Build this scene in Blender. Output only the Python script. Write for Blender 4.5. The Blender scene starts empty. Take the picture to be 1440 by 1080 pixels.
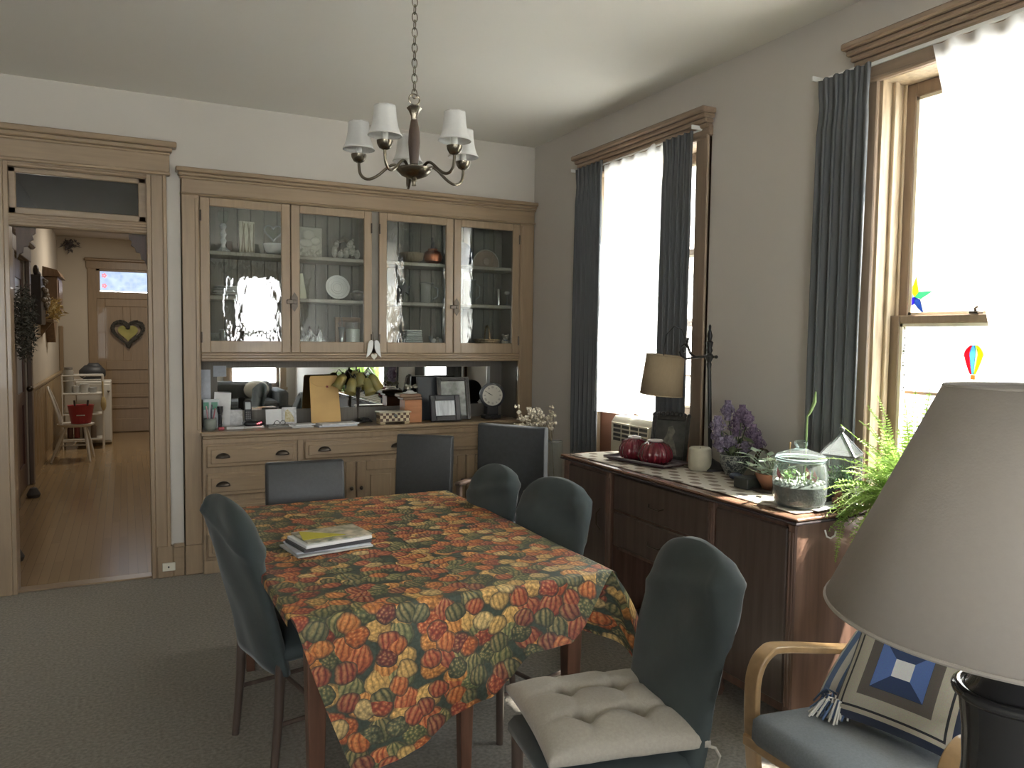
import bpy, bmesh, math, random
from mathutils import Vector, Matrix
COL = bpy.context.scene.collection
SC = bpy.context.scene
PI = math.pi
R = random.Random(11)
sin, cos = math.sin, math.cos

# ------------------------------------------------------------------ mesh helpers
class MB:
    """collects shapes and links them as one mesh object"""
    def __init__(s):
        s.v = []; s.f = []; s.m = Matrix(); s.uv = []
    def add(s, vs, fs):
        n = len(s.v)
        s.v += [s.m @ Vector(v) for v in vs]
        s.f += [[i + n for i in f] for f in fs]
    def box(s, x0, x1, y0, y1, z0, z1, c=0.0):
        lo = (min(x0, x1), min(y0, y1), min(z0, z1)); hi = (max(x0, x1), max(y0, y1), max(z0, z1))
        if c <= 0:
            vs = [(lo[0] if i & 1 == 0 else hi[0], lo[1] if i & 2 == 0 else hi[1], lo[2] if i & 4 == 0 else hi[2]) for i in range(8)]
            s.add(vs, [(0, 1, 3, 2), (4, 6, 7, 5), (0, 4, 5, 1), (2, 3, 7, 6), (0, 2, 6, 4), (1, 5, 7, 3)]); return s
        c = min(c, *[(hi[k] - lo[k]) * .45 for k in range(3)])
        idx = {}; vs = []
        for a in range(3):
            for b in range(8):
                sg = [1 if b >> k & 1 else 0 for k in range(3)]
                p = []
                for k in range(3):
                    w = (hi[k] if sg[k] else lo[k])
                    if k != a: w += -c if sg[k] else c
                    p.append(w)
                idx[(a, tuple(sg))] = len(vs); vs.append(p)
        fs = []
        for a in range(3):
            o = [k for k in range(3) if k != a]
            for sa in (0, 1):
                q = []
                for (u, w) in ((0, 0), (1, 0), (1, 1), (0, 1)):
                    g = [0, 0, 0]; g[a] = sa; g[o[0]] = u; g[o[1]] = w; q.append(idx[(a, tuple(g))])
                fs.append(q)
            for u in (0, 1):
                for w in (0, 1):
                    g0 = [0, 0, 0]; g0[o[0]] = u; g0[o[1]] = w; g1 = list(g0); g1[a] = 1
                    fs.append([idx[(o[0], tuple(g0))], idx[(o[0], tuple(g1))], idx[(o[1], tuple(g1))], idx[(o[1], tuple(g0))]])
        for b in range(8):
            g = tuple(1 if b >> k & 1 else 0 for k in range(3))
            fs.append([idx[(0, g)], idx[(1, g)], idx[(2, g)]])
        s.add(vs, fs); return s
    def prism(s, poly, axis, a0, a1):
        """extrude a 2D polygon; poly holds the two other axes in x<y<z order"""
        n = len(poly); vs = []
        for a in (a0, a1):
            for (p, q) in poly:
                vs.append({'x': (a, p, q), 'y': (p, a, q), 'z': (p, q, a)}[axis])
        fs = [list(range(n)), list(range(2 * n - 1, n - 1, -1))]
        fs += [(i, (i + 1) % n, (i + 1) % n + n, i + n) for i in range(n)]
        s.add(vs, fs); return s
    def tube(s, pts, r, n=8, cap=True, closed=False):
        pts = [Vector(p) for p in pts]; k = len(pts)
        rr = r if isinstance(r, (list, tuple)) else [r] * k
        vs = []; up = None
        for i, p in enumerate(pts):
            if closed: t = pts[(i + 1) % k] - pts[i - 1]
            else: t = pts[min(i + 1, k - 1)] - pts[max(i - 1, 0)]
            t = t.normalized() if t.length > 1e-9 else Vector((0, 0, 1))
            if up is None:
                up = Vector((0, 0, 1)) if abs(t.z) < .9 else Vector((1, 0, 0))
            a = t.cross(up)
            if a.length < 1e-6: a = t.cross(Vector((0, 1, 0)))
            a.normalize(); up = a.cross(t).normalized()
            for j in range(n):
                w = 2 * PI * j / n
                vs.append(p + (a * cos(w) + up * sin(w)) * rr[i])
        fs = []
        m = k if closed else k - 1
        for i in range(m):
            b = ((i + 1) % k) * n
            for j in range(n):
                fs.append((i * n + j, i * n + (j + 1) % n, b + (j + 1) % n, b + j))
        if cap and not closed:
            fs.append(list(range(n))); fs.append(list(range((k - 1) * n, k * n)))
        s.add(vs, fs); return s
    def lathe(s, prof, n=24, c=(0, 0, 0), rib=None):
        vs = []; fs = []
        for (r, z) in prof:
            for j in range(n):
                w = 2 * PI * j / n
                q = r * (1 if rib is None else rib(w, z))
                vs.append((c[0] + q * cos(w), c[1] + q * sin(w), c[2] + z))
        for i in range(len(prof) - 1):
            for j in range(n):
                fs.append((i * n + j, i * n + (j + 1) % n, (i + 1) * n + (j + 1) % n, (i + 1) * n + j))
        if prof[0][0] > 1e-5: fs.append(list(range(n)))
        if prof[-1][0] > 1e-5: fs.append(list(range((len(prof) - 1) * n, len(prof) * n)))
        s.add(vs, fs); return s
    def shell(s, prof, n=24, c=(0, 0, 0)):
        """open lathe, no caps"""
        vs = []; fs = []
        for (r, z) in prof:
            for j in range(n):
                w = 2 * PI * j / n; vs.append((c[0] + r * cos(w), c[1] + r * sin(w), c[2] + z))
        for i in range(len(prof) - 1):
            for j in range(n):
                fs.append((i * n + j, i * n + (j + 1) % n, (i + 1) * n + (j + 1) % n, (i + 1) * n + j))
        s.add(vs, fs); return s
    def ball(s, c, r, nu=12, nv=8):
        if not isinstance(r, (list, tuple)): r = (r, r, r)
        vs = []; fs = []
        for i in range(nv + 1):
            a = PI * i / nv - PI / 2
            for j in range(nu):
                b = 2 * PI * j / nu
                vs.append((c[0] + r[0] * cos(a) * cos(b), c[1] + r[1] * cos(a) * sin(b), c[2] + r[2] * sin(a)))
        for i in range(nv):
            for j in range(nu):
                fs.append((i * nu + j, i * nu + (j + 1) % nu, (i + 1) * nu + (j + 1) % nu, (i + 1) * nu + j))
        s.add(vs, fs); return s
    def grid(s, fn, nu, nv, uvfn=None):
        vs = [fn(i / nu, j / nv) for j in range(nv + 1) for i in range(nu + 1)]
        fs = [(j * (nu + 1) + i, j * (nu + 1) + i + 1, (j + 1) * (nu + 1) + i + 1, (j + 1) * (nu + 1) + i) for j in range(nv) for i in range(nu)]
        s.add(vs, fs)
        if uvfn: s.uv += [uvfn(i / nu, j / nv) for j in range(nv + 1) for i in range(nu + 1)]
        return s
    def ring(s, c, rr, r, ax='z', n=20, k=8, sq=(1, 1)):
        pts = []
        for i in range(n):
            w = 2 * PI * i / n; a = rr * cos(w) * sq[0]; b = rr * sin(w) * sq[1]
            pts.append((c[0] + a, c[1] + b, c[2]) if ax == 'z' else (c[0] + a, c[1], c[2] + b) if ax == 'y' else (c[0], c[1] + a, c[2] + b))
        s.tube(pts, r, k, closed=True); return s
    def leaf(s, p, d, n, ln, w, bend=.2):
        """a small pointed leaf from p along d, facing n"""
        p = Vector(p); d = Vector(d).normalized(); n = Vector(n)
        sd = d.cross(n)
        if sd.length < 1e-4: sd = d.cross(Vector((.3, .5, .8)))
        sd.normalize(); nn = sd.cross(d)
        a = p + d * ln * .45 + sd * w - nn * bend * ln * .1; b = p + d * ln * .45 - sd * w - nn * bend * ln * .1; t = p + d * ln - nn * bend * ln * .4
        m = p + d * ln * .45
        s.add([p, a, t, b, m], [(0, 1, 4), (1, 2, 4), (2, 3, 4), (3, 0, 4)]); return s

OFF = {}
def build(name, b, mat, parent=None, smooth=False, bevel=0, solid=0, sub=0, keepn=False, label=None, ang=40):
    off = OFF.get(parent.name, Vector()) if parent else Vector()
    me = bpy.data.meshes.new(name)
    me.from_pydata([v - off for v in b.v], [], b.f)
    if b.uv:
        ul = me.uv_layers.new(name='cloth')
        for lp in me.loops: ul.data[lp.index].uv = b.uv[lp.vertex_index]
    if not keepn:
        bm = bmesh.new(); bm.from_mesh(me); bmesh.ops.recalc_face_normals(bm, faces=bm.faces); bm.to_mesh(me); bm.free()
    for m in (mat if isinstance(mat, (list, tuple)) else [mat]): me.materials.append(m)
    if smooth:
        me.shade_smooth()
        if ang < 180: me.set_sharp_from_angle(angle=math.radians(ang))
    o = bpy.data.objects.new(name, me); COL.objects.link(o)
    if parent:
        o.parent = parent; OFF[o.name] = off
    if solid:
        q = o.modifiers.new('Solid', 'SOLIDIFY'); q.thickness = solid; q.offset = 0
    if sub:
        q = o.modifiers.new('Sub', 'SUBSURF'); q.levels = sub; q.render_levels = sub
    if bevel:
        q = o.modifiers.new('Bevel', 'BEVEL'); q.width = bevel; q.segments = 3; q.limit_method = 'ANGLE'; q.angle_limit = math.radians(40)
        q.harden_normals = False
        me.shade_smooth(); me.set_sharp_from_angle(angle=math.radians(60))
    if label: o['label'] = label
    return o
def meta(o, label, cat, group=None):
    o['label'] = label; o['category'] = cat
    if group: o['group'] = group
    return o
def thing(name, label, cat, loc=(0, 0, 0), rot=None, group=None, world=True):
    o = bpy.data.objects.new(name, None); COL.objects.link(o); o.location = loc
    o.empty_display_size = .05
    if rot is not None: o.rotation_euler.z = rot; world = False
    OFF[o.name] = Vector(loc) if world else Vector()
    return meta(o, label, cat, group)
def solo(name, b, mat, label, cat, loc, group=None, **kw):
    """a thing that is a single mesh, its origin at its base"""
    L = Vector(loc)
    b.v = [v - L for v in b.v]
    o = build(name, b, mat, **kw); o.location = L
    return meta(o, label, cat, group)
def struct(name, b=None, mat=None, parent=None, **kw):
    if b is None:
        o = bpy.data.objects.new(name, None); COL.objects.link(o); OFF[o.name] = Vector()
    else: o = build(name, b, mat, parent, **kw)
    if parent is None: o['kind'] = 'structure'
    return o
def dup(root, loc, rot, label, group=None):
    def cp(o, par):
        c = o.copy(); COL.objects.link(c)
        if par: c.parent = par
        for ch in list(o.children): cp(ch, c)
        return c
    r = cp(root, None); r.location = loc; r.rotation_euler.z = rot; r['label'] = label
    if group: r['group'] = group
    return r

# ------------------------------------------------------------------ materials
def nodes(name):
    m = bpy.data.materials.new(name); m.use_nodes = True
    return m, m.node_tree.nodes, m.node_tree.links
def sv(node, key, val):
    if key in node.inputs: node.inputs[key].default_value = val
def mat(name, col, rough=.5, metal=0., var=.0, vs=8., stretch=(1, 1, 1), bump=0., bs=60., sheen=0., coat=0., spec=.5, col2=None, trans=0.):
    """principled surface whose colour wanders with a little procedural noise"""
    m, N, L = nodes(name); p = N['Principled BSDF']
    sv(p, 'Base Color', (*col, 1)); sv(p, 'Roughness', rough); sv(p, 'Metallic', metal); sv(p, 'Specular IOR Level', spec)
    sv(p, 'Sheen Weight', sheen); sv(p, 'Sheen Roughness', .4); sv(p, 'Coat Weight', coat)
    tc = N.new('ShaderNodeTexCoord'); mp = N.new('ShaderNodeMapping'); mp.inputs['Scale'].default_value = stretch
    L.new(tc.outputs['Object'], mp.inputs['Vector'])
    if var or col2:
        nz = N.new('ShaderNodeTexNoise'); nz.inputs['Scale'].default_value = vs; nz.inputs['Detail'].default_value = 5
        L.new(mp.outputs['Vector'], nz.inputs['Vector'])
        rp = N.new('ShaderNodeValToRGB'); L.new(nz.outputs['Fac'], rp.inputs['Fac'])
        c2 = col2 or tuple(c * (1 + var) for c in col); c1 = col if col2 else tuple(c * (1 - var) for c in col)
        rp.color_ramp.elements[0].position = .32; rp.color_ramp.elements[1].position = .68
        rp.color_ramp.elements[0].color = (*c1, 1); rp.color_ramp.elements[1].color = (*c2, 1)
        L.new(rp.outputs['Color'], p.inputs['Base Color'])
    if bump:
        n2 = N.new('ShaderNodeTexNoise'); n2.inputs['Scale'].default_value = bs; n2.inputs['Detail'].default_value = 3
        L.new(mp.outputs['Vector'], n2.inputs['Vector'])
        b = N.new('ShaderNodeBump'); b.inputs['Strength'].default_value = bump; b.inputs['Distance'].default_value = .01
        L.new(n2.outputs['Fac'], b.inputs['Height']); L.new(b.outputs['Normal'], p.inputs['Normal'])
    if trans:
        t = N.new('ShaderNodeBsdfTranslucent'); t.inputs['Color'].default_value = (*col, 1)
        mx = N.new('ShaderNodeMixShader'); mx.inputs['Fac'].default_value = trans
        L.new(p.outputs['BSDF'], mx.inputs[1]); L.new(t.outputs['BSDF'], mx.inputs[2])
        L.new(mx.outputs['Shader'], N['Material Output'].inputs['Surface'])
    return m
def glassmat(name, tint=(1, 1, 1), wave=0., wscale=9., ior=1.5, rough=0.0, veil=0.):
    """thin glass: clear straight through with a fresnel reflection; wave bends the reflection like old glass"""
    m, N, L = nodes(name); N.remove(N['Principled BSDF'])
    t = N.new('ShaderNodeBsdfTransparent'); t.inputs['Color'].default_value = (*tint, 1)
    g = N.new('ShaderNodeBsdfGlossy'); g.inputs['Roughness'].default_value = rough
    fr = N.new('ShaderNodeFresnel'); fr.inputs['IOR'].default_value = ior
    mx = N.new('ShaderNodeMixShader')
    if wave:
        tc = N.new('ShaderNodeTexCoord'); mp = N.new('ShaderNodeMapping'); mp.inputs['Scale'].default_value = (1.0, 1, .42)
        L.new(tc.outputs['Object'], mp.inputs['Vector'])
        nz = N.new('ShaderNodeTexNoise'); nz.inputs['Scale'].default_value = wscale; nz.inputs['Detail'].default_value = 2.5
        L.new(mp.outputs['Vector'], nz.inputs['Vector'])
        b = N.new('ShaderNodeBump'); b.inputs['Strength'].default_value = wave; b.inputs['Distance'].default_value = .02
        L.new(nz.outputs['Fac'], b.inputs['Height']); L.new(b.outputs['Normal'], g.inputs['Normal'])
    base = t.outputs['BSDF']
    if veil:  # pale diffuse share mixed in, standing in for light the glass catches
        df = N.new('ShaderNodeBsdfDiffuse'); df.inputs['Color'].default_value = (.8, .86, .86, 1); md = N.new('ShaderNodeMixShader'); md.inputs[0].default_value = veil
        L.new(base, md.inputs[1]); L.new(df.outputs[0], md.inputs[2]); base = md.outputs[0]
    ge = N.new('ShaderNodeNewGeometry')   # a thin sheet reflects alike from both of its faces
    io = N.new('ShaderNodeMix'); io.data_type = 'FLOAT'; io.inputs[2].default_value = ior; io.inputs[3].default_value = 1 / ior
    L.new(ge.outputs['Backfacing'], io.inputs[0]); L.new(io.outputs[0], fr.inputs['IOR'])
    L.new(fr.outputs['Fac'], mx.inputs['Fac']); L.new(base, mx.inputs[1]); L.new(g.outputs['BSDF'], mx.inputs[2])
    L.new(mx.outputs['Shader'], N['Material Output'].inputs['Surface'])
    return m
def sheermat(name, col, clear=.35):
    m, N, L = nodes(name); N.remove(N['Principled BSDF'])
    t = N.new('ShaderNodeBsdfTransparent'); d = N.new('ShaderNodeBsdfTranslucent'); e = N.new('ShaderNodeBsdfDiffuse')
    for q in (d, e): q.inputs['Color'].default_value = (*col, 1)
    a = N.new('ShaderNodeMixShader'); a.inputs['Fac'].default_value = .38
    L.new(d.outputs['BSDF'], a.inputs[1]); L.new(e.outputs['BSDF'], a.inputs[2])
    x = N.new('ShaderNodeMixShader'); x.inputs['Fac'].default_value = 1 - clear
    L.new(t.outputs['BSDF'], x.inputs[1]); L.new(a.outputs['Shader'], x.inputs[2])
    L.new(x.outputs['Shader'], N['Material Output'].inputs['Surface'])
    return m
def mth(N, L, op, a, b=None, clamp=False):
    q = N.new('ShaderNodeMath'); q.operation = op; q.use_clamp = clamp
    for i, x in enumerate((a, b)):
        if x is None: continue
        if isinstance(x, (int, float)): q.inputs[i].default_value = x
        else: L.new(x, q.inputs[i])
    return q.outputs[0]
def mixc(N, L, f, a, b, mode='MIX'):
    q = N.new('ShaderNodeMix'); q.data_type = 'RGBA'; q.blend_type = mode
    if isinstance(f, (int, float)): q.inputs[0].default_value = f
    else: L.new(f, q.inputs[0])
    for i, x in ((6, a), (7, b)):
        if isinstance(x, tuple): q.inputs[i].default_value = (*x, 1)
        else: L.new(x, q.inputs[i])
    return q.outputs[2]
def harvest_cloth():
    """printed autumn vegetables: overlapping gourds, pumpkins, leaves and corn, drawn from cells over the cloth's own length and width"""
    m, N, L = nodes('harvest_print'); p = N['Principled BSDF']; sv(p, 'Roughness', .55); sv(p, 'Specular IOR Level', .35)
    uv = N.new('ShaderNodeUVMap'); uv.uv_map = 'cloth'
    wb = N.new('ShaderNodeTexNoise'); wb.inputs['Scale'].default_value = 30; wb.inputs['Detail'].default_value = 3
    L.new(uv.outputs['UV'], wb.inputs['Vector'])
    base = mixc(N, L, wb.outputs['Fac'], (.012, .026, .022), (.055, .085, .055))
    def layer(under, scale, rand, off, pal, rad):
        mp = N.new('ShaderNodeMapping'); mp.inputs['Location'].default_value = off; mp.inputs['Scale'].default_value = (1, 1.12, 1)
        L.new(uv.outputs['UV'], mp.inputs['Vector'])
        # ragged outlines
        w2 = N.new('ShaderNodeTexNoise'); w2.inputs['Scale'].default_value = 15; L.new(mp.outputs['Vector'], w2.inputs['Vector'])
        sub = N.new('ShaderNodeVectorMath'); sub.operation = 'SUBTRACT'; L.new(w2.outputs['Color'], sub.inputs[0]); sub.inputs[1].default_value = (.5, .5, .5)
        sc = N.new('ShaderNodeVectorMath'); sc.operation = 'SCALE'; sc.inputs['Scale'].default_value = .034; L.new(sub.outputs[0], sc.inputs[0])
        ad = N.new('ShaderNodeVectorMath'); ad.operation = 'ADD'; L.new(mp.outputs['Vector'], ad.inputs[0]); L.new(sc.outputs[0], ad.inputs[1])
        vo = N.new('ShaderNodeTexVoronoi'); vo.voronoi_dimensions = '2D'; vo.inputs['Scale'].default_value = scale; vo.inputs['Randomness'].default_value = rand
        L.new(ad.outputs[0], vo.inputs['Vector'])
        sp = N.new('ShaderNodeSeparateColor'); L.new(vo.outputs['Color'], sp.inputs['Color'])
        dl = N.new('ShaderNodeVectorMath'); dl.operation = 'SUBTRACT'; L.new(ad.outputs[0], dl.inputs[0]); L.new(vo.outputs['Position'], dl.inputs[1])
        xyz = N.new('ShaderNodeSeparateXYZ'); L.new(dl.outputs[0], xyz.inputs[0])
        lx = mth(N, L, 'MULTIPLY', xyz.outputs[0], scale); ly = mth(N, L, 'MULTIPLY', xyz.outputs[1], scale)
        # turn each motif by its own angle
        an = mth(N, L, 'MULTIPLY', mth(N, L, 'SUBTRACT', sp.outputs[2], .5), .8)
        ca = mth(N, L, 'COSINE', an); sa = mth(N, L, 'SINE', an)
        rx = mth(N, L, 'SUBTRACT', mth(N, L, 'MULTIPLY', lx, ca), mth(N, L, 'MULTIPLY', ly, sa))
        ry = mth(N, L, 'ADD', mth(N, L, 'MULTIPLY', lx, sa), mth(N, L, 'MULTIPLY', ly, ca))
        y2 = mth(N, L, 'MULTIPLY', mth(N, L, 'MULTIPLY', ry, ry), 1.9)
        wd = mth(N, L, 'SQRT', mth(N, L, 'MAXIMUM', mth(N, L, 'SUBTRACT', .62, y2), .05))
        t = mth(N, L, 'DIVIDE', rx, wd)
        rib = mth(N, L, 'ABSOLUTE', mth(N, L, 'SINE', mth(N, L, 'MULTIPLY', t, 10.5)))
        rib = mth(N, L, 'POWER', rib, .42)
        cr = N.new('ShaderNodeValToRGB'); cr.color_ramp.interpolation = 'CONSTANT'
        els = cr.color_ramp.elements
        while len(els) < len(pal): els.new(.5)
        for i, c in enumerate(pal): els[i].position = i / len(pal); els[i].color = (*c, 1)
        L.new(sp.outputs[0], cr.inputs['Fac'])
        # leafy or kernelled flesh for some of the cells
        fine = N.new('ShaderNodeTexVoronoi'); fine.voronoi_dimensions = '2D'; fine.inputs['Scale'].default_value = scale * 7; L.new(ad.outputs[0], fine.inputs['Vector'])
        fl = mth(N, L, 'SUBTRACT', 1.15, mth(N, L, 'MULTIPLY', fine.outputs['Distance'], 1.1))
        sel = mth(N, L, 'GREATER_THAN', sp.outputs[1], .66)
        fac = N.new('ShaderNodeMix'); fac.data_type = 'FLOAT'; L.new(sel, fac.inputs[0]); L.new(rib, fac.inputs[2]); L.new(fl, fac.inputs[3])
        lit = mth(N, L, 'MULTIPLY_ADD', fac.outputs[0], .70)
        lit.node.inputs[2].default_value = .32
        # printed shading: lighter ink toward one side of every motif
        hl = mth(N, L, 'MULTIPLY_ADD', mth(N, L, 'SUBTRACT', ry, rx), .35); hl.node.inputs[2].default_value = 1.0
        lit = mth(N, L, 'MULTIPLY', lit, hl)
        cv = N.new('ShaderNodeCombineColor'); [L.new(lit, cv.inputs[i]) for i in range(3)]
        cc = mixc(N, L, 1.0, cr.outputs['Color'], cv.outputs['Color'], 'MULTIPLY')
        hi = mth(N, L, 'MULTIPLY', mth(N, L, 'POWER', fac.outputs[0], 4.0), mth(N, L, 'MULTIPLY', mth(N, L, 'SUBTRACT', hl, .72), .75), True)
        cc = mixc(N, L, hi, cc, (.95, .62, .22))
        ed = mth(N, L, 'DIVIDE', mth(N, L, 'SUBTRACT', rad, vo.outputs['Distance']), .13, True)
        ink = mixc(N, L, ed, (.030, .034, .024), cc)
        cover = mth(N, L, 'LESS_THAN', vo.outputs['Distance'], rad)
        return mixc(N, L, cover, under, ink)
    warm = [(.09, .12, .065), (.48, .095, .02), (.27, .022, .018), (.56, .16, .03), (.08, .115, .05), (.38, .045, .02), (.55, .33, .10), (.05, .08, .038), (.52, .11, .02), (.19, .02, .022), (.35, .035, .02), (.62, .44, .18)]
    mid = [(.085, .12, .045), (.50, .10, .02), (.30, .03, .018), (.12, .16, .065), (.62, .36, .10), (.06, .09, .04), (.45, .07, .02), (.60, .22, .04)]
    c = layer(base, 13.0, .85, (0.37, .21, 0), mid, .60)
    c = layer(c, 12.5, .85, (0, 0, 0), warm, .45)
    fn_ = N.new('ShaderNodeTexNoise'); fn_.inputs['Scale'].default_value = 95; fn_.inputs['Detail'].default_value = 4; L.new(uv.outputs['UV'], fn_.inputs['Vector'])
    pr = N.new('ShaderNodeMapRange'); L.new(fn_.outputs['Fac'], pr.inputs[0]); pr.inputs[1].default_value = .3; pr.inputs[2].default_value = .7; pr.inputs[3].default_value = .55; pr.inputs[4].default_value = 1.35
    cg = N.new('ShaderNodeCombineColor'); [L.new(pr.outputs[0], cg.inputs[i]) for i in range(3)]
    c = mixc(N, L, 1.0, c, cg.outputs[0], 'MULTIPLY')
    c = mixc(N, L, .12, c, (.22, .19, .16))
    L.new(c, p.inputs['Base Color'])
    # ironed-in fold lines of the cloth
    sx = N.new('ShaderNodeSeparateXYZ'); L.new(uv.outputs['UV'], sx.inputs[0]); hsum = None
    for ch, at_ in ((0, .99), (0, 1.36), (0, .66), (1, .38), (1, .80), (1, 1.22)):
        d = mth(N, L, 'ABSOLUTE', mth(N, L, 'SUBTRACT', sx.outputs[ch], at_)); q = mth(N, L, 'SUBTRACT', 1.0, mth(N, L, 'DIVIDE', d, .007), True)
        hsum = q if hsum is None else mth(N, L, 'ADD', hsum, q)
    bp = N.new('ShaderNodeBump'); bp.inputs['Strength'].default_value = .55; bp.inputs['Distance'].default_value = .004
    L.new(hsum, bp.inputs['Height']); L.new(bp.outputs['Normal'], p.inputs['Normal'])
    return m
def planks(name, c1, c2, width=.06, rough=.25):
    m, N, L = nodes(name); p = N['Principled BSDF']; sv(p, 'Roughness', rough)
    tc = N.new('ShaderNodeTexCoord'); mp = N.new('ShaderNodeMapping'); mp.inputs['Rotation'].default_value = (0, 0, PI / 2)
    L.new(tc.outputs['Object'], mp.inputs['Vector'])
    br = N.new('ShaderNodeTexBrick'); br.inputs['Scale'].default_value = 1; br.inputs['Brick Width'].default_value = 1.1; br.inputs['Row Height'].default_value = width
    br.inputs['Mortar Size'].default_value = .0015; br.inputs['Color1'].default_value = (*c1, 1); br.inputs['Color2'].default_value = (*c2, 1); br.inputs['Mortar'].default_value = (*[x * .6 for x in c1], 1)
    L.new(mp.outputs['Vector'], br.inputs['Vector']); L.new(br.outputs['Color'], p.inputs['Base Color'])
    return m
def brickmat():
    m, N, L = nodes('pale_brick'); p = N['Principled BSDF']; sv(p, 'Roughness', .9)
    tc = N.new('ShaderNodeTexCoord'); mp = N.new('ShaderNodeMapping'); mp.inputs['Rotation'].default_value = (PI / 2, 0, PI / 2)
    sx = N.new('ShaderNodeSeparateXYZ'); cx = N.new('ShaderNodeCombineXYZ'); L.new(tc.outputs['Object'], sx.inputs[0]); L.new(sx.outputs[1], cx.inputs[0]); L.new(sx.outputs[2], cx.inputs[1])
    br = N.new('ShaderNodeTexBrick'); br.inputs['Scale'].default_value = 1; br.inputs['Brick Width'].default_value = .22; br.inputs['Row Height'].default_value = .075
    br.inputs['Mortar Size'].default_value = .006; br.inputs['Color1'].default_value = (.78, .73, .65, 1); br.inputs['Color2'].default_value = (.68, .61, .53, 1); br.inputs['Mortar'].default_value = (.80, .78, .74, 1)
    nz = N.new('ShaderNodeTexNoise'); nz.inputs['Scale'].default_value = 14; L.new(tc.outputs['Object'], nz.inputs['Vector'])
    L.new(cx.outputs[0], br.inputs['Vector'])
    sel = mth(N, L, 'GREATER_THAN', nz.outputs['Fac'], .60)
    L.new(mixc(N, L, mth(N, L, 'MULTIPLY', sel, .75), br.outputs['Color'], (.22, .15, .10)), p.inputs['Base Color'])
    return m
def checker(name, c1, c2, s):
    m, N, L = nodes(name); p = N['Principled BSDF']; sv(p, 'Roughness', .35)
    tc = N.new('ShaderNodeTexCoord'); ck = N.new('ShaderNodeTexChecker'); ck.inputs['Scale'].default_value = s
    ck.inputs['Color1'].default_value = (*c1, 1); ck.inputs['Color2'].default_value = (*c2, 1)
    sx = N.new('ShaderNodeSeparateXYZ'); cx = N.new('ShaderNodeCombineXYZ'); L.new(tc.outputs['Object'], sx.inputs[0]); L.new(sx.outputs[0], cx.inputs[0]); L.new(sx.outputs[2], cx.inputs[1]); cx.inputs[2].default_value = .003
    L.new(cx.outputs[0], ck.inputs['Vector']); L.new(ck.outputs['Color'], p.inputs['Base Color'])
    return m
def glow(name, col, st):
    m, N, L = nodes(name); p = N['Principled BSDF']; sv(p, 'Base Color', (*col, 1)); sv(p, 'Emission Color', (*col, 1)); sv(p, 'Emission Strength', st)
    return m

OAK = (.30, .218, .137)
oak_up = mat('oak_upright_grain', OAK, .34, var=.08, vs=5, stretch=(9, 9, .7), bump=.04, bs=40, coat=.10)
oak_wide = mat('oak_level_grain', OAK, .34, var=.08, vs=5, stretch=(.7, 9, 9), bump=.04, bs=40, coat=.10)
oak_deep = mat('oak_side_grain', OAK, .36, var=.08, vs=5, stretch=(9, .7, 9), bump=.05, bs=40, coat=.2)
oak_grey = mat('dull_grey_brown_board', (.15, .135, .11), .6, var=.12, vs=6, stretch=(30, 9, .4))
shelf_m = mat('cabinet_shelf_paint', (.36, .335, .28), .5, var=.06)
wall_m = mat('warm_white_plaster', (.53, .50, .45), .85, var=.02, vs=1.5, bump=.03, bs=220)
wall_r = mat('grey_beige_plaster', (.53, .50, .46), .85, var=.02, vs=1.5, bump=.03, bs=220)
ceil_m = mat('off_white_ceiling', (.72, .70, .64), .9, var=.02, vs=.8, bump=.03, bs=160)
carpet_m = mat('olive_grey_carpet', (.255, .228, .186), .97, var=.28, vs=70, bump=.6, bs=350, sheen=.2)
hall_floor_m = planks('honey_floor_boards', (.34, .235, .125), (.29, .20, .105), .057, .2)
cream_m = mat('cream_wall_paint', (.55, .495, .41), .8, var=.02, vs=2)
brass_m = mat('antique_brass', (.20, .175, .135), .27, 1., var=.1, vs=20)
dark_brass = mat('dark_bronze', (.085, .07, .055), .3, .85, var=.1, vs=20)
black_metal = mat('black_iron', (.035, .034, .033), .4, .6)
walnut_m = mat('dark_turned_wood', (.085, .055, .040), .5, var=.2, vs=6, stretch=(6, 6, 1))
shade_white = mat('white_fabric_shade', (.74, .74, .72), .8, var=.03, vs=60, trans=.3)
white_plastic = mat('white_plastic', (.74, .73, .69), .4)
ivory_plastic = mat('ivory_plastic', (.66, .63, .52), .45, var=.02)
dark_plastic = mat('black_plastic', (.018, .018, .02), .3)
velvet_green = mat('dark_green_velvet', (.040, .052, .051), .8, var=.12, vs=9, bump=.12, bs=14, sheen=.16)
leather_m = mat('charcoal_leather', (.050, .052, .053), .42, var=.08, vs=60, bump=.08, bs=200)
black_fabric = mat('black_upholstery', (.048, .052, .055), .7, var=.1, vs=40)
dark_wood = mat('dark_stained_wood', (.085, .058, .044), .4, var=.25, vs=6, stretch=(5, 5, .7), coat=.2)
table_wood = mat('reddish_table_wood', (.12, .055, .032), .38, var=.25, vs=6, stretch=(5, 5, .7), coat=.3)
mahogany = mat('mahogany_veneer', (.13, .075, .053), .38, var=.28, vs=4, stretch=(8, 8, .6), coat=.25)
mahogany_top = mat('mahogany_top', (.17, .095, .062), .25, var=.2, vs=4, stretch=(8, .7, 8), coat=.5)
mahogany_dark = mat('dark_mahogany', (.085, .060, .049), .4, var=.25, vs=4, stretch=(8, 8, .6), coat=.2)
drape_m = mat('slate_grey_drape', (.115, .122, .128), .8, var=.08, vs=20, stretch=(1, 1, .1), trans=.04)
sheer_m = sheermat('white_sheer', (.93, .95, .95), .22)
pane_m = glassmat('clear_window_glass')
door_glass = glassmat('old_wavy_cabinet_glass', (.93, .95, .94), wave=.07, wscale=15, ior=1.9)
transom_glass = glassmat('transom_glass', (.30, .33, .34), wave=.05, wscale=4, ior=1.9)
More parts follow.
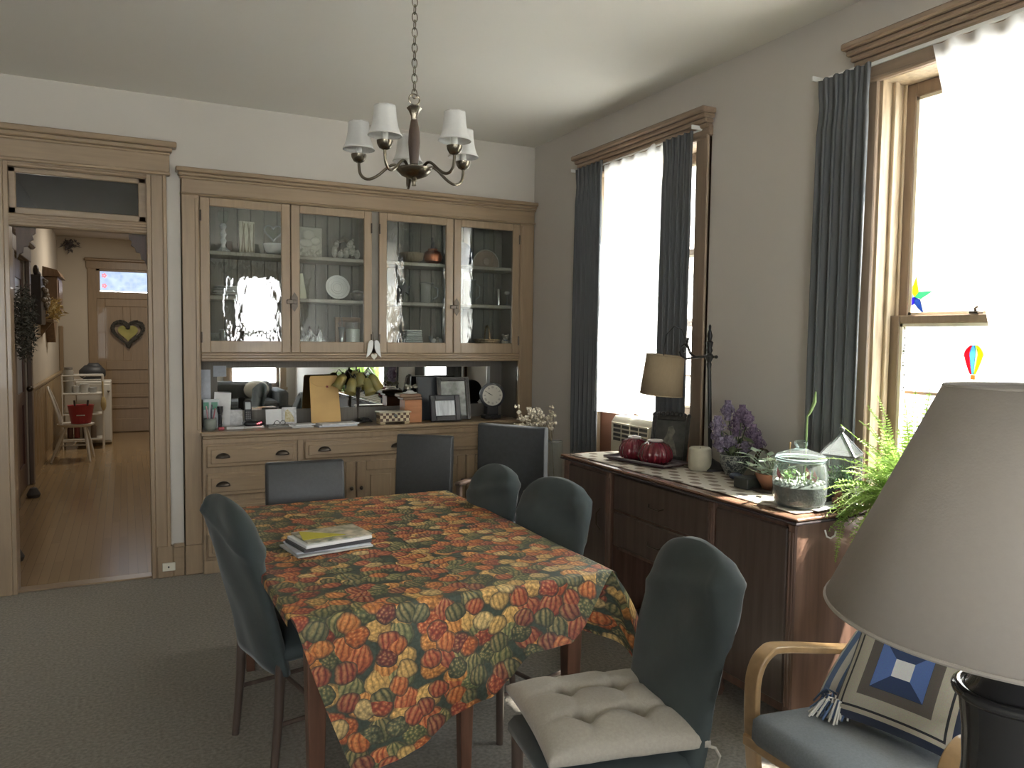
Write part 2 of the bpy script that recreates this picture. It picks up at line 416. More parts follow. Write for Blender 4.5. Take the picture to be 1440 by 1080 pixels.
thin_glass = glassmat('thin_blown_glass', (.94, .97, .96), ior=1.55, veil=.06)
thin_glass_green = glassmat('greenish_jar_glass', (.90, .96, .95), ior=1.6, veil=.06)
mirror_m = mat('silver_mirror', (.82, .84, .82), .015, 1.)
sash_m = mat('brown_window_sash', (.24, .17, .115), .5, var=.12, vs=5, stretch=(9, 9, .7))
jamb_m = mat('worn_window_jamb', (.42, .33, .22), .5, var=.22, vs=9, stretch=(5, 5, .8), bump=.1, bs=60)
trim_w = mat('window_casing_brown', (.27, .195, .135), .42, var=.12, vs=5, stretch=(9, .7, 9), coat=.2)
stop_m = mat('cream_window_bead', (.66, .60, .47), .6, var=.08, vs=12)
white_rod = mat('white_curtain_track', (.75, .75, .73), .35)
paper_w = mat('white_paper', (.72, .72, .71), .8, var=.04, vs=30)
paper_b = mat('bluish_printed_paper', (.55, .58, .63), .8, var=.06, vs=60)
paper_g = mat('grey_printed_paper', (.48, .48, .48), .7, col2=(.70, .70, .70), vs=40)
kraft_m = mat('kraft_paper', (.56, .36, .135), .7, var=.06, vs=8)
ceramic_w = mat('white_ceramic', (.70, .70, .68), .3, var=.03, vs=30)
cloth_m = harvest_cloth()
SKY, SUN, HALL1, HALL2, EXPO = 6.5, 20.0, 10.5, 3.6, 1.40
# ------------------------------------------------------------------ room
CEIL = 3.07; XR = 2.90; YB = 5.40
struct('floor', MB().box(-3.0, 3.15, -3.8, 5.46, -.12, 0), carpet_m)
struct('ceiling', MB().box(-3.0, 3.15, -3.8, 5.46, CEIL, CEIL + .15), ceil_m)
# window openings: (y0, y1)
W1 = (3.45, 4.55); W2 = (1.20, 2.285); WZ = (.66, 2.70)
b = MB()
for y0, y1 in ((-3.8, W2[0]), (W2[1], W1[0]), (W1[1], 5.75)): b.box(XR, XR + .25, y0, y1, 0, CEIL)
for y0, y1 in (W1, W2):
    b.box(XR, XR + .25, y0, y1, 0, WZ[0]); b.box(XR, XR + .25, y0, y1, WZ[1], CEIL)
struct('wall_right', b, wall_r)
DX0, DX1, DH = -.62, .16, 2.615                      # hall doorway, head above the transom
b = MB().box(-3.0, DX0, YB, YB + .12, 0, CEIL).box(DX0, DX1, YB, YB + .12, DH, CEIL).box(DX1, .33, YB, YB + .12, 0, CEIL)
b.box(.33, XR, YB, YB + .12, 2.60, CEIL).box(2.89, XR, YB, YB + .3, 0, 2.6)
struct('wall_back', b, wall_m)
struct('wall_left', MB().box(-3.15, -3.0, -3.8, 5.46, 0, CEIL), wall_m)
W3 = (1.72, 2.62); WL = (-2.3, -.5)
b = MB()
for x0, x1 in ((-3.0, WL[0]), (WL[1], W3[0]), (W3[1], XR)): b.box(x0, x1, -3.8, -3.6, 0, CEIL)
for x0, x1 in (W3, WL): b.box(x0, x1, -3.8, -3.6, 0, .6); b.box(x0, x1, -3.8, -3.6, 2.65, CEIL)
struct('wall_front', b, wall_m)
struct('baseboard_right', MB().box(2.878, 2.9, 2.45, 3.35, 0, .2, .004).box(2.878, 2.9, 4.66, 5.39, 0, .2, .004).box(2.878, 2.9, -3.6, 1.1, 0, .2, .004), oak_deep)

# the hall beyond the doorway
HX0, HX1, HY = -.90, .95, 13.70
struct('floor_hall', MB().box(HX0 - .3, HX1 + .1, 5.46, HY + .2, -.12, 0), hall_floor_m)
struct('ceiling_hall', MB().box(HX0 - .3, HX1 + .1, 5.46, HY + .2, 3.05, 3.2), cream_m)
b = MB().box(HX0 - .12, HX0, 5.52, 8.1, 0, 3.05).box(HX0 - .12, HX0, 9.3, HY, 0, 3.05).box(HX0 - .12, HX0, 8.1, 9.3, 2.30, 3.05).box(HX0 - .14, HX0 - .12, 8.1, 9.3, 0, 2.3)
struct('wall_hall_left', b, cream_m)
struct('wall_hall_right', MB().box(HX1, HX1 + .1, 5.78, HY, 0, 3.05).box(.32, HX1 + .1, 5.765, 5.82, 0, 3.05).box(.20, .32, 5.52, 5.82, 0, 3.05), cream_m)
b = MB().box(HX0 - .1, -.42, HY, HY + .12, 0, 3.05).box(.50, HX1 + .1, HY, HY + .12, 0, 3.05).box(-.42, .5, HY, HY + .12, 2.60, 3.05)
struct('wall_hall_back', b, cream_m)
struct('threshold_trim', MB().box(DX0, DX1, 5.40, 5.50, 0, .012, .004), oak_wide)

# doorway casing with entablature head and transom light
b = MB()
b.box(DX1, .25, 5.372, 5.40, 0, 2.60, .004).box(.225, .25, 5.362, 5.40, .2, 2.60, .006)
b.box(.165, .262, 5.362, 5.40, 0, .21, .006)
b.box(DX1 - .025, DX1, 5.375, 5.53, 0, DH, .003)
struct('trim_1', b, oak_up, label=None)
b = MB().box(DX0 - .11, DX0, 5.372, 5.40, 0, 2.60, .004).box(DX0, DX0 + .025, 5.375, 5.53, 0, DH, .003)
struct('trim_2', b, oak_up)
b = MB()
b.box(-.95, .27, 5.365, 5.40, 2.58, 2.70, .003)
for (z0, z1, d, e) in ((2.57, 2.592, .052, .008), (2.695, 2.715, .045, .008), (2.713, 2.742, .065, .02), (2.74, 2.775, .09, .045)):
    b.box(-.98, .265 + e, 5.40 - d, 5.40, z0, z1, .006)
b.box(DX0, DX1, 5.385, 5.53, 2.545, DH, .006).box(DX0, DX1, 5.376, 5.41, 2.56, 2.575, .005)
struct('trim_3', b, oak_wide)
tr = struct('window_4')
b = MB().box(DX0, DX1 - .02, 5.39, 5.46, 2.20, 2.275, .006)
for k in range(4): b.box(DX0, DX1 - .02, 5.382, 5.40, 2.205 + k * .017, 2.217 + k * .017, .004)
build('transom_bar', b, oak_wide, tr)
b = MB().box(DX0 + .02, DX1 - .025, 5.42, 5.455, 2.275, 2.315, .005).box(DX0 + .02, DX1 - .025, 5.42, 5.455, 2.515, 2.548, .005).box(DX1 - .07, DX1 - .02, 5.42, 5.455, 2.275, 2.548, .005).box(DX0 + .02, DX0 + .06, 5.42, 5.455, 2.275, 2.548, .005)
build('transom_sash', b, oak_wide, tr)
build('transom_pane', MB().box(DX0 + .05, DX1 - .06, 5.436, 5.441, 2.305, 2.525), transom_glass, tr)
def bracket(x, sgn, label):
    b = MB(); p = [(0, 0), (.10, 0), (.098, -.03), (.082, -.045), (.088, -.07), (.066, -.082), (.06, -.11), (.036, -.115), (.032, -.15), (.012, -.16), (0, -.19)]
    b.prism([(x + sgn * q, 2.198 + z) for q, z in p], 'y', 5.43, 5.455)
    o = solo('doorway_bracket', b, walnut_m, label, 'bracket', (x, 5.44, 2.198), 'fretwork brackets under the transom bar')
bracket(DX1 - .027, -1, 'carved scroll bracket in the right upper corner of the hall doorway')
bracket(-.565, 1, 'carved scroll bracket under the transom bar at the left side of the hall doorway')
struct('baseboard_back', MB().box(.262, .33, 5.372, 5.40, 0, .2, .004).box(.262, .33, 5.366, 5.40, .19, .215, .006), oak_wide)
t = thing('wall_outlet', 'small cream outlet plate on the plinth beside the hall doorway', 'outlet', (.235, 5.361, .04))
build('cover_plate', MB().box(.195, .272, 5.353, 5.361, .045, .100, .003), ivory_plastic, t)
build('plug_hole', MB().lathe([(.006, 0), (.006, .002)], 12, (.232, 5.352, .072)).box(.228, .236, 5.351, 5.354, .066, .078), dark_plastic, t)

# ------------------------------------------------------------------ sash windows of the right wall
def sash(y0, y1, z0, z1, x, parent, stile=.055, rail=.07, bot=.07):
    b = MB()
    b.box(x, x + .035, y0, y0 + stile, z0, z1, .004).box(x, x + .035, y1 - stile, y1, z0, z1, .004)
    b.box(x, x + .035, y0 + stile, y1 - stile, z0, z0 + bot, .004).box(x, x + .035, y0 + stile, y1 - stile, z1 - rail, z1, .004)
    o = build('sash', b, sash_m, parent)
    b = MB(); s, k = stile, .014
    b.box(x + .004, x + .03, y0 + s, y0 + s + k, z0 + bot, z1 - rail).box(x + .004, x + .03, y1 - s - k, y1 - s, z0 + bot, z1 - rail)
    b.box(x + .004, x + .03, y0 + s, y1 - s, z0 + bot, z0 + bot + k).box(x + .004, x + .03, y0 + s, y1 - s, z1 - rail - k, z1 - rail)
    build('glazing_bead', b, stop_m, o)
    build('pane', MB().box(x + .016, x + .019, y0 + s + .002, y1 - s - .002, z0 + bot + .002, z1 - rail - .002), pane_m, o)
    return o
def window(name, y0, y1, capz, lowz):
    w = struct(name); z0, z1 = WZ
    b = MB().box(XR - .004, XR + .24, y0 - .001, y0 + .012, z0, z1).box(XR - .004, XR + .24, y1 - .012, y1 + .001, z0, z1).box(XR - .004, XR + .24, y0, y1, z1 - .012, z1 + .001).box(XR - .004, XR + .26, y0, y1, z0 - .001, z0 + .02)
    for y, s in ((y0 + .012, 1), (y1 - .012, -1)):
        for xx, d, ww in ((XR + .055, .016, .028), (XR + .125, .014, .012), (XR + .170, .022, .02)):
            b.box(xx, xx + ww, y, y + s * d, z0, z1 - .012, .003)
    build('jamb', b, jamb_m, w)
    yy0, yy1 = y0 + .014, y1 - .014
    sash(yy0, yy1, z0 + .02 + lowz, 1.695 + lowz, XR + .088, w, .052, .035, .075)
    sash(yy0, yy1, 1.66, z1 - .014, XR + .137, w, .052, .06, .035)
    b = MB()
    b.box(XR + .195, XR + .205, yy0, yy1, 1.352, 1.366).box(XR + .195, XR + .205, yy0, yy1, .70, .73)
    build('storm_rail', b, sash_m, w)
    b = MB()
    for ya, yb in ((y0 - .11, y0), (y1, y1 + .11)): b.box(XR - .024, XR, ya, yb, z0 - .02, z1 + .0, .005).box(XR - .032, XR, (ya if ya < y0 else yb - .022), (ya + .022 if ya < y0 else yb), z0 - .02, z1, .006)
    build('casing', b, mat('window_casing_upright', (.27, .195, .135), .42, var=.12, vs=5, stretch=(9, 9, .7), coat=.2), w)
    b = MB().box(XR - .028, XR, y0 - .115, y1 + .115, z1, capz - .09, .003)
    for za, zb, d in ((z1 - .012, z1 + .012, .033), (capz - .10, capz - .075, .045), (capz - .077, capz - .052, .06), (capz - .054, capz - .028, .078), (capz - .03, capz, .1)):
        b.box(XR - d, XR, y0 - .09 - d * .5, y1 + .09 + d * .5, za, zb, .007)
    build('head_trim', b, trim_w, w)
    build('stool', MB().box(XR - .05, XR + .03, y0 - .13, y1 + .13, z0 - .012, z0 + .016, .006), trim_w, w)
    return w
window('window_1', *W1, 2.845, .42)
w2_ = window('window_2', *W2, 2.870, 0)
b = MB(); R.seed(6); z = 1.645
while z > 1.36:
    h = R.uniform(.004, .014); k = R.uniform(-.004, .004)
    b.box(XR + .1005, XR + .1035, 2.195 + k, 2.195 + k + R.uniform(.003, .009), z - h, z); z -= h + (.004 if R.random() < .75 else .022)
build('pane_marking', b, mat('faint_grey_marking', (.30, .32, .36), .6), w2_)
def front_window(name, x0, x1):
    w = struct(name); b = MB()
    for xa, xb in ((x0, x0 + .06), (x1 - .06, x1)): b.box(xa, xb, -3.74, -3.68, .6, 2.65)
    for za, zb in ((.6, .68), (1.58, 1.64), (2.58, 2.65)): b.box(x0, x1, -3.74, -3.68, za, zb)
    build('sash', b, sash_m, w)
    build('pane', MB().box(x0 + .05, x1 - .05, -3.712, -3.708, .65, 2.6), pane_m, w)
    b = MB().box(x0 - .11, x0, -3.6, -3.575, .5, 2.65).box(x1, x1 + .11, -3.6, -3.575, .5, 2.65).box(x0 - .13, x1 + .13, -3.6, -3.56, 2.65, 2.8).box(x0 - .13, x1 + .13, -3.6, -3.55, .55, .6)
    build('casing', b, oak_up, w)
front_window('window_3', *W3); front_window('fill_window', *WL)  # the left one is unseen, added to bring fill light to the back wall
# outside: a neighbouring brick house and the ground between
struct('exterior_wall', MB().box(8.6, 8.9, -9, 18, -.7, 5.1), brickmat())
struct('ground', MB().box(3.2, 8.6, -9, 18, -.7, -.6).box(-9, 3.2, -22, -3.9, -.7, -.6), mat('pale_concrete', (.68, .67, .63), .9, var=.06, vs=3))
# plaster crown of the hall door
# ------------------------------------------------------------------ hall end door, left door
d = struct('door_1')
dxa, dxb = -.385, .46
b = MB().box(dxa, dxb, HY + .005, HY + .03, .01, 2.12)
for x0, x1, z0, z1 in ((dxa, dxa + .12, .01, 2.12), (dxb - .12, dxb, .01, 2.12), (-.02, .09, 1.14, 2.0)):
    b.box(x0, x1, HY - .012, HY + .004, z0, z1, .006)
for z0, z1 in ((2.0, 2.12), (1.0, 1.14), (.01, .22), (.78, .84), (.56, .62), (.38, .43)):
    b.box(dxa + .12, dxb - .12, HY - .012, HY + .004, z0, z1, .006)
b.box(-.45, .55, HY + .03, HY + .10, 0, 2.2)
build('door_leaf', b, oak_up, d)
b = MB().box(-.5, -.38, HY - .03, HY, 0, 2.60, .006).box(.455, .57, HY - .03, HY, 0, 2.6, .006).box(-.52, .6, HY - .035, HY, 2.58, 2.70, .006).box(-.54, .62, HY - .07, HY, 2.70, 2.745, .015).box(-.42, .5, HY - .02, HY + .03, 2.12, 2.23, .006).box(-.42, -.33, HY - .01, HY + .03, 2.2, 2.6, .006).box(.4, .5, HY - .01, HY + .03, 2.2, 2.6, .006).box(-.42, .5, HY - .01, HY + .03, 2.545, 2.6, .006)
build('casing', b, oak_up, d)
m, N, L = nodes('stained_transom'); p = N['Principled BSDF']; sv(p, 'Roughness', .3)
tc = N.new('ShaderNodeTexCoord'); vo = N.new('ShaderNodeTexVoronoi'); vo.inputs['Scale'].default_value = 14; L.new(tc.outputs['Object'], vo.inputs['Vector'])
cc = mixc(N, L, vo.outputs['Distance'], (.20, .36, .72), (.50, .70, .95)); L.new(cc, p.inputs['Emission Color']); sv(p, 'Emission Strength', .42)  # emission stands in for daylight behind the stained glass
build('stained_glass_pane', MB().box(-.335, .41, HY + .012, HY + .018, 2.24, 2.55), m, d)
b = MB()
for (x, z) in ((-.27, 2.48), (-.27, 2.32)):
    for k in range(5): b.ball((x + .022 * cos(k * 1.257), HY + .008, z + .022 * sin(k * 1.257)), (.016, .004, .016), 8, 6)
build('flower_glass', b, glow('pink_flower_glass', (.75, .30, .36), .4), d)  # pink glass glows as well, its backlight put into the material
build('door_knob', MB().ball((.39, HY - .05, 1.05), .03), dark_brass, d, smooth=True)
d = struct('door_2')
b = MB().box(HX0 - .06, HX0 - .03, 8.12, 9.28, .01, 2.28)
b.box(HX0 - .03, HX0 - .015, 8.12, 8.3, .01, 2.28).box(HX0 - .03, HX0 - .015, 9.1, 9.28, .01, 2.28).box(HX0 - .03, HX0 - .015, 8.3, 9.1, .01, .25).box(HX0 - .03, HX0 - .015, 8.3, 9.1, 2.1, 2.28).box(HX0 - .03, HX0 - .015, 8.3, 9.1, .85, .98)
build('door_leaf', b, mat('red_brown_door', (.10, .045, .035), .35, var=.2, vs=6, stretch=(5, 5, .7), coat=.4), d)
build('pane', MB().box(HX0 - .029, HX0 - .025, 8.3, 9.1, .98, 2.1), mat('lit_look_pale_pane', (.45, .48, .52), .3), d)  # pale bluish colour stands in for light coming through the glass
b = MB().box(HX0, HX0 + .04, 7.98, 8.11, 0, 2.32, .006).box(HX0, HX0 + .04, 9.29, 9.42, 0, 2.32, .006).box(HX0, HX0 + .045, 7.95, 9.45, 2.30, 2.44, .006).box(HX0, HX0 + .085, 7.9, 9.5, 2.44, 2.50, .02)
build('casing', b, mat('greyed_oak_casing', (.19, .15, .125), .4, var=.15, vs=5, stretch=(9, 9, .7)), d)
build('door_knob', MB().ball((HX0 + .03, 9.18, 1.0), .03), dark_brass, d, smooth=True)
b = MB().box(HX0, HX0 + .02, 5.6, 7.97, 0, .92).box(HX0, HX0 + .02, 9.43, HY - .02, 0, .98).box(HX0, HX0 + .045, 9.43, HY - .02, .96, 1.0, .01)
for k in range(28): b.box(HX0, HX0 + .028, 9.5 + k * .15, 9.5 + k * .15 + .12, .12, .94, .006)
struct('trim_4', b, mat('light_oak_wainscot', (.36, .255, .135), .4, var=.12, vs=5, stretch=(9, 9, .7), coat=.2))
struct('trim_5', MB().box(HX0, HX0 + .06, HY - .07, HY, .98, 1.68, .01), oak_up)

# ------------------------------------------------------------------ built-in china hutch
hu = thing('china_hutch', 'built-in oak china hutch with four glass doors over a mirror niche and drawers', 'hutch', (1.6, 5.5, 0))
X0, X1, XA, XB = .337, 2.892, .442, 2.766
FY = 5.375; BY = 5.70
b = MB().box(X0, XA, FY, 5.42, 0, 2.47, .004).box(XA - .028, XA - .006, FY - .006, 5.40, .95, 2.45, .004).box(X0 - .004, XA + .012, FY - .012, 5.42, 0, .2, .006)
build('face_post', b, oak_up, hu)
build('face_post', MB().box(XB, X1, FY, 5.42, 0, 2.47, .004).box(XB + .006, XB + .028, FY - .006, 5.40, .95, 2.45, .004), oak_up, hu)
b = MB().box(X0, X1, FY - .004, 5.42, 2.465, 2.575, .004)
for za, zb, dd in ((2.468, 2.482, .014), (2.565, 2.585, .018), (2.583, 2.605, .035), (2.603, 2.632, .058)):
    b.box(X0 - dd * .6, X1 + min(dd * .6, .006), FY - dd, 5.42, za, zb, .006)
build('cornice', b, oak_wide, hu)
b = MB()
for z in (2.30, 2.40, 2.47): pass
b.box(XA - .02, XA, 5.40, BY + .02, 0, 2.5).box(XB, XB + .02, 5.40, BY + .02, 0, 2.5).box(XA, XB, 5.40, BY, 2.47, 2.62).box(X0 - .03, X1, BY + .025, BY + .06, 0, 2.75)
b.box(1.575, 1.64, FY + .012, BY, 1.46, 2.47)
build('carcass', b, mat('inner_cabinet_paint', (.17, .155, .125), .5, var=.08, vs=6), hu)
b = MB(); x = XA
while x < XB - .01:
    b.box(x + .002, min(x + .088, XB), BY - .004, BY + .02, .9, 2.47, .003); x += .09
build('back_boards', b, mat('grey_green_boards', (.205, .195, .165), .55, var=.10, vs=5, stretch=(20, 9, .5)), hu)
for z in (2.10, 1.807):
    build('shelf', MB().box(XA + .002, 1.573, 5.42, BY - .006, z, z + .026, .004), shelf_m, hu)
    build('shelf', MB().box(1.642, XB - .002, 5.42, BY - .006, z, z + .026, .004), shelf_m, hu)
b = MB().box(XA, XB, FY + .012, BY, 1.41, 1.50)
b.box(XA, XB, FY - .014, 5.42, 1.437, 1.456, .006).box(XA, XB, FY - .004, 5.42, 1.42, 1.44, .005).box(XA, XB, FY - .018, 5.42, 1.40, 1.42, .006)
build('cabinet_bottom', b, oak_wide, hu)
def door(x0, x1, latch):
    z0, z1 = 1.458, 2.462; b = MB(); w = .058
    b.box(x0, x0 + w, FY - .002, 5.40, z0, z1, .004).box(x1 - w, x1, FY - .002, 5.40, z0, z1, .004)
    b.box(x0 + w, x1 - w, FY - .002, 5.40, z0, z0 + .078, .004).box(x0 + w, x1 - w, FY - .002, 5.40, z1 - .055, z1, .004)
    o = build('cabinet_door', b, oak_up, hu)
    gx0, gx1, gz0, gz1 = x0 + w, x1 - w, z0 + .078, z1 - .055
    build('glass_pane', MB().box(gx0 - .004, gx1 + .004, FY + .012, FY + .015, gz0 - .004, gz1 + .004), door_glass, o)
    h = MB(); hx = x1 if latch == 'l' or latch == 'n' else x0
    hx = x0 + .004 if latch in ('l', 'nl') else x1 - .004
    for z in (z0 + .1, z1 - .12): build('hinge', MB().tube([(hx, FY - .006, z - .035), (hx, FY - .006, z + .035)], .0055, 8), dark_brass, o, smooth=True)
    if latch == 'plate' or latch == 'r':
        pass
    return o
d1 = door(.444, 1.013, 'l'); d2 = door(1.019, 1.582, 'r'); d3 = door(1.634, 2.207, 'l'); d4 = door(2.213, 2.763, 'r')
for par, cx in ((d2, 1.040), (d4, 2.235)):
    b = MB(); z = 1.805
    b.prism([(cx, z - .066), (cx + .021, z - .032), (cx + .021, z + .032), (cx, z + .066), (cx - .021, z + .032), (cx - .021, z - .032)], 'y', FY - .008, FY - .002)
    b.box(cx - .055, cx + .012, FY - .020, FY - .006, z - .014, z + .014, .003).tube([(cx, FY - .03, z), (cx, FY - .008, z)], .011, 10)
    build('latch', b, dark_brass, par)
# niche, mirror, counter
b = MB().box(XA, XB, BY - .025, BY - .006, .93, 1.045).box(XA, XB, BY - .025, BY - .006, 1.345, 1.41).box(XA, .57, BY - .025, BY - .006, 1.045, 1.345).box(2.66, XB, BY - .025, BY - .006, 1.045, 1.345)
build('niche_back', b, oak_grey, hu)
build('mirror', MB().box(.565, 2.665, BY - .022, BY - .012, 1.04, 1.35), mirror_m, hu)
build('countertop', MB().box(XA - .012, XB + .012, 5.315, BY - .005, .912, .94, .008).box(XA, XB, 5.33, 5.40, .893, .912, .006), oak_wide, hu)
b = MB().box(XA, XB, 5.345, BY, .02, .893)
for xa, xb in ((.444, .462), (1.05, 1.09), (1.82, 1.86), (2.75, 2.765)): b.box(xa, xb, 5.338, 5.36, .0, .893, .003)
b.box(XA, XB, 5.3365, 5.359, .86, .8925, .003).box(XA, XB, 5.3365, 5.359, 0, .09, .004)
build('base_frame', b, oak_up, hu)
def pull(x, z, par):
    b = MB()
    b.grid(lambda u, v: (x + .045 * cos(PI * u) * cos(PI / 2 * v), 5.317 - .026 * sin(PI * u) * cos(PI / 2 * v), z - .014 + .032 * sin(PI / 2 * v)), 18, 8)
    build('cup_pull', b, dark_brass, par, smooth=True, solid=.002)
def drawer(x0, x1, z0, z1, pulls):
    b = MB().box(x0, x1, 5.326, 5.345, z0, z1, .008).box(x0 + .025, x1 - .025, 5.318, 5.33, z0 + .025, z1 - .025, .007)
    o = build('drawer', b, oak_wide, hu)
    for px in pulls: pull(px, (z0 + z1) / 2 + .005, o)
for z0, z1 in ((.705, .850), (.515, .665), (.31, .478), (.11, .27)): drawer(.465, 1.045, z0, z1, (.565, .945))
drawer(1.095, 1.815, .725, .850, (1.23, 1.755)); drawer(1.865, 2.745, .725, .85, (2.05, 2.6))
def lower_door(x0, x1, kx):
    b = MB()
    for xa, xb, za, zb in ((x0, x0 + .07, .1, .69), (x1 - .07, x1, .1, .69), (x0 + .07, x1 - .07, .1, .17), (x0 + .07, x1 - .07, .62, .69)): b.box(xa, xb, 5.326, 5.345, za, zb, .005)
    b.box(x0 + .07, x1 - .07, 5.336, 5.345, .17, .62).box(x0 + .10, x1 - .10, 5.328, 5.34, .20, .59, .008)
    o = build('lower_door', b, oak_up, hu)
    build('door_knob', MB().ball((kx, 5.312, .5), .014).tube([(kx, 5.326, .5), (kx, 5.312, .5)], .006), dark_brass, o, smooth=True)
for x0, x1, kx in ((1.095, 1.45, 1.42), (1.46, 1.815, 1.49), (1.865, 2.30, 2.27), (2.31, 2.745, 2.34)): lower_door(x0, x1, kx)
# ------------------------------------------------------------------ things on the hutch shelves
S1, S2, S0 = 2.127, 1.834, 1.501
def put(name, label, cat, loc, group=None): return thing(name, label, cat, loc, group=group)
crystal = thin_glass
prof = [(.045, 0), (.045, .012), (.02, .03), (.012, .05), (.022, .075), (.012, .095), (.022, .12), (.012, .145), (.024, .17), (.014, .19), (.03, .215), (.036, .25), (.03, .27)]
t = put('crystal_candlestick', 'cut crystal candlestick at the left end of the top hutch shelf', 'candlestick', (.60, 5.50, S1))
build('stem', MB().lathe(prof[:10], 10, (.60, 5.50, S1)), mat('cut_crystal', (.78, .80, .80), .08, .4), t); build('candle_cup', MB().lathe(prof[9:], 10, (.60, 5.50, S1)), thin_glass, t)
solo('trinket_box', MB().box(.625, .665, 5.57, 5.61, S1, S1 + .085, .004), dark_wood, 'small dark box behind the crystal candlestick', 'box', (.645, 5.59, S1))
b = MB().box(.70, .80, 5.49, 5.512, S1, S1 + .215, .003)
t = put('carved_plaque', 'cream carved plaque of tree trunks standing on the top hutch shelf', 'plaque', (.75, 5.5, S1))
build('slab', b, mat('cream_stone', (.52, .49, .38), .6, var=.2, vs=25, stretch=(3, 1, .8)), t)
b = MB()
for x, dx, z1 in ((.715, .02, .2), (.735, -.012, .21), (.755, .015, .19), (.775, -.02, .2), (.79, .004, .2)):
    b.tube([(x, 5.488, S1 + .01), (x + dx * .4, 5.487, S1 + .1), (x + dx, 5.488, S1 + z1)], [.006, .005, .003], 6)
build('carved_trees', b, mat('brown_relief', (.24, .20, .13), .6), t)
t = put('glass_bowl', 'low frosted glass bowl under the glass heart', 'bowl', (.935, 5.5, S1))
build('bowl', MB().shell([(.03, 0), (.06, .02), (.075, .06), (.078, .075)], 18, (.935, 5.5, S1)), mat('frosted_white_glass', (.60, .64, .65), .25, trans=.4), t, smooth=True, solid=.004)
b = MB(); pts = []
for i in range(28):
    w = 2 * PI * i / 28; pts.append((.93 + .0037 * 16 * sin(w) ** 3, 5.54, S1 + .16 + .0037 * (13 * cos(w) - 5 * cos(2 * w) - 2 * cos(3 * w) - cos(4 * w))))
b.tube(pts, .006, 8, closed=True)
t = put('glass_heart', 'clear glass heart dish standing at the back of the top hutch shelf', 'ornament', (.93, 5.54, S1))
build('heart_rim', b, mat('bright_glass_rim', (.62, .65, .65), .1, .5), t, smooth=True)
build('heart_dish', MB().prism([(p[0], p[2]) for p in pts], 'y', 5.538, 5.542), thin_glass, t)
build('easel_foot', MB().box(.90, .96, 5.52, 5.58, S1, S1 + .085, .004), thin_glass, t)
t = put('relief_plaque', 'grey cherub relief plaque behind the second glass door', 'plaque', (1.175, 5.52, S1))
build('slab', MB().box(1.09, 1.26, 5.51, 5.535, S1, S1 + .21, .004), mat('grey_plaster', (.42, .40, .34), .7, var=.1, vs=30), t)
b = MB().ball((1.165, 5.508, S1 + .155), (.045, .016, .04)).ball((1.21, 5.508, S1 + .115), (.04, .014, .03)).ball((1.15, 5.508, S1 + .10), (.05, .014, .03))
for k in range(8): b.ball((1.105 + k * .02, 5.508, S1 + .03 + .018 * sin(k * 2.1)), (.014, .008, .016), 8, 6)
build('cherub_relief', b, mat('pale_plaster', (.50, .48, .41), .7), t, smooth=True)
t = put('figurine_group', 'cluster of small pale porcelain figurines beside the cherub plaque', 'figurine', (1.42, 5.5, S1))
for k, (x, z, r) in enumerate(((1.345, .05, .02), (1.36, .10, .018), (1.385, .03, .022), (1.43, .045, .024), (1.45, .10, .02), (1.475, .06, .026), (1.505, .035, .022), (1.47, .12, .016))):
    b = MB().ball((x, 5.5 + .02 * sin(k * 3), S1 + z), (r, r, z * .9 if z < .06 else r * 1.3), 10, 8).ball((x + .004, 5.49, S1 + z + r * 1.2), r * .5, 8, 6)
    build('figure', b, mat('pale_bisque', (.46, .44, .38), .5, var=.25, vs=60) if k == 0 else bpy.data.materials['pale_bisque'], t, smooth=True)
build('grotto', MB().tube([(1.36, 5.55, S1 + .002), (1.37, 5.55, S1 + .12), (1.43, 5.55, S1 + .15), (1.49, 5.55, S1 + .11), (1.51, 5.55, S1 + .002)], .018, 8), mat('brown_grotto', (.20, .18, .14), .8, var=.3, vs=50), t, smooth=True)
plates = [('bottom', .105), ('second', .1), ('third', .1), ('topmost', .09)]
for k, (w, r) in enumerate(plates):
    z = S2 + k * .0165
    solo('plate', MB().lathe([(.05, 0), (.055, .003), (r, .014), (r, .018), (.05, .007), (0.0, .006)], 28, (.635, 5.53, z)), ceramic_w, w + ' plate in the stack at the left end of the middle hutch shelf', 'plate', (.635, 5.53, z), 'stacked plates', smooth=True)
b = MB(); b.m = Matrix.Translation((1.12, 5.48, S2)) @ Matrix.Rotation(math.radians(-9), 4, 'Y')
b.box(-.04, .025, -.004, .004, 0, .175)
solo('greeting_card', b, mat('cream_card', (.62, .62, .47), .7), 'tall cream card leaning at the left of the middle shelf behind second door', 'card', (1.12, 5.48, S2))
b = MB(); b.m = Matrix.Translation((1.365, 5.50, S2 + .088)) @ Matrix.Rotation(math.radians(78), 4, 'X')
b.lathe([(0, .0), (.052, .0), (.058, .006), (.086, .012), (.087, .016), (.058, .010), (.05, .005), (0, .005)], 36)
t = put('display_plate', 'white embossed plate standing upright on the middle hutch shelf', 'plate', (1.365, 5.5, S2))
build('plate', b, ceramic_w, t, smooth=True)
b = MB(); b.m = Matrix.Translation((1.365, 5.50, S2 + .088)) @ Matrix.Rotation(math.radians(78), 4, 'X')
for r in (.03, .045, .07): b.ring((0, 0, .012 if r > .06 else .0065), r, .0016, 'z', 36, 6)
build('embossed_ring', b, mat('grey_glaze', (.5, .5, .49), .4), t)
build('plate_stand', MB().tube([(1.33, 5.48, S2), (1.33, 5.53, S2 + .004), (1.35, 5.545, S2 + .09)], .003).tube([(1.40, 5.48, S2), (1.40, 5.53, S2 + .004), (1.38, 5.545, S2 + .09)], .003), black_metal, t)
t = put('silver_dish', 'small dull silver dish at the right of the middle shelf by the white plate', 'dish', (1.51, 5.5, S2))
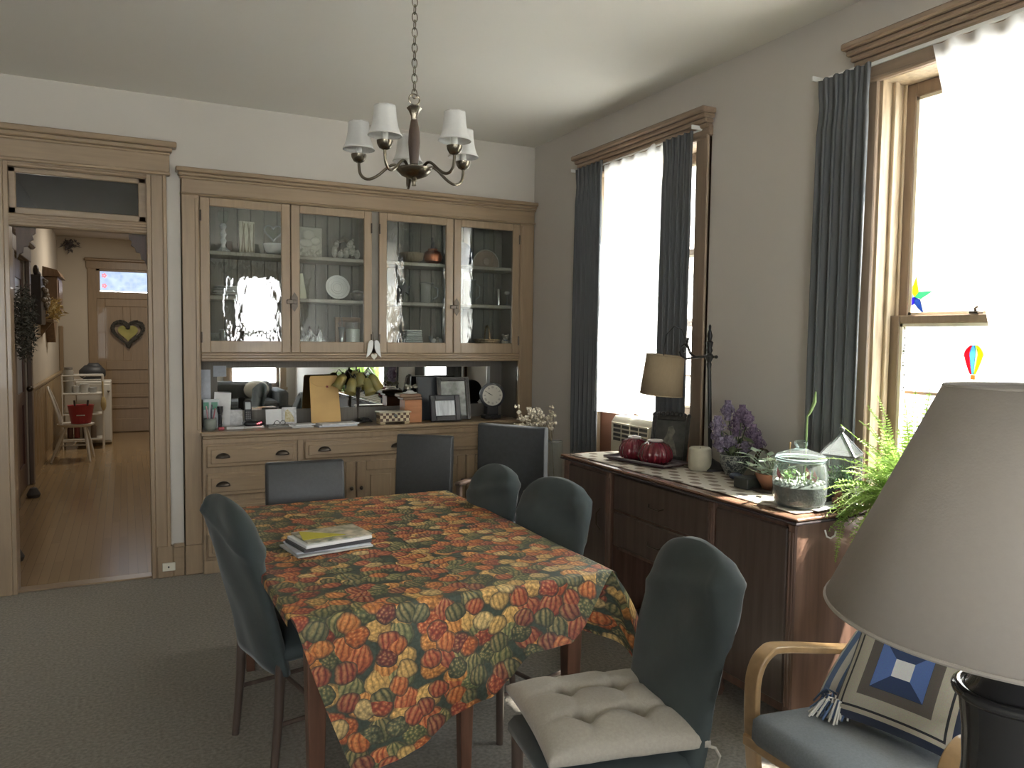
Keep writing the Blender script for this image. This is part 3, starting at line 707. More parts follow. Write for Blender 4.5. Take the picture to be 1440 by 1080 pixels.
build('dish', MB().shell([(.02, 0), (.025, .01), (.045, .03), (.05, .055)], 18, (1.51, 5.5, S2)), mat('tarnished_silver', (.30, .29, .25), .35, .8, var=.3, vs=40), t, smooth=True, solid=.003)
solo('folded_foil', MB().tube([(1.475, 5.49, S2 + .06), (1.51, 5.5, S2 + .066), (1.55, 5.5, S2 + .058)], .01, 8), mat('crumpled_silver', (.5, .5, .48), .3, .8, bump=.5, bs=60), 'crumpled silver strip lying on the small silver dish', 'foil', (1.51, 5.5, S2 + .05))
# bottom shelf, first pair
def tumbler(x, y, r, h, label):
    t = put('drinking_glass', label, 'glass', (x, y, S0), 'glasses on the bottom hutch shelf')
    build('tumbler', MB().shell([(r * .85, .004), (r, h)], 18, (x, y, S0)).lathe([(r * .85, 0), (r * .85, .012)], 18, (x, y, S0)), thin_glass, t, smooth=True)
    build('rim', MB().ring((x, y, S0 + h), r, .0022, 'z', 24, 6), mat('bright_glass_rim', (.62, .65, .65), .1, .5), t, smooth=True)
tumbler(.535, 5.47, .032, .085, 'short clear tumbler nearest the left stile of the first hutch door')
tumbler(.605, 5.50, .036, .11, 'cut glass tumbler second from the left on the bottom hutch shelf')
t = put('brown_bowl', 'dark brown bowl on the bottom hutch shelf beside the cut glass', 'bowl', (.685, 5.53, S0))
build('bowl', MB().shell([(.03, 0), (.06, .03), (.065, .1)], 18, (.685, 5.53, S0)), mat('brown_glaze', (.13, .11, .09), .3), t, smooth=True, solid=.004)
t = put('milk_jug', 'white porcelain jug with a pointed lid on the bottom hutch shelf', 'jug', (.76, 5.47, S0))
build('jug_body', MB().lathe([(.03, 0), (.04, .03), (.04, .08), (.026, .13), (.02, .15), (.012, .17), (.016, .185), (0, .19)], 18, (.76, 5.47, S0)), ceramic_w, t, smooth=True)
build('jug_handle', MB().tube([(.795, 5.47, S0 + .12), (.83, 5.47, S0 + .10), (.825, 5.47, S0 + .06), (.798, 5.47, S0 + .04)], .006), ceramic_w, t, smooth=True)
tumbler(.90, 5.5, .034, .10, 'clear tumbler on the bottom shelf near the first door latch side')
b = MB(); R.seed(4)
b.grid(lambda u, v: (1.09 + .17 * u + .01 * sin(v * 9 + u * 14), 5.45 + .05 * v + .012 * sin(u * 23 + v * 4), S0 + .002 + .155 * (1 - abs(v - .45) * 1.6) * (.75 + .25 * sin(u * 17)) * (1 if .02 < v < .98 else .05)), 26, 10)
solo('foil_parcel', b, mat('crumpled_foil', (.62, .62, .60), .18, .95, bump=.8, bs=45), 'crumpled silver foil parcel on the bottom shelf behind the second door', 'parcel', (1.17, 5.47, S0), smooth=True, ang=30)
t = put('framed_print', 'small tan framed picture leaning at the back behind the white pillar candle', 'picture frame', (1.49, 5.64, S0))
b = MB()
for xa, xb, za, zb in ((1.385, 1.41, 0, .215), (1.56, 1.573, 0, .215), (1.41, 1.56, 0, .03), (1.41, 1.56, .185, .215)): b.box(xa, xb, 5.64, 5.66, S0 + za, S0 + zb, .003)
build('frame', b, mat('tan_frame', (.33, .22, .14), .45), t)
build('print', MB().box(1.40, 1.565, 5.652, 5.657, S0 + .02, S0 + .2), mat('dark_print', (.22, .14, .11), .7, col2=(.40, .30, .24), vs=18), t)
t = put('pillar_candle', 'white pillar candle in a clear glass sleeve behind the second door', 'candle', (1.47, 5.47, S0))
build('wax', MB().lathe([(.048, 0), (.048, .125), (.04, .128), (0, .124)], 24, (1.47, 5.47, S0)), mat('white_wax', (.66, .65, .60), .5), t, smooth=True)
build('glass_sleeve', MB().shell([(.052, .002), (.053, .175)], 24, (1.47, 5.47, S0)), thin_glass, t, smooth=True)
t = put('glass_vase', 'clear slender vase on the bottom shelf in front of the framed print', 'vase', (1.385, 5.46, S0))
build('vase', MB().shell([(.02, .002), (.012, .04), (.016, .09), (.026, .14)], 14, (1.385, 5.46, S0)), mat('silvery_glass', (.40, .42, .42), .12, .6), t, smooth=True)
build('dried_stem', MB().tube([(1.385, 5.46, S0 + .04), (1.39, 5.46, S0 + .18), (1.372, 5.46, S0 + .235)], .003).tube([(1.388, 5.46, S0 + .13), (1.36, 5.46, S0 + .17)], .0025), mat('grey_twig', (.22, .21, .19), .8), t)
# second pair
t = put('brown_bowl', 'shallow brown wooden bowl on the top shelf beside the copper pot', 'bowl', (1.93, 5.52, S1))
build('bowl', MB().shell([(.04, 0), (.08, .03), (.092, .075)], 20, (1.93, 5.52, S1)), mat('brown_wood_bowl', (.20, .155, .10), .5, var=.2, vs=12), t, smooth=True, solid=.006)
t = put('copper_pot', 'round copper pot on the top shelf behind the third glass door', 'pot', (2.09, 5.50, S1))
build('pot', MB().lathe([(.035, 0), (.065, .02), (.075, .055), (.06, .09), (.035, .105), (.038, .115), (0, .115)], 22, (2.09, 5.5, S1)), mat('copper', (.40, .14, .07), .3, .9, var=.15, vs=20), t, smooth=True)
build('spout', MB().tube([(2.09, 5.5, S1 + .10), (2.09, 5.5, S1 + .16), (2.085, 5.5, S1 + .2)], [.02, .012, .01], 10), mat('smoked_glass', (.10, .10, .10), .1), t, smooth=True)
b = MB(); p = []
for k in range(10):
    r = .06 if k % 2 == 0 else .026; w = PI / 2 + k * PI / 5; p.append((1.875 + r * cos(w), S2 + .105 + r * sin(w)))
t = put('metal_star', 'dark metal star ornament standing on the middle shelf behind the third door', 'ornament', (1.875, 5.52, S2))
build('star', b.prism(p, 'y', 5.51, 5.53), mat('dark_zinc', (.12, .12, .115), .5, .4), t)
build('star_foot', MB().box(1.85, 1.9, 5.49, 5.55, S2, S2 + .012).box(1.87, 1.88, 5.515, 5.525, S2, S2 + .08), mat('dark_zinc_foot', (.12, .12, .115), .5, .4), t)
def mug(x, y, z, r, h, label):
    t = put('glass_mug', label, 'mug', (x, y, z), 'glass mugs on the middle shelf')
    build('mug_body', MB().shell([(r * .9, .002), (r, h)], 20, (x, y, z)), thin_glass, t, smooth=True)
    b = MB().ring((x, y, z + h), r, .0025, 'z', 24, 6); b.tube([(x + r, y, z + h * .85), (x + r + .035, y, z + h * .75), (x + r + .035, y, z + h * .35), (x + r, y, z + h * .2)], .005)
    build('rim_and_handle', b, mat('bright_glass_rim', (.62, .65, .65), .1, .5), t, smooth=True)
mug(2.05, 5.52, S2, .055, .15, 'large clear glass mug on the middle shelf behind the third door')
mug(2.40, 5.5, S2, .046, .19, 'tall clear glass jug on the middle shelf nearest the right latch')
for k, (w, dx, h) in enumerate((('wide lower', .07, .048), ('folded middle', .066, .03), ('narrow top', .062, .05))):
    z = S0 + (0, .049, .08)[k]
    b = MB()
    for q in range(3): b.box(1.93 - dx, 1.93 + dx, 5.45, 5.56, z + q * h / 3, z + (q + 1) * h / 3 - .001, .006)
    solo('folded_napkins', b, mat('white_linen', (.52, .54, .52), .9) if k == 0 else bpy.data.materials['white_linen'], w + ' bundle in the pile of folded white linen behind the third door', 'linen', (1.93, 5.5, z), 'pile of folded linen')
t = put('cordial_glass', 'tiny stemmed glass on the bottom shelf between linen and angel figurine', 'glass', (2.065, 5.47, S0))
build('cordial', MB().shell([(.018, .002), (.004, .008), (.004, .04), (.015, .055), (.018, .085)], 12, (2.065, 5.47, S0)), mat('silvery_glass', (.40, .42, .42), .12, .6), t, smooth=True)
t = put('angel_figurine', 'small pale angel figurine on the bottom shelf near the right latch', 'figurine', (2.13, 5.49, S0))
build('gown', MB().lathe([(.028, 0), (.018, .04), (.012, .055)], 12, (2.13, 5.49, S0)), bpy.data.materials['pale_bisque'], t, smooth=True)
build('head', MB().ball((2.13, 5.49, S0 + .066), .013), bpy.data.materials['pale_bisque'], t, smooth=True)
build('wing', MB().ball((2.105, 5.5, S0 + .045), (.02, .006, .022)).ball((2.155, 5.5, S0 + .045), (.02, .006, .022)), ceramic_w, t, smooth=True)
b = MB(); b.m = Matrix.Translation((2.545, 5.53, S1 + .06)) @ Matrix.Rotation(math.radians(82), 4, 'X')
b.lathe([(0, 0), (.05, 0), (.112, .012), (.113, .016), (.05, .005), (0, .005)], 36)
t = put('fan_plate', 'tan half-round plate with a pale rim on the top shelf behind the fourth door', 'plate', (2.545, 5.53, S1))
def half(r, n=24): return [(2.545 + r * cos(PI * i / n * 1.12 - .06 * PI), S1 + .028 + r * sin(PI * i / n * 1.12 - .06 * PI)) for i in range(n + 1)]
build('plate_face', MB().prism(half(.108), 'y', 5.525, 5.533), mat('tan_plate', (.28, .21, .16), .45, var=.1, vs=20), t)
build('rim', MB().tube([(x, 5.523, z) for x, z in half(.110)], .0045, 8), mat('pale_rim', (.52, .48, .40), .4), t, smooth=True)
build('medallion', MB().prism([(2.545 + .028 * cos(w * PI / 8), S1 + .048 + .028 * sin(w * PI / 8)) for w in range(16)], 'y', 5.519, 5.526), mat('pale_medallion', (.36, .30, .24), .5), t)
build('stand', MB().box(2.50, 2.59, 5.535, 5.58, S1, S1 + .01).box(2.53, 2.56, 5.535, 5.545, S1, S1 + .06), dark_wood, t)
b = MB(); b.m = Matrix.Translation((2.36, 5.60, S1 + .10)) @ Matrix.Rotation(math.radians(80), 4, 'X')
solo('blue_plate', b.lathe([(0, 0), (.05, 0), (.098, .012), (.099, .016), (.05, .005), (0, .005)], 30), mat('dark_blue_glaze', (.06, .08, .13), .3), 'dark blue plate leaning behind the fourth door latch', 'plate', (2.36, 5.58, S1), smooth=True)
t = put('ring_ornament', 'thin wire ring ornament on a small foot, middle shelf of the fourth door', 'ornament', (2.50, 5.5, S2))
build('wire_ring', MB().ring((2.50, 5.5, S2 + .11), .045, .003, 'y', 26, 6), mat('dull_wire', (.25, .24, .20), .4, .8), t, smooth=True)
build('foot', MB().lathe([(.022, 0), (.006, .012), (.005, .066)], 12, (2.5, 5.5, S2)), bpy.data.materials['dull_wire'], t, smooth=True)
t = put('silver_canister', 'narrow bright silver canister on the middle shelf of the fourth door', 'canister', (2.64, 5.49, S2))
build('canister', MB().lathe([(.02, 0), (.02, .125), (.017, .13), (0, .13)], 20, (2.64, 5.49, S2)), mat('bright_silver', (.65, .66, .67), .22, .9), t, smooth=True)
t = put('stone_egg', 'small grey egg on a slim stand at the right end of the middle shelf', 'ornament', (2.715, 5.49, S2))
build('egg', MB().ball((2.715, 5.49, S2 + .10), (.022, .018, .015)), mat('grey_stone', (.42, .41, .37), .5), t, smooth=True)
build('stand', MB().lathe([(.02, 0), (.016, .01), (.004, .025), (.004, .086)], 12, (2.715, 5.49, S2)), mat('silvery_glass', (.40, .42, .42), .12, .6), t, smooth=True)
wick = mat('wicker', (.26, .19, .11), .8, var=.35, vs=70, bump=.5, bs=120)
t = put('wicker_basket', 'small wicker basket with a tall handle on the bottom shelf of the fourth door', 'basket', (2.54, 5.48, S0))
build('basket_body', MB().shell([(.06, .002), (.085, .03), (.10, .06)], 20, (2.54, 5.48, S0)), wick, t, smooth=True, solid=.006)
b = MB()
for z, r in ((.062, .102), (.045, .094), (.03, .088)): b.ring((2.54, 5.48, S0 + z), r, .006, 'z', 26, 6)
build('woven_rim', b, wick, t, smooth=True)
build('handle', MB().tube([(2.54 + .1 * cos(PI * i / 12) * .25, 5.48 + .1 * cos(PI * i / 12), S0 + .06 + .11 * sin(PI * i / 12)) for i in range(13)], .007, 8), wick, t, smooth=True)
for k, (x, y, z) in enumerate(((2.49, 5.47, .06), (2.55, 5.45, .065), (2.60, 5.5, .06))):
    solo('wrapped_soap', MB().box(x - .022, x + .022, y - .016, y + .016, S0 + z - .03, S0 + z, .006), mat('pale_wrapper', (.44, .44, .36), .6) if k == 0 else bpy.data.materials['pale_wrapper'], ('left', 'middle', 'right')[k] + ' of three small pale parcels sitting in the wicker basket', 'parcel', (x, y, S0 + z - .03), 'parcels in the basket')
t = put('toy_bear', 'small grey toy bear sitting at the right end of the bottom hutch shelf', 'toy', (2.695, 5.47, S0))
bearm = mat('grey_plush', (.34, .32, .27), .9, var=.2, vs=60)
build('body', MB().ball((2.695, 5.47, S0 + .032), (.026, .022, .033)).ball((2.675, 5.455, S0 + .012), (.011, .02, .011)).ball((2.715, 5.455, S0 + .012), (.011, .02, .011)).ball((2.668, 5.465, S0 + .045), (.01, .01, .02)).ball((2.722, 5.465, S0 + .045), (.01, .01, .02)), bearm, t, smooth=True)
build('head', MB().ball((2.695, 5.465, S0 + .082), (.024, .02, .021)).ball((2.672, 5.47, S0 + .10), .010).ball((2.718, 5.47, S0 + .10), .010).ball((2.695, 5.447, S0 + .077), .009), bearm, t, smooth=True)
build('scarf', MB().ring((2.695, 5.468, S0 + .060), .017, .005, 'z', 16, 6), mat('blue_felt', (.08, .12, .2), .9), t, smooth=True)
# angel wings hung from the hinge knob
t = put('wing_ornament', 'white angel wings with a small heart hanging between the second and third doors', 'ornament', (1.59, 5.355, 1.40))
b = MB()
for s in (-1, 1):
    b.add([], [])
    p = [(.004, .545), (.018, .552), (.034, .545), (.043, .525), (.047, .49), (.050, .455), (.056, .425), (.036, .44), (.018, .462), (.006, .49)]
    b.prism([(1.59 + s * x, 1.0 + z) for x, z in p], 'y', 5.348, 5.358)
build('wings', b, ceramic_w, t, bevel=.003)
p = [(1.59 + .0014 * 16 * sin(w) ** 3, 1.435 + .0016 * (13 * cos(w) - 5 * cos(2 * w) - 2 * cos(3 * w) - cos(4 * w))) for w in [2 * PI * i / 20 for i in range(20)]]
build('heart', MB().prism(p, 'y', 5.342, 5.348), mat('cream_ceramic', (.62, .60, .50), .4), t)
build('hanging_loop', MB().tube([(1.59, 5.352, 1.54), (1.588, 5.362, 1.58), (1.586, 5.366, 1.61)], .0025, 6), dark_brass, t)

# ------------------------------------------------------------------ things on the hutch counter
CZ = .941
t = put('pen_cup', 'grey-green pen cup at the left end of the hutch counter', 'pen cup', (.50, 5.44, CZ))
build('cup', MB().shell([(.030, .002), (.038, .02), (.040, .055), (.036, .08)], 20, (.50, 5.44, CZ)).lathe([(.03, 0), (.03, .004)], 20, (.5, 5.44, CZ)), mat('grey_green_glaze', (.20, .22, .19), .25), t, smooth=True, solid=.003)
for k, (dx, dy, h, c, nm, lb) in enumerate(((-.015, 0, .16, (.5, .25, .28), 'marker', 'pink marker standing in the pen cup'), (.008, .01, .17, (.06, .06, .08), 'pen', 'black pen standing in the pen cup'), (-.004, -.012, .15, (.55, .56, .58), 'scissors', 'grey scissor handle standing in the pen cup'), (.02, -.004, .145, (.32, .10, .12), 'pencil', 'red pencil standing in the pen cup'))):
    b = MB().tube([(.50 + dx * .4, 5.44 + dy * .4, CZ + .008), (.50 + dx * 1.6, 5.44 + dy * 1.6, CZ + h)], .0045, 8)
    solo(nm, b, mat(nm + '_barrel', c, .4), lb, 'stationery', (.5 + dx * .4, 5.44 + dy * .4, CZ + .006), 'pens in the cup')
solo('paper_note', MB().box(.447, .525, 5.655, 5.657, 1.13, 1.335), paper_b, 'bluish note pinned at the left end of the mirror niche', 'paper', (.486, 5.66, 1.13))
solo('paper_note', MB().box(.545, .63, 5.672, 5.674, 1.285, 1.36), mat('faded_note', (.40, .43, .47), .8, var=.06, vs=50), 'small grey note stuck to the top left of the mirror', 'paper', (.585, 5.674, 1.285))
b = MB(); b.m = Matrix.Translation((.585, 5.60, CZ)) @ Matrix.Rotation(math.radians(-7), 4, 'X') @ Matrix.Rotation(math.radians(4), 4, 'Y')
solo('printed_letter', b.box(-.055, .055, 0, .002, 0, .24), paper_w, 'white letter with a grey drawing leaning against the left niche wall', 'paper', (.585, 5.6, CZ))
b = MB(); b.m = Matrix.Translation((.68, 5.615, CZ)) @ Matrix.Rotation(math.radians(-10), 4, 'X')
solo('printed_card', b.box(-.055, .05, 0, .002, 0, .115), paper_g, 'low printed card leaning behind the cordless phone', 'card', (.68, 5.615, CZ))
t = put('toothbrush_pack', 'clear pack with green and white print standing behind the pen cup', 'package', (.51, 5.53, CZ))
build('pack', MB().box(.465, .565, 5.52, 5.535, CZ, CZ + .2), mat('clear_plastic', (.48, .52, .53), .25), t)
build('printed_band', MB().box(.466, .50, 5.518, 5.521, CZ + .13, CZ + .18).box(.515, .555, 5.518, 5.521, CZ + .13, CZ + .18), mat('green_print', (.10, .28, .19), .5), t)
t = put('flashlight', 'black flashlight standing upright beside the pen cup', 'flashlight', (.565, 5.47, CZ))
build('barrel', MB().lathe([(.012, 0), (.012, .10), (.018, .12), (.019, .155), (0, .155)], 16, (.565, 5.47, CZ)), dark_plastic, t, smooth=True)
build('grip_ring', MB().ring((.565, 5.47, CZ + .10), .0125, .003, 'z', 16, 6).ring((.565, 5.47, CZ + .03), .0125, .003, 'z', 16, 6), mat('grey_grip', (.07, .07, .07), .5), t, smooth=True)
solo('red_stapler', MB().box(.545, .585, 5.40, 5.415, CZ, CZ + .022, .005), mat('red_plastic', (.33, .05, .06), .4), 'small red clip lying in front of the flashlight', 'stationery', (.565, 5.408, CZ))
solo('notepad', MB().box(.60, .71, 5.42, 5.50, CZ, CZ + .018, .002), mat('grey_note_edge', (.50, .50, .49), .8), 'thin grey notepad lying between flashlight and phone', 'notepad', (.655, 5.46, CZ))
t = put('cordless_phone', 'black cordless phone standing in its base with red lights', 'telephone', (.775, 5.49, CZ))
build('phone_base', MB().box(.715, .845, 5.44, 5.55, CZ + .012, CZ + .05, .015), dark_plastic, t, smooth=True, ang=30)
build('silver_foot', MB().box(.712, .848, 5.435, 5.555, CZ, CZ + .016, .006), mat('silver_plastic', (.5, .5, .5), .3), t)
b = MB(); b.m = Matrix.Translation((.75, 5.50, CZ + .04)) @ Matrix.Rotation(math.radians(-12), 4, 'X')
b.box(-.024, .024, -.012, .012, 0, .15, .008); h = build('handset', b, dark_plastic, t, smooth=True, ang=30)
b = MB(); b.m = Matrix.Translation((.75, 5.50, CZ + .04)) @ Matrix.Rotation(math.radians(-12), 4, 'X')
build('screen', b.box(-.018, .018, -.0145, -.0115, .085, .135, .001), mat('grey_screen', (.42, .46, .48), .15), h)
b = MB(); b.m = Matrix.Translation((.75, 5.50, CZ + .04)) @ Matrix.Rotation(math.radians(-12), 4, 'X')
for i in range(3):
    for j in range(4): b.box(-.017 + i * .0125, -.008 + i * .0125, -.0145, -.011, .018 + j * .014, .027 + j * .014, .001)
build('keypad', b, mat('grey_keys', (.12, .12, .12), .5), h)
build('indicator_light', MB().ball((.812, 5.4365, CZ + .035), .005, 8, 6).ball((.825, 5.4385, CZ + .04), .004, 8, 6).ball((.80, 5.4365, CZ + .032), .003, 8, 6), glow('red_led', (1, .10, .12), 2.5), t)
b = MB(); b.m = Matrix.Translation((.935, 5.575, CZ)) @ Matrix.Rotation(math.radians(-12), 4, 'X')
solo('greeting_card', b.box(-.055, .055, 0, .002, 0, .115), paper_w, 'white note card propped up right of the cordless phone', 'card', (.935, 5.575, CZ))
b = MB(); b.m = Matrix.Translation((1.045, 5.59, CZ)) @ Matrix.Rotation(math.radians(-12), 4, 'X')
t = put('greeting_card', 'picture card with golden dog drawing propped beside the white note card', 'card', (1.045, 5.59, CZ))
build('card', b.box(-.05, .05, 0, .002, 0, .125), paper_g, t)
b = MB(); b.m = Matrix.Translation((1.045, 5.59, CZ)) @ Matrix.Rotation(math.radians(-12), 4, 'X')
build('gold_drawing', b.prism([(-.034, .02), (.034, .02), (.03, .05), (.012, .085), (-.01, .11), (-.028, .10), (-.03, .06)], 'y', -.002, 0), mat('gold_drawing', (.40, .32, .14), .5, col2=(.62, .58, .42), vs=60), t)
t = put('desk_tray', 'flat grey desk tray in front of the propped cards', 'tray', (.96, 5.47, CZ))
build('tray_base', MB().box(.875, 1.05, 5.43, 5.52, CZ, CZ + .006), mat('grey_tray', (.24, .23, .21), .4, .3), t)
build('tray_rim', MB().tube([(.875, 5.43, CZ + .012), (1.05, 5.43, CZ + .012), (1.05, 5.52, CZ + .012), (.875, 5.52, CZ + .012)], .004, 6, closed=True), bpy.data.materials['grey_tray'], t)
solo('eyeglasses', MB().ring((.935, 5.46, CZ + .03), .016, .002, 'y', 14, 5).ring((.975, 5.46, CZ + .03), .016, .002, 'y', 14, 5).tube([(.951, 5.46, CZ + .034), (.959, 5.46, CZ + .034)], .002, 5).tube([(.919, 5.46, CZ + .034), (.915, 5.51, CZ + .010)], .002, 5).tube([(.991, 5.46, CZ + .034), (.995, 5.51, CZ + .010)], .002, 5), dark_plastic, 'dark reading glasses folded on the grey desk tray', 'glasses', (.955, 5.46, CZ + .01), smooth=True)
for k, (x, y, r, z) in enumerate(((1.09, 5.42, .1, 0), (1.085, 5.43, -.12, .008), (1.10, 5.41, .25, .015))):
    b = MB(); b.m = Matrix.Translation((x, y, CZ + z)) @ Matrix.Rotation(r, 4, 'Z')
    solo('envelope', b.box(-.075, .075, -.045, .045, 0, .0075, .001), paper_w, ('lowest', 'middle', 'topmost')[k] + ' white envelope of the small pile left of the brown envelope', 'envelope', (x, y, CZ + z), 'pile of letters')
t = put('manila_envelope', 'brown string-tie envelope standing against the mirror on the hutch counter', 'envelope', (1.28, 5.52, CZ))
b = MB(); b.m = Matrix.Translation((1.285, 5.50, CZ + .003)) @ Matrix.Rotation(math.radians(-13), 4, 'X')
b.prism([(-.105, 0), (.108, 0), (.100, .345), (.09, .355), (-.092, .352), (-.103, .338)], 'y', 0, .004); build('envelope', b, kraft_m, t)
b = MB(); b.m = Matrix.Translation((1.285, 5.50, CZ + .003)) @ Matrix.Rotation(math.radians(-13), 4, 'X')
b.prism([(-.098, .35), (.096, .35), (.088, .30), (.05, .275), (-.05, .275), (-.09, .30)], 'y', -.003, 0); build('flap', b, mat('kraft_flap', (.52, .33, .12), .7), t)
b = MB(); b.m = Matrix.Translation((1.285, 5.50, CZ + .003)) @ Matrix.Rotation(math.radians(-13), 4, 'X')
b.prism([((.012 if k % 2 else .006) * cos(k * PI / 5) + .02, .272 + (.012 if k % 2 else .006) * sin(k * PI / 5)) for k in range(10)], 'y', -.006, -.003); build('red_button', b, mat('dark_red_button', (.20, .03, .03), .5), t)
for k, (x, y, r, m_, lb) in enumerate(((1.33, 5.41, .10, paper_b, 'lower'), (1.345, 5.415, .18, paper_g, 'upper'))):
    b = MB(); b.m = Matrix.Translation((x, y, CZ + k * .011)) @ Matrix.Rotation(r, 4, 'Z')
    solo('magazine', b.box(-.14, .14, -.06, .06, 0, .010, .001), m_, lb + ' magazine lying in front of the brown envelope', 'magazine', (x, y, CZ + k * .011), 'magazines on the counter')
# lamp with hanging tulip shades
t = put('tulip_lamp', 'small table lamp with drooping yellow green glass tulip shades', 'table lamp', (1.535, 5.60, CZ))
lx, ly = 1.535, 5.57
build('base', MB().lathe([(.06, 0), (.058, .008), (.03, .02), (.012, .03)], 20, (lx, ly, CZ)), dark_brass, t, smooth=True)
tul = mat('amber_tulip_glass', (.40, .31, .085), .25, col2=(.33, .33, .15), vs=14, trans=.35)
for k, (dx, dy, zz, ln) in enumerate(((-.105, -.02, .31, .12), (-.055, -.07, .285, .12), (.035, -.075, .285, .125), (.085, -.03, .31, .13), (-.01, .02, .34, .12), (.0, -.05, .325, .10))):
    px, py = lx + dx, ly + dy; top = CZ + zz + .075
    s = build('stem', MB().tube([(lx, ly, CZ + .02), (lx + dx * .08, ly + dy * .08, CZ + .18), (lx + dx * .35, ly + dy * .35, CZ + .33), (lx + dx * .8, ly + dy * .8, top), (px, py, CZ + zz + .045)], .0042, 8), dark_brass, t, smooth=True)
    b = MB(); tilt = Vector((dx, dy, -.16)).normalized()
    b.m = Matrix.Translation((px, py, CZ + zz + .045)) @ Vector((0, 0, -1)).rotation_difference(tilt).to_matrix().to_4x4()
    b.shell([(.008, 0), (.026, -.012), (.036, -.045), (.034, -.085), (.042, -ln)], 12)
    build('tulip_shade', b, tul, s, smooth=True, solid=.003)
# boxes
t = put('wooden_box', 'upright orange wooden box with a dark lid behind the chequered box', 'box', (1.91, 5.47, CZ))
build('box_body', MB().box(1.84, 1.975, 5.40, 5.52, CZ, CZ + .17, .004), mat('orange_wood', (.40, .17, .07), .4, var=.12, vs=5, stretch=(1, 6, 6)), t)
build('lid', MB().box(1.825, 1.975, 5.395, 5.525, CZ + .172, CZ + .188, .004).box(1.80, 1.97, 5.395, 5.525, CZ + .188, CZ + .215, .008), mat('brown_lid', (.20, .12, .075), .35, var=.1), t)
solo('trinket_dish', MB().lathe([(.05, 0), (.055, .006), (.03, .01), (.02, .02), (0, .02)], 20, (1.90, 5.46, CZ + .216)), ceramic_w, 'white saucer on the lid of the orange wooden box', 'dish', (1.90, 5.46, CZ + .216), smooth=True)
b = MB()
for k in range(12): b.ball((1.86 + .09 * R.random(), 5.43 + .05 * R.random(), CZ + .25 + .025 * R.random()), .009 + .006 * R.random(), 8, 6)
solo('bead_trinket', b, mat('tarnished_beads', (.36, .34, .26), .25, .6, var=.3, vs=60), 'clump of tarnished beads on the saucer above the orange box', 'trinket', (1.9, 5.46, CZ + .238), smooth=True)
t = put('chequered_box', 'low box with a brown and cream chequered front on the hutch counter', 'box', (1.745, 5.39, CZ))
ckm = checker('checker_inlay', (.52, .44, .28), (.10, .055, .035), 46)
build('box_body', MB().box(1.635, 1.86, 5.345, 5.44, CZ + .018, CZ + .082, .002), ckm, t)
build('lid', MB().box(1.625, 1.87, 5.337, 5.448, CZ + .083, CZ + .093, .003), mat('pale_lid', (.46, .41, .30), .35), t)
build('foot', MB().box(1.635, 1.675, 5.345, 5.44, CZ, CZ + .02, .003).box(1.82, 1.86, 5.345, 5.44, CZ, CZ + .02, .003), mat('tan_foot', (.40, .31, .18), .4), t)
build('round_clasp', MB().ball((1.75, 5.343, CZ + .065), (.013, .005, .013), 12, 8), mat('pewter', (.16, .16, .15), .3, .8), t, smooth=True)
solo('coiled_cord', MB().tube([(1.58 + .05 * cos(i * .7) * (1 - i * .02), 5.52 + .04 * sin(i * .7), CZ + .008 + .0012 * i) for i in range(26)], .004, 6), dark_plastic, 'black lamp cord coiled beside the tulip lamp', 'cord', (1.58, 5.52, CZ), smooth=True)
# frames
def frame(name, x, y, w, h, border, fm, im, label, lean, rot=0., inner=None):
    t = put(name, label, 'picture frame', (x, y, CZ)); M4 = Matrix.Translation((x, y, CZ + .002)) @ Matrix.Rotation(rot, 4, 'Z') @ Matrix.Rotation(math.radians(-lean), 4, 'X')
    b = MB(); b.m = M4
    for xa, xb, za, zb in ((-w / 2, -w / 2 + border, 0, h), (w / 2 - border, w / 2, 0, h), (-w / 2 + border, w / 2 - border, 0, border), (-w / 2 + border, w / 2 - border, h - border, h)): b.box(xa, xb, -.016, .004, za, zb, .004)
    build('frame', b, fm, t)
    b = MB(); b.m = M4; g = border
    for q, rr in ((.004, .003), (g - .005, .0025)):
        c = [(-w / 2 + q, -.017, q), (w / 2 - q, -.017, q), (w / 2 - q, -.017, h - q), (-w / 2 + q, -.017, h - q)]
        b.tube(c, rr, 6, closed=True)
    build('beading', b, inner or fm, t)
    b = MB(); b.m = M4; b.box(-w / 2 + g - .002, w / 2 - g + .002, -.006, -.001, g - .002, h - g + .002); build('picture', b, im, t)
    b = MB(); b.m = M4; b.box(-.03, .03, .004, .007, .0, h * .7); build('strut', b, fm, t)
    return t
photo_m = mat('grey_photograph', (.09, .10, .085), .25, col2=(.50, .52, .47), vs=11)
frame('picture_frame', 2.27, 5.475, .262, .335, .034, mat('dark_ornate_frame', (.045, .040, .034), .4, var=.5, vs=120), photo_m, 'large dark picture frame with silver beading at the right of the counter', 14, -.10, mat('silver_bead', (.38, .37, .34), .35, .7))
frame('picture_frame', 2.165, 5.395, .24, .20, .042, mat('black_frame', (.022, .022, .025), .3), mat('pale_print', (.42, .45, .46), .2, col2=(.74, .77, .78), vs=9, stretch=(6, 1, 1)), 'small black frame with a pale print in front of the larger frame', 14, -.05, mat('grey_bead', (.10, .10, .11), .3, .4))
b = MB(); b.m = Matrix.Translation((2.08, 5.55, CZ)) @ Matrix.Rotation(math.radians(-8), 4, 'X')
solo('photo_album', b.box(-.075, .11, 0, .03, 0, .335, .004), mat('black_album', (.022, .026, .030), .45), 'tall black album standing behind the two picture frames', 'album', (2.08, 5.57, CZ))
t = put('mantel_clock', 'round black clock with a cream dial showing ten to ten on the counter', 'clock', (2.585, 5.48, CZ))
kx, ky, kz = 2.585, 5.47, CZ + .185; AX = Matrix.Translation((kx, ky, kz)) @ Matrix.Rotation(-.20, 4, 'Z') @ Matrix.Rotation(PI / 2, 4, 'X') @ Matrix.Scale(1.12, 4)
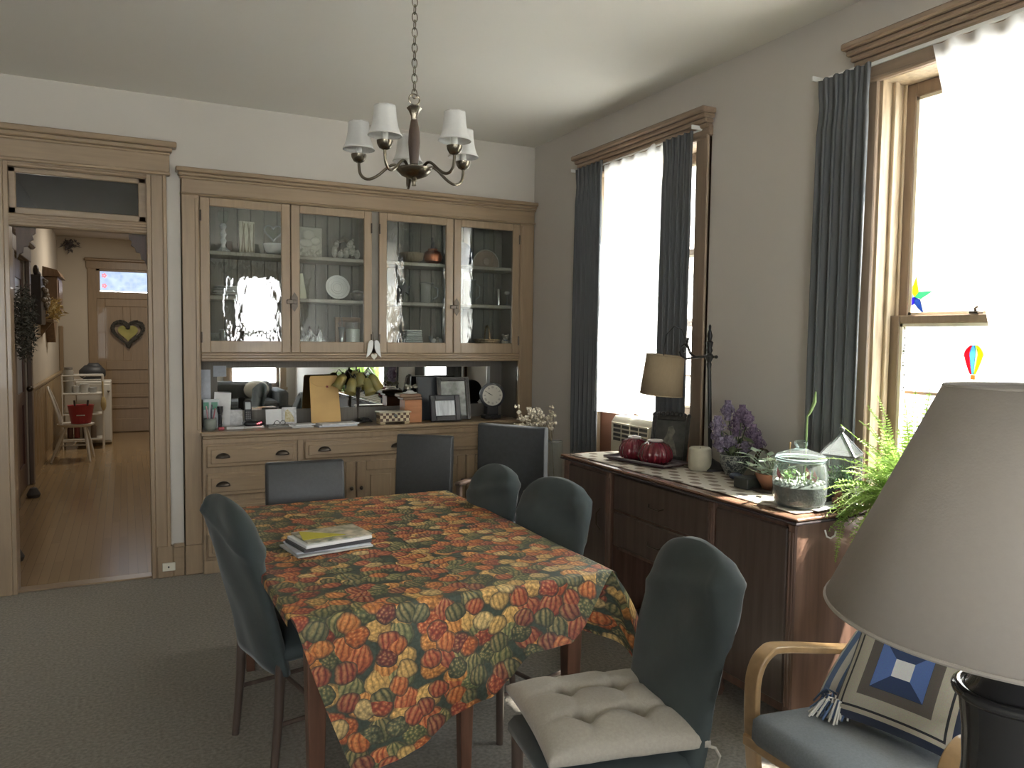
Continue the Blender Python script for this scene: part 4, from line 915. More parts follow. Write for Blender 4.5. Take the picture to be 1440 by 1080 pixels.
b = MB(); b.m = AX; b.lathe([(.07, -.03), (.088, -.02), (.092, .0), (.088, .018), (.074, .020), (.072, .010), (0, .010)], 40); build('case', b, mat('black_clock_case', (.022, .022, .024), .3), t, smooth=True)
b = MB(); b.m = AX; b.lathe([(.0735, .0105), (.0735, .012), (0, .012)], 40); build('dial', b, mat('cream_dial', (.55, .52, .43), .5), t)
b = MB(); b.m = AX
def stroke(b, x0, y0, x1, y1, w=.0011):
    d = Vector((x1 - x0, y1 - y0)); n = Vector((-d.y, d.x)).normalized() * w
    b.add([(x0 + n.x, y0 + n.y, .0132), (x0 - n.x, y0 - n.y, .0132), (x1 - n.x, y1 - n.y, .0132), (x1 + n.x, y1 + n.y, .0132), (x0 + n.x, y0 + n.y, .012), (x0 - n.x, y0 - n.y, .012), (x1 - n.x, y1 - n.y, .012), (x1 + n.x, y1 + n.y, .012)], [(0, 1, 2, 3), (0, 4, 5, 1), (2, 6, 7, 3), (1, 5, 6, 2), (3, 7, 4, 0)])
rom = ['XII', 'I', 'II', 'III', 'IIII', 'V', 'VI', 'VII', 'VIII', 'IX', 'X', 'XI']
for h in range(12):
    s = rom[h]; ang = -h * PI / 6; tot = sum({'I': .0042, 'V': .0075, 'X': .0075}[c] for c in s); q = -tot / 2
    def P(u, v): r = .050 + v * .013; return (u * cos(ang) - r * sin(ang), u * sin(ang) + r * cos(ang))
    for c in s:
        if c == 'I': a, e = P(q + .0021, 0), P(q + .0021, 1); stroke(b, *a, *e, .0008); q += .0042
        elif c == 'V': stroke(b, *P(q + .0008, 1), *P(q + .0036, 0), .0009); stroke(b, *P(q + .0066, 1), *P(q + .0036, 0), .0006); q += .0075
        else: stroke(b, *P(q + .0008, 1), *P(q + .0066, 0), .0009); stroke(b, *P(q + .0066, 1), *P(q + .0008, 0), .0006); q += .0075
build('numerals', b, mat('black_ink', (.03, .03, .03), .6), t)
b = MB(); b.m = AX
for hr, ln, w in ((-(9 + 50 / 60) * PI / 6, .034, .0018), (-50 * PI / 30, .050, .0013)): stroke(b, 0, 0, -ln * sin(hr), ln * cos(hr), w)
build('hands', b, mat('black_hand', (.025, .025, .025), .5), t)
build('plinth', MB().box(2.515, 2.655, 5.44, 5.53, CZ, CZ + .03, .006).box(2.535, 2.635, 5.45, 5.52, CZ + .03, CZ + .10, .006), mat('black_clock_case', (.022, .022, .024), .3), t)
# ------------------------------------------------------------------ chandelier
hx, hy = 1.004, 2.85
t = thing('chandelier', 'five-arm brass chandelier with white bell shades hanging on a chain', 'chandelier', (hx, hy, 2.165))
build('canopy', MB().lathe([(.06, 3.07), (.058, 3.05), (.02, 3.035), (0, 3.035)], 20, (hx, hy, 0)), brass_m, t, smooth=True)
b = MB(); z = 3.035; k = 0
while z > 2.515:
    b.ring((hx, hy, z - .018), .0105, .0022, 'x' if k % 2 else 'y', 14, 6, (1, 1.75)); z -= .0285; k += 1
build('chain', b, brass_m, t, smooth=True)
build('loop_ring', MB().ring((hx, hy, 2.482), .021, .0032, 'y', 22, 8).tube([(hx, hy, 2.462), (hx, hy, 2.45)], .006), brass_m, t, smooth=True)
build('column', MB().lathe([(0, 2.225), (.015, 2.225), (.019, 2.27), (.023, 2.32), (.021, 2.36), (.013, 2.405), (0, 2.405)], 18, (hx, hy, 0)), walnut_m, t, smooth=True)
build('crown', MB().lathe([(.011, 2.40), (.012, 2.42), (.02, 2.44), (.028, 2.452), (.022, 2.456), (0, 2.45)], 18, (hx, hy, 0), rib=lambda w, z: 1 + .12 * cos(5 * w)), brass_m, t, smooth=True)
build('bowl', MB().lathe([(0, 2.182), (.02, 2.184), (.05, 2.196), (.068, 2.214), (.07, 2.222), (.05, 2.228), (.018, 2.232), (.014, 2.25), (0, 2.25)], 26, (hx, hy, 0)), brass_m, t, smooth=True)
build('finial', MB().lathe([(0, 2.155), (.009, 2.157), (.007, 2.168), (.011, 2.176), (.008, 2.186), (0, 2.186)], 14, (hx, hy, 0)), brass_m, t, smooth=True)
for a0 in (-29, 43, 115, 187, -101):
    a = math.radians(a0); d = Vector((-.33 * cos(a) + .944 * sin(a), -.944 * cos(a) - .33 * sin(a), 0)); r = .215
    c = Vector((hx, hy, 0))
    P = lambda q, z: c + d * q + Vector((0, 0, z))
    ctl = [P(.05, 2.222), P(.075, 2.236), P(.10, 2.228), P(.135, 2.20), P(.165, 2.184), P(.19, 2.184), P(.208, 2.20), P(.214, 2.225), P(.215, 2.252)]
    pts = []
    for i in range(len(ctl) - 1):
        p0, p1, p2, p3 = ctl[max(i - 1, 0)], ctl[i], ctl[i + 1], ctl[min(i + 2, len(ctl) - 1)]
        for s in (0, .33, .66):
            pts.append(.5 * (2 * p1 + (p2 - p0) * s + (2 * p0 - 5 * p1 + 4 * p2 - p3) * s * s + (3 * p1 - p0 - 3 * p2 + p3) * s ** 3))
    pts.append(ctl[-1])
    arm = build('arm', MB().tube(pts, .0058, 8), brass_m, t, smooth=True)
    e = P(r, 0)
    build('cup', MB().lathe([(.008, 2.244), (.02, 2.25), (.028, 2.264), (.030, 2.276), (.027, 2.277), (0, 2.268)], 20, e), brass_m, arm, smooth=True)
    build('candle_sleeve', MB().lathe([(.0125, 2.272), (.0125, 2.325), (0, 2.325)], 14, e), mat('ivory_sleeve', (.66, .65, .6), .5) if a0 == -29 else bpy.data.materials['ivory_sleeve'], arm, smooth=True)
    prof = [(.061, 2.294), (.055, 2.306), (.0475, 2.328), (.0425, 2.356), (.0395, 2.386), (.0385, 2.398)]
    b = MB(); vs = []
    n = 40
    for (q, z) in prof: vs += [(e.x + q * (1 - .03 * abs(sin(4 * w))) * cos(w), e.y + q * (1 - .03 * abs(sin(4 * w))) * sin(w), z) for w in [2 * PI * j / n for j in range(n)]]
    b.add(vs, [(i * n + j, i * n + (j + 1) % n, (i + 1) * n + (j + 1) % n, (i + 1) * n + j) for i in range(len(prof) - 1) for j in range(n)])
    sh = build('lamp_shade', b, shade_white, arm, smooth=True, solid=.002)
    braid = mat('cream_braid', (.60, .59, .55), .8) if a0 == -29 else bpy.data.materials['cream_braid']
    build('lower_trim', MB().ring((e.x, e.y, 2.295), .060, .0022, 'z', 32, 6), braid, sh, smooth=True)
    build('upper_trim', MB().ring((e.x, e.y, 2.397), .038, .0018, 'z', 28, 6), braid, sh, smooth=True)

# ------------------------------------------------------------------ dining table, cloth and what lies on it
TX0, TX1, TY0, TY1, TZ = .43, 1.515, 2.235, 3.775, .755
t = thing('dining_table', 'long wooden dining table under the harvest tablecloth', 'table', (.97, 3.0, 0))
build('tabletop', MB().box(TX0, TX1, TY0, TY1, TZ - .028, TZ - .004, .008), table_wood, t)
b = MB().box(TX0 + .05, TX1 - .05, TY0 + .05, TY0 + .07, .63, .727).box(TX0 + .05, TX1 - .05, TY1 - .07, TY1 - .05, .63, .727).box(TX0 + .05, TX0 + .07, TY0 + .07, TY1 - .07, .63, .727).box(TX1 - .07, TX1 - .05, TY0 + .07, TY1 - .07, .63, .727)
build('apron', b, table_wood, t)
for (x, y) in ((TX0 + .075, TY0 + .075), (TX1 - .10, TY0 + .075), (TX0 + .075, TY1 - .075), (TX1 - .075, TY1 - .075), (1.05, 2.42)):
    b = MB(); w1, w2 = .034, .019
    b.add([(x - w2, y - w2, 0), (x + w2, y - w2, 0), (x + w2, y + w2, 0), (x - w2, y + w2, 0), (x - w1, y - w1, .72), (x + w1, y - w1, .72), (x + w1, y + w1, .72), (x - w1, y + w1, .72)], [(3, 2, 1, 0), (4, 5, 6, 7), (0, 1, 5, 4), (1, 2, 6, 5), (2, 3, 7, 6), (3, 0, 4, 7)])
    build('leg', b, table_wood, t, bevel=.005)
CX0, CX1, CY0, CY1, CT = .418, 1.527, 2.222, 3.79, .760
b = MB(); rr = .022
def clip01(q): return max(0., min(1., q))
NU = 64
def left_edge(v): return CX0 + .175 * v ** 1.15
def hangz(u):   # hem height of the front drop across the width
    k = [(0, .262), (.17, .285), (.28, .305), (.45, .375), (.62, .405), (.72, .455), (.83, .525), (1, .56)]
    for (a, p), (c, q) in zip(k, k[1:]):
        if u <= c:
            s = (u - a) / (c - a); s = s * s * (3 - 2 * s) * .5 + s * .5
            return p + (q - p) * s
    return k[-1][1]
def right_edge(v): return CX1 - .205 * v ** 1.05
def surf(u, w):
    """w 0..1 runs along the top from the far end, 1..2 down the front"""
    if w <= 1:
        y = CY1 + (CY0 - CY1) * w; x = CX0 + (CX1 - CX0) * u
        z = CT + .0008 * sin(x * 23 + y * 9) * sin(y * 14)
        e = min(x - CX0, 1); 
        return Vector((x, y, z))
    v = w - 1
    xl, xr = left_edge(v), right_edge(v); x = xl + (xr - xl) * u
    z1 = hangz(u); ln = CT - z1; q = v * ln
    # rounded lip then the drop
    th = min(q / rr, PI / 2); y = CY0 - rr * sin(th) * .55; z = CT - rr * (1 - cos(th)) * .55 - max(0, q - rr * PI / 2) - min(q, rr * PI / 2) * .0
    if q > rr * PI / 2: z = CT - .55 * rr - (q - rr * PI / 2) * (ln - .55 * rr) / (ln - rr * PI / 2)
    f = clip01(v * 1.3)
    y -= .030 * f * max(0, u - .86) / .14
    y += -f * (.016 + .016 * sin(x * 9.5 + 1.2) + .026 * math.exp(-((x - .66 - .42 * v) / .07) ** 2) - .02 * math.exp(-((x - 1.12) / .10) ** 2))
    return Vector((x, y, z))
NW1, NW2 = 60, 30
rows = [surf_w for surf_w in [i / NW1 for i in range(NW1 + 1)] + [1 + i / NW2 for i in range(1, NW2 + 1)]]
vs = []; uvs = []
for w in rows:
    for i in range(NU + 1):
        u = i / NU; p = surf(u, w); vs.append(p)
        if w <= 1: uvs.append((p.x, p.y - CY0))
        else: uvs.append((p.x, -(CT - p.z) - .004))
fs = [(j * (NU + 1) + i, j * (NU + 1) + i + 1, (j + 1) * (NU + 1) + i + 1, (j + 1) * (NU + 1) + i) for j in range(len(rows) - 1) for i in range(NU)]
b.add(vs, fs); b.uv += uvs
# right drop, far drop and the short left lip
def strip(fn, nu, nv, uvfn): b.grid(fn, nu, nv, uvfn)
def lip(v, ln):
    q = v * ln; th = min(q / rr, PI / 2)
    return rr * sin(th) * .55, -(rr * (1 - cos(th)) * .55 if q <= rr * PI / 2 else .55 * rr + (q - rr * PI / 2))
def rfn(u, v):
    y = CY0 + (CY1 - CY0) * u; o, z = lip(v, .23); o += .02 * v * (1 + sin(y * 11)) + .05 * v * max(0, 1 - u * 6)
    return (CX1 + o, y, CT + z)
strip(rfn, 40, 10, lambda u, v: (CX1 + .23 * v, (CY1 - CY0) * u))
def lfn(u, v):
    y = CY0 + (CY1 - CY0) * u; o, z = lip(v, .045 + .03 * u); return (CX0 - o, y, CT + z)
strip(lfn, 40, 6, lambda u, v: (CX0 - .05 * v, (CY1 - CY0) * u))
def ffn(u, v):
    x = CX0 + (CX1 - CX0) * u; o, z = lip(v, .2); return (x, CY1 + o, CT + z)
strip(ffn, 30, 6, lambda u, v: (CX0 + (CX1 - CX0) * u, CY1 - CY0 + .2 * v))
# the fold that stands out at the near right corner
K0 = Vector((CX1, CY0, CT))
ends = [Vector((1.41, 2.44, .53)), Vector((1.44, 2.42, .515)), Vector((1.505, 2.345, .50)), Vector((1.59, 2.24, .475)), Vector((1.637, 2.175, .385)), Vector((1.66, 2.185, .47)), Vector((1.63, 2.26, .485)), Vector((1.58, 2.36, .51)), Vector((1.562, 2.45, .53))]
def cfn(u, v):
    q = u * (len(ends) - 1); i = min(int(q), len(ends) - 2); s = q - i
    p0, p1, p2, p3 = ends[max(i - 1, 0)], ends[i], ends[i + 1], ends[min(i + 2, len(ends) - 1)]
    e = .5 * (2 * p1 + (p2 - p0) * s + (2 * p0 - 5 * p1 + 4 * p2 - p3) * s * s + (3 * p1 - p0 - 3 * p2 + p3) * s ** 3)
    p = K0.lerp(e, v)
    bul = Vector((.012, -.006, .016)) * sin(PI * v) * (1 if u > .45 else 0)
    return p + bul
strip(cfn, 48, 16, lambda u, v: (CX1 - .20 + .36 * v * cos(-2.2 + 2.3 * u) + .2, .36 * v * sin(-2.2 + 2.3 * u)))
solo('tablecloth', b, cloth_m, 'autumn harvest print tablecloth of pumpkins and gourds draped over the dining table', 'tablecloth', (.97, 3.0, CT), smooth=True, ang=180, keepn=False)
mz = CT + .003
for k, (x, y, w, d, h, r, m_, lb) in enumerate(((.685, 2.935, .30, .20, .007, .16, mat('glossy_grey_cover', (.30, .30, .29), .3, col2=(.58, .58, .56), vs=9), 'grey covered magazine at the bottom of the stack on the tablecloth'),
        (.69, 2.945, .29, .19, .006, .08, paper_b, 'bluish catalogue second from the bottom of the tablecloth stack'),
        (.695, 2.94, .275, .185, .013, .19, mat('charcoal_spine', (.06, .06, .065), .4), 'charcoal bound notebook in the middle of the tablecloth stack'),
        (.70, 2.94, .27, .18, .012, .20, paper_w, 'thick white journal near the top of the tablecloth stack'),
        (.71, 2.955, .26, .18, .006, .16, mat('food_cover', (.10, .12, .07), .35, col2=(.60, .52, .40), vs=22), 'food magazine with dark cover photo on top of the tablecloth stack'))):
    b = MB(); b.m = Matrix.Translation((x, y, mz)) @ Matrix.Rotation(r, 4, 'Z')
    b.box(-w / 2, w / 2, -d / 2, d / 2, 0, h, .001)
    solo('magazine', b, m_, lb, 'magazine', (x, y, mz), 'reading stack on the tablecloth'); mz += h + .0006
b = MB(); b.m = Matrix.Translation((.655, 2.95, mz)) @ Matrix.Rotation(.2, 4, 'Z')
solo('yellow_leaflet', b.prism([(-.08, -.05), (.085, -.065), (-.045, .075)], 'z', 0, .002), mat('mustard_paper', (.50, .44, .05), .6), 'folded mustard yellow leaflet lying on the magazine stack', 'leaflet', (.655, 2.95, mz))

# ------------------------------------------------------------------ chairs
def slip_chair(label, bx, by, rot, H=1.0, w=.44, group='green covered dining chairs', fold=0):
    """dining chair in a green fabric cover; bx, by is the middle of its back"""
    a = math.radians(rot); q = .25
    t = thing('dining_chair', label, 'chair', (bx + q * cos(a), by + q * sin(a), 0), rot=a, group=group)
    h = w / 2; out = []
    for i in range(11):   # outline of the back: tapered with a rounded head
        th = PI * i / 10
        out.append((h * .985 * (1 if abs(cos(th)) > .999 else math.copysign(abs(cos(th)) ** .62, cos(th))), H - .16 + .16 * sin(th) ** .75))
    def fn(side):
        def f(u, v):
            z = .37 + (H - .37) * sin(PI / 2 * v)
            r = clip01((z - (H - .15)) / .15); hw = h * (.98 + .02 * min(1, v * 1.6)) * (1 - r ** 2.6) ** .5 if r > 0 else h * (.98 + .02 * min(1, v * 1.6))
            hw = max(hw, .004)
            y = (2 * u - 1) * hw
            th = .034 * (1 - abs(2 * u - 1) ** 3.5) ** .6 * (1 - r ** 5) + .006
            lean = -.02 - .13 * ((z - .45) / .55) - .25
            wr = .006 * sin(z * 17 + y * 9 + fold) + .005 * sin(y * 21 - z * 11 + fold * 2) + (.016 * math.exp(-((z - H + .12 - .25 * y) / .020) ** 2)) + (.010 * math.exp(-((y - .12 + .4 * (z - H)) / .018) ** 2) if z > H - .25 else 0)
            return (lean + q - .13 + .12 + side * th + side * wr * .8, y, z)
        return f
    b = MB(); NN = 24; MM = 34
    f, g = fn(1), fn(-1)
    b.grid(f, NN, MM); o = len(b.v); b.grid(g, NN, MM)
    W = NN + 1; ed = [(0, j) for j in range(MM + 1)] + [(i, MM) for i in range(1, NN + 1)] + [(NN, j) for j in range(MM - 1, -1, -1)] + [(i, 0) for i in range(NN - 1, -1, -1)]
    for (i0, j0), (i1, j1) in zip(ed, ed[1:]):
        p, r_ = j0 * W + i0, j1 * W + i1
        b.f.append([p, r_, r_ + o, p + o])
    # shift so the middle of the back's head sits at local x = -q
    for k, v in enumerate(b.v): b.v[k] = v + Vector((-q + .155 + .02, 0, 0))
    build('back_cover', b, velvet_green, t, smooth=True, ang=180)
    b = MB().box(-.13, .29, -h + .01, h - .01, .415, .475, .02); build('seat_cover', b, velvet_green, t, smooth=True, ang=50)
    for sx, sy in ((.26, -1), (.26, 1), (-.10, -1), (-.10, 1)):
        x, y = sx, sy * (h - .035); k = -.03 if sx < 0 else 0
        b = MB(); b.tube([(x + k, y, 0), (x + k * .3, y, .22), (x, y, .42)], [.014, .017, .019], 10); build('leg', b, dark_wood, t, smooth=True)
    b = MB().tube([(-.11, h - .035, .19), (.26, h - .035, .19)], .009, 8).tube([(-.11, -h + .035, .19), (.26, -h + .035, .19)], .009, 8).tube([(.07, h - .035, .19), (.07, -h + .035, .19)], .009, 8)
    build('stretcher', b, dark_wood, t, smooth=True)
    return t
slip_chair('green covered dining chair on the left side of the table, back to the doorway', .29, 2.90, 12, 1.0, .46, fold=1)
slip_chair('far green covered dining chair on the window side of the table', 1.64, 3.34, 188, .965, .40, fold=2)
slip_chair('middle green covered dining chair on the window side, beside the far one', 1.725, 2.91, 195, .965, .43, fold=3)
slip_chair('green covered dining chair carrying the beige cushion at the near table corner', 1.495, 1.70, 173, 1.0, .42, fold=4)
# tufted cushion
ca = math.radians(168); M4 = Matrix.Translation((1.185, 1.765, .492)) @ Matrix.Rotation(ca, 4, 'Z')
def cush(side):
    def f(u, v):
        a, c = 2 * u - 1, 2 * v - 1
        e = (max(0, 1 - abs(a) ** 5) * max(0, 1 - abs(c) ** 5)) ** .5
        z = .050 * e * (1 - .12 * (a * a + c * c)) + .006
        for ax in (-.36, .36):
            for cy in (-.36, .36): z -= .046 * math.exp(-(((a - ax) ** 2 + (c - cy) ** 2) / .018)) * e
            z -= .011 * math.exp(-((a - ax) / .07) ** 2) * e * (1 - .5 * abs(c)) + .011 * math.exp(-((c - ax) / .07) ** 2) * e * (1 - .5 * abs(a))
        pin = 1 - .055 * (1 - abs(c) ** 2) if abs(a) > .9 else 1
        X = .222 * a * (1 - .05 * (1 - c * c)); Y = .218 * c * (1 - .05 * (1 - a * a))
        z += .003 * sin(9 * a + 4 * c) * e
        return (X, Y, .03 + side * z if side > 0 else .022 - .5 * z)
    return f
b = MB(); b.m = M4
b.grid(cush(1), 56, 56); o = len(b.v); b.grid(cush(-1), 56, 56); W = 57
ed = [(0, j) for j in range(57)] + [(i, 56) for i in range(1, 57)] + [(56, j) for j in range(55, -1, -1)] + [(i, 0) for i in range(55, -1, -1)]
for (i0, j0), (i1, j1) in zip(ed, ed[1:]): b.f.append([j0 * W + i0, j1 * W + i1, j1 * W + i1 + o, j0 * W + i0 + o])
t = thing('seat_cushion', 'beige tufted seat cushion lying on the near green covered chair', 'cushion', (1.185, 1.765, .48))
cush_m = mat('oatmeal_cotton', (.37, .34, .285), .9, var=.06, vs=120, bump=.15, bs=260, sheen=.2)
build('cushion_body', b, cush_m, t, smooth=True, ang=180)
b = MB(); b.m = M4
for ax in (-.08, .08):
    for cy in (-.08, .08): b.ball((ax, cy, .037), (.009, .009, .004), 10, 6)
build('tuft_button', b, mat('oatmeal_button', (.36, .32, .26), .9), t, smooth=True)
b = MB(); b.m = M4
for s in (-1, 1): b.tube([(-.205, s * .205, .022), (-.235, s * .218, .016), (-.26, s * .20, -.02), (-.262, s * .17, -.09)], .004, 6)
build('tie_cord', b, cush_m, t, smooth=True)
b = MB(); b.m = M4; b.add([(-.20, -.02, .050), (-.20, .03, .05), (-.245, .028, .030), (-.245, -.018, .032), (-.20, -.02, .051), (-.20, .03, .051), (-.245, .028, .031), (-.245, -.018, .033)], [(0, 1, 2, 3), (7, 6, 5, 4), (0, 4, 5, 1), (2, 6, 7, 3)])
build('care_label', b, mat('white_label', (.6, .6, .58), .8), t)
def parsons(label, bx, by, rot, H, w=.40):
    a = math.radians(rot); q = .24
    t = thing('dining_chair', label, 'chair', (bx + q * cos(a), by + q * sin(a), 0), rot=a, group='charcoal leather dining chairs')
    b = MB(); h = w / 2
    b.prism([(-.235, .40), (-.185, .40), (-.205, .7), (-.225, H - .01), (-.235, H), (-.265, H), (-.277, H - .01), (-.262, .7)], 'y', -h, h)
    # polygon above is (x, z) extruded along y
    build('backrest', b, leather_m, t, bevel=.014)
    build('seat', MB().box(-.20, .22, -h, h, .39, .47, .02), leather_m, t, smooth=True, ang=50)
    for sx, sy in ((.19, -1), (.19, 1), (-.22, -1), (-.22, 1)):
        b = MB().box(sx - .02, sx + .02, sy * (h - .025) - .02, sy * (h - .025) + .02, 0, .41, .004); build('leg', b, dark_wood, t)
    b = MB().tube([(-.207, -h * .25, .48), (-.2265, -h * .25, .70), (-.2465, -h * .25, H + .001)], .0025, 6); build('back_seam', b, leather_m, t)
    return t
parsons('charcoal leather dining chair standing squarely at the far end of the table', .83, 4.02, -92, .925, .40)
parsons('charcoal leather dining chair turned at an angle in front of the hutch', 1.71, 4.62, 231, .95, .37)
# black armchair in the corner
a = math.radians(215); t = thing('corner_armchair', 'black upholstered armchair with flat arms in the corner beyond the table', 'armchair', (2.24 + .25 * cos(a), 4.42 + .25 * sin(a), 0), rot=a)
b = MB().prism([(-.27, .42), (-.21, .42), (-.215, 1.005), (-.225, 1.015), (-.265, 1.015), (-.275, 1.005)], 'y', -.245, .245); build('backrest', b, black_fabric, t, bevel=.010)
build('seat', MB().box(-.21, .10, -.23, .23, .38, .47, .02), black_fabric, t, smooth=True, ang=50)
for s in (-1, 1):
    o = build('arm', MB().box(-.21, .03, s * .245 - .025, s * .245 + .025, .635, .66, .008), dark_wood, t)
    build('arm_post', MB().box(-.01, .02, s * .245 - .016, s * .245 + .016, .0, .636, .004), dark_wood, o)
    build('leg', MB().box(-.25, -.215, s * .235 - .018, s * .235 + .018, 0, .42, .004), dark_wood, t)
# ------------------------------------------------------------------ sideboard under the windows
SZ = .90; BX0, BX1, BY0, BY1 = 2.30, 2.785, 2.11, 3.87
t = thing('sideboard', 'long dark mahogany sideboard below the two windows', 'sideboard', (2.54, 3.0, 0))
b = MB().box(BX0 - .015, BX1, BY0 - .015, BY1 + .015, SZ - .014, SZ - .001, .004)
b.box(BX0 - .006, BX1, BY0 - .006, BY1 + .006, SZ - .030, SZ - .014, .005)
build('top', b, mahogany_top, t)
build('top_moulding', MB().tube([(BX0 - .012, BY1 + .012, SZ - .022), (BX0 - .012, BY0 - .012, SZ - .022), (BX1, BY0 - .012, SZ - .022)], .006, 8), mat('dark_edge_banding', (.055, .045, .05), .25, coat=.4), t)
for nm, y0, y1, hs in (('near', BY0, 2.62, 1), ('far', 3.38, BY1, -1)):
    c = build('cupboard', MB().box(BX0 + .02, BX1, y0 + .004, y1, .10, SZ - .03), mahogany, t)
    b = MB().box(BX0 + .004, BX0 + .022, y0 + .05, y1 - .05, .14, SZ - .05, .006)
    d = build('cupboard_door', b, mahogany_dark, c)
    ky = y1 - .1 if hs > 0 else y0 + .1
    build('handle', MB().tube([(BX0 + .004, ky, .66), (BX0 - .012, ky + .012, .63), (BX0 - .012, ky + .012, .57), (BX0 + .004, ky, .54)], .004, 6), dark_brass, c, smooth=True)
    for y in (y0 + .024, y1 - .024):
        b = MB().box(BX0, BX0 + .03, y - .022, y + .022, .10, SZ - .03, .006)
        for k in (-.008, .008): b.box(BX0 - .004, BX0 + .01, y + k - .004, y + k + .004, .14, SZ - .06, .003)
        build('pilaster', b, mahogany, c)
b = MB().box(BX0 + .03, BX1, 2.62, 3.38, .46, SZ - .03)
o = build('drawer_case', b, mahogany, t)
for z0, z1 in ((.48, .66), (.675, .86)):
    d = build('drawer', MB().box(BX0 + .014, BX0 + .034, 2.63, 3.37, z0, z1, .006), mahogany_dark, o)
build('drawer_pull', MB().tube([(BX0 + .012, 2.94, .76), (BX0 - .006, 2.96, .75), (BX0 - .006, 3.04, .75), (BX0 + .012, 3.06, .76)], .004, 6).tube([(BX0 + .012, 2.94, .57), (BX0 - .006, 2.96, .56), (BX0 - .006, 3.04, .56), (BX0 + .012, 3.06, .57)], .004, 6), dark_brass, o, smooth=True)
for x, y in ((BX0 + .05, BY0 + .05), (BX0 + .05, BY1 - .05), (BX1 - .05, BY0 + .05), (BX1 - .05, BY1 - .05), (BX0 + .05, 2.57), (BX0 + .05, 3.43)):
    build('foot', MB().lathe([(.018, 0), (.03, .03), (.022, .06), (.032, .10)], 12, (x, y, 0)), mahogany, t, smooth=True)
# runner
def stripes():
    m, N, L = nodes('woven_runner'); p = N['Principled BSDF']; sv(p, 'Roughness', .9)
    tc = N.new('ShaderNodeTexCoord'); mp = N.new('ShaderNodeMapping'); mp.inputs['Scale'].default_value = (22, 6, 1); L.new(tc.outputs['Object'], mp.inputs['Vector'])
    nz = N.new('ShaderNodeTexNoise'); nz.inputs['Scale'].default_value = 1.2; L.new(mp.outputs['Vector'], nz.inputs['Vector'])
    sx = N.new('ShaderNodeSeparateXYZ'); L.new(tc.outputs['Object'], sx.inputs[0])
    w = mth(N, L, 'SINE', mth(N, L, 'MULTIPLY', sx.outputs[1], 42.0)); w2 = mth(N, L, 'SINE', mth(N, L, 'MULTIPLY', sx.outputs[0], 60.0))
    s = mth(N, L, 'GREATER_THAN', mth(N, L, 'ADD', mth(N, L, 'MULTIPLY', w, w2), nz.outputs['Fac']), .78)
    L.new(mixc(N, L, s, (.50, .46, .38), (.20, .16, .12)), p.inputs['Base Color']); return m
b = MB()
b.grid(lambda u, v: (2.335 + .40 * u + .012 * sin(v * 5), 2.15 + 1.68 * v, SZ + .002 + .002 * (1 + sin(v * 31 + u * 5)) * (.5 + .5 * sin(v * 7))), 16, 90)
solo('table_runner', b, stripes(), 'cream and brown woven runner along the top of the sideboard', 'runner', (2.53, 3.0, SZ), solid=.002, smooth=True)
SZ += .007
# tray with two ribbed red dishes
t = thing('serving_tray', 'dark rectangular tray with a thin bright rim holding the red pumpkin dishes', 'tray', (2.53, 3.39, SZ))
M4 = Matrix.Translation((2.535, 3.395, SZ)) @ Matrix.Rotation(math.radians(12), 4, 'Z')
b = MB(); b.m = M4; b.box(-.085, .085, -.20, .20, 0, .010, .003); build('tray_base', b, mat('dark_red_tray', (.10, .025, .035), .25, coat=.4), t)
b = MB(); b.m = M4; b.tube([(-.10, -.215, .018), (.10, -.215, .018), (.10, .215, .018), (-.10, .215, .018)], .006, 6, closed=True)
b.add([(-.085, -.2, .004), (.085, -.2, .004), (.085, .2, .004), (-.085, .2, .004), (-.10, -.215, .018), (.10, -.215, .018), (.10, .215, .018), (-.10, .215, .018)], [(0, 1, 5, 4), (1, 2, 6, 5), (2, 3, 7, 6), (3, 0, 4, 7)])
build('tray_rim', b, mat('tray_rim', (.12, .10, .11), .15, coat=.6), t)
red_g = mat('ruby_ribbed_glass', (.13, .009, .019), .14, coat=.6)
def pump(x, y, r, h, label):
    t = thing('pumpkin_dish', label, 'dish', (x, y, SZ + .011), group='red ribbed dishes on the tray')
    z0 = SZ + .011
    prof = [(r * .62, 0), (r * .88, h * .10), (r, h * .32), (r * .95, h * .58), (r * .75, h * .84), (r * .42, h * .98), (r * .36, h)]
    build('ribbed_body', MB().lathe(prof, 72, (x, y, z0), rib=lambda w, z: 1 - .10 * (1 - abs(sin(9 * w)) ** .5)), red_g, t, smooth=True, ang=180)
    build('foot_ring', MB().ring((x, y, z0 + h + .004), r * .36, .006, 'z', 26, 8), mat('pale_foot_glaze', (.48, .42, .40), .3) if 'near' in label else bpy.data.materials.get('pale_foot_glaze') or mat('pale_foot_glaze', (.48, .42, .40), .3), t, smooth=True)
pump(2.515, 3.47, .088, .115, 'smaller ruby ribbed pumpkin dish at the far end of the tray')
pump(2.54, 3.315, .098, .115, 'larger ruby ribbed pumpkin dish at the near end of the tray')
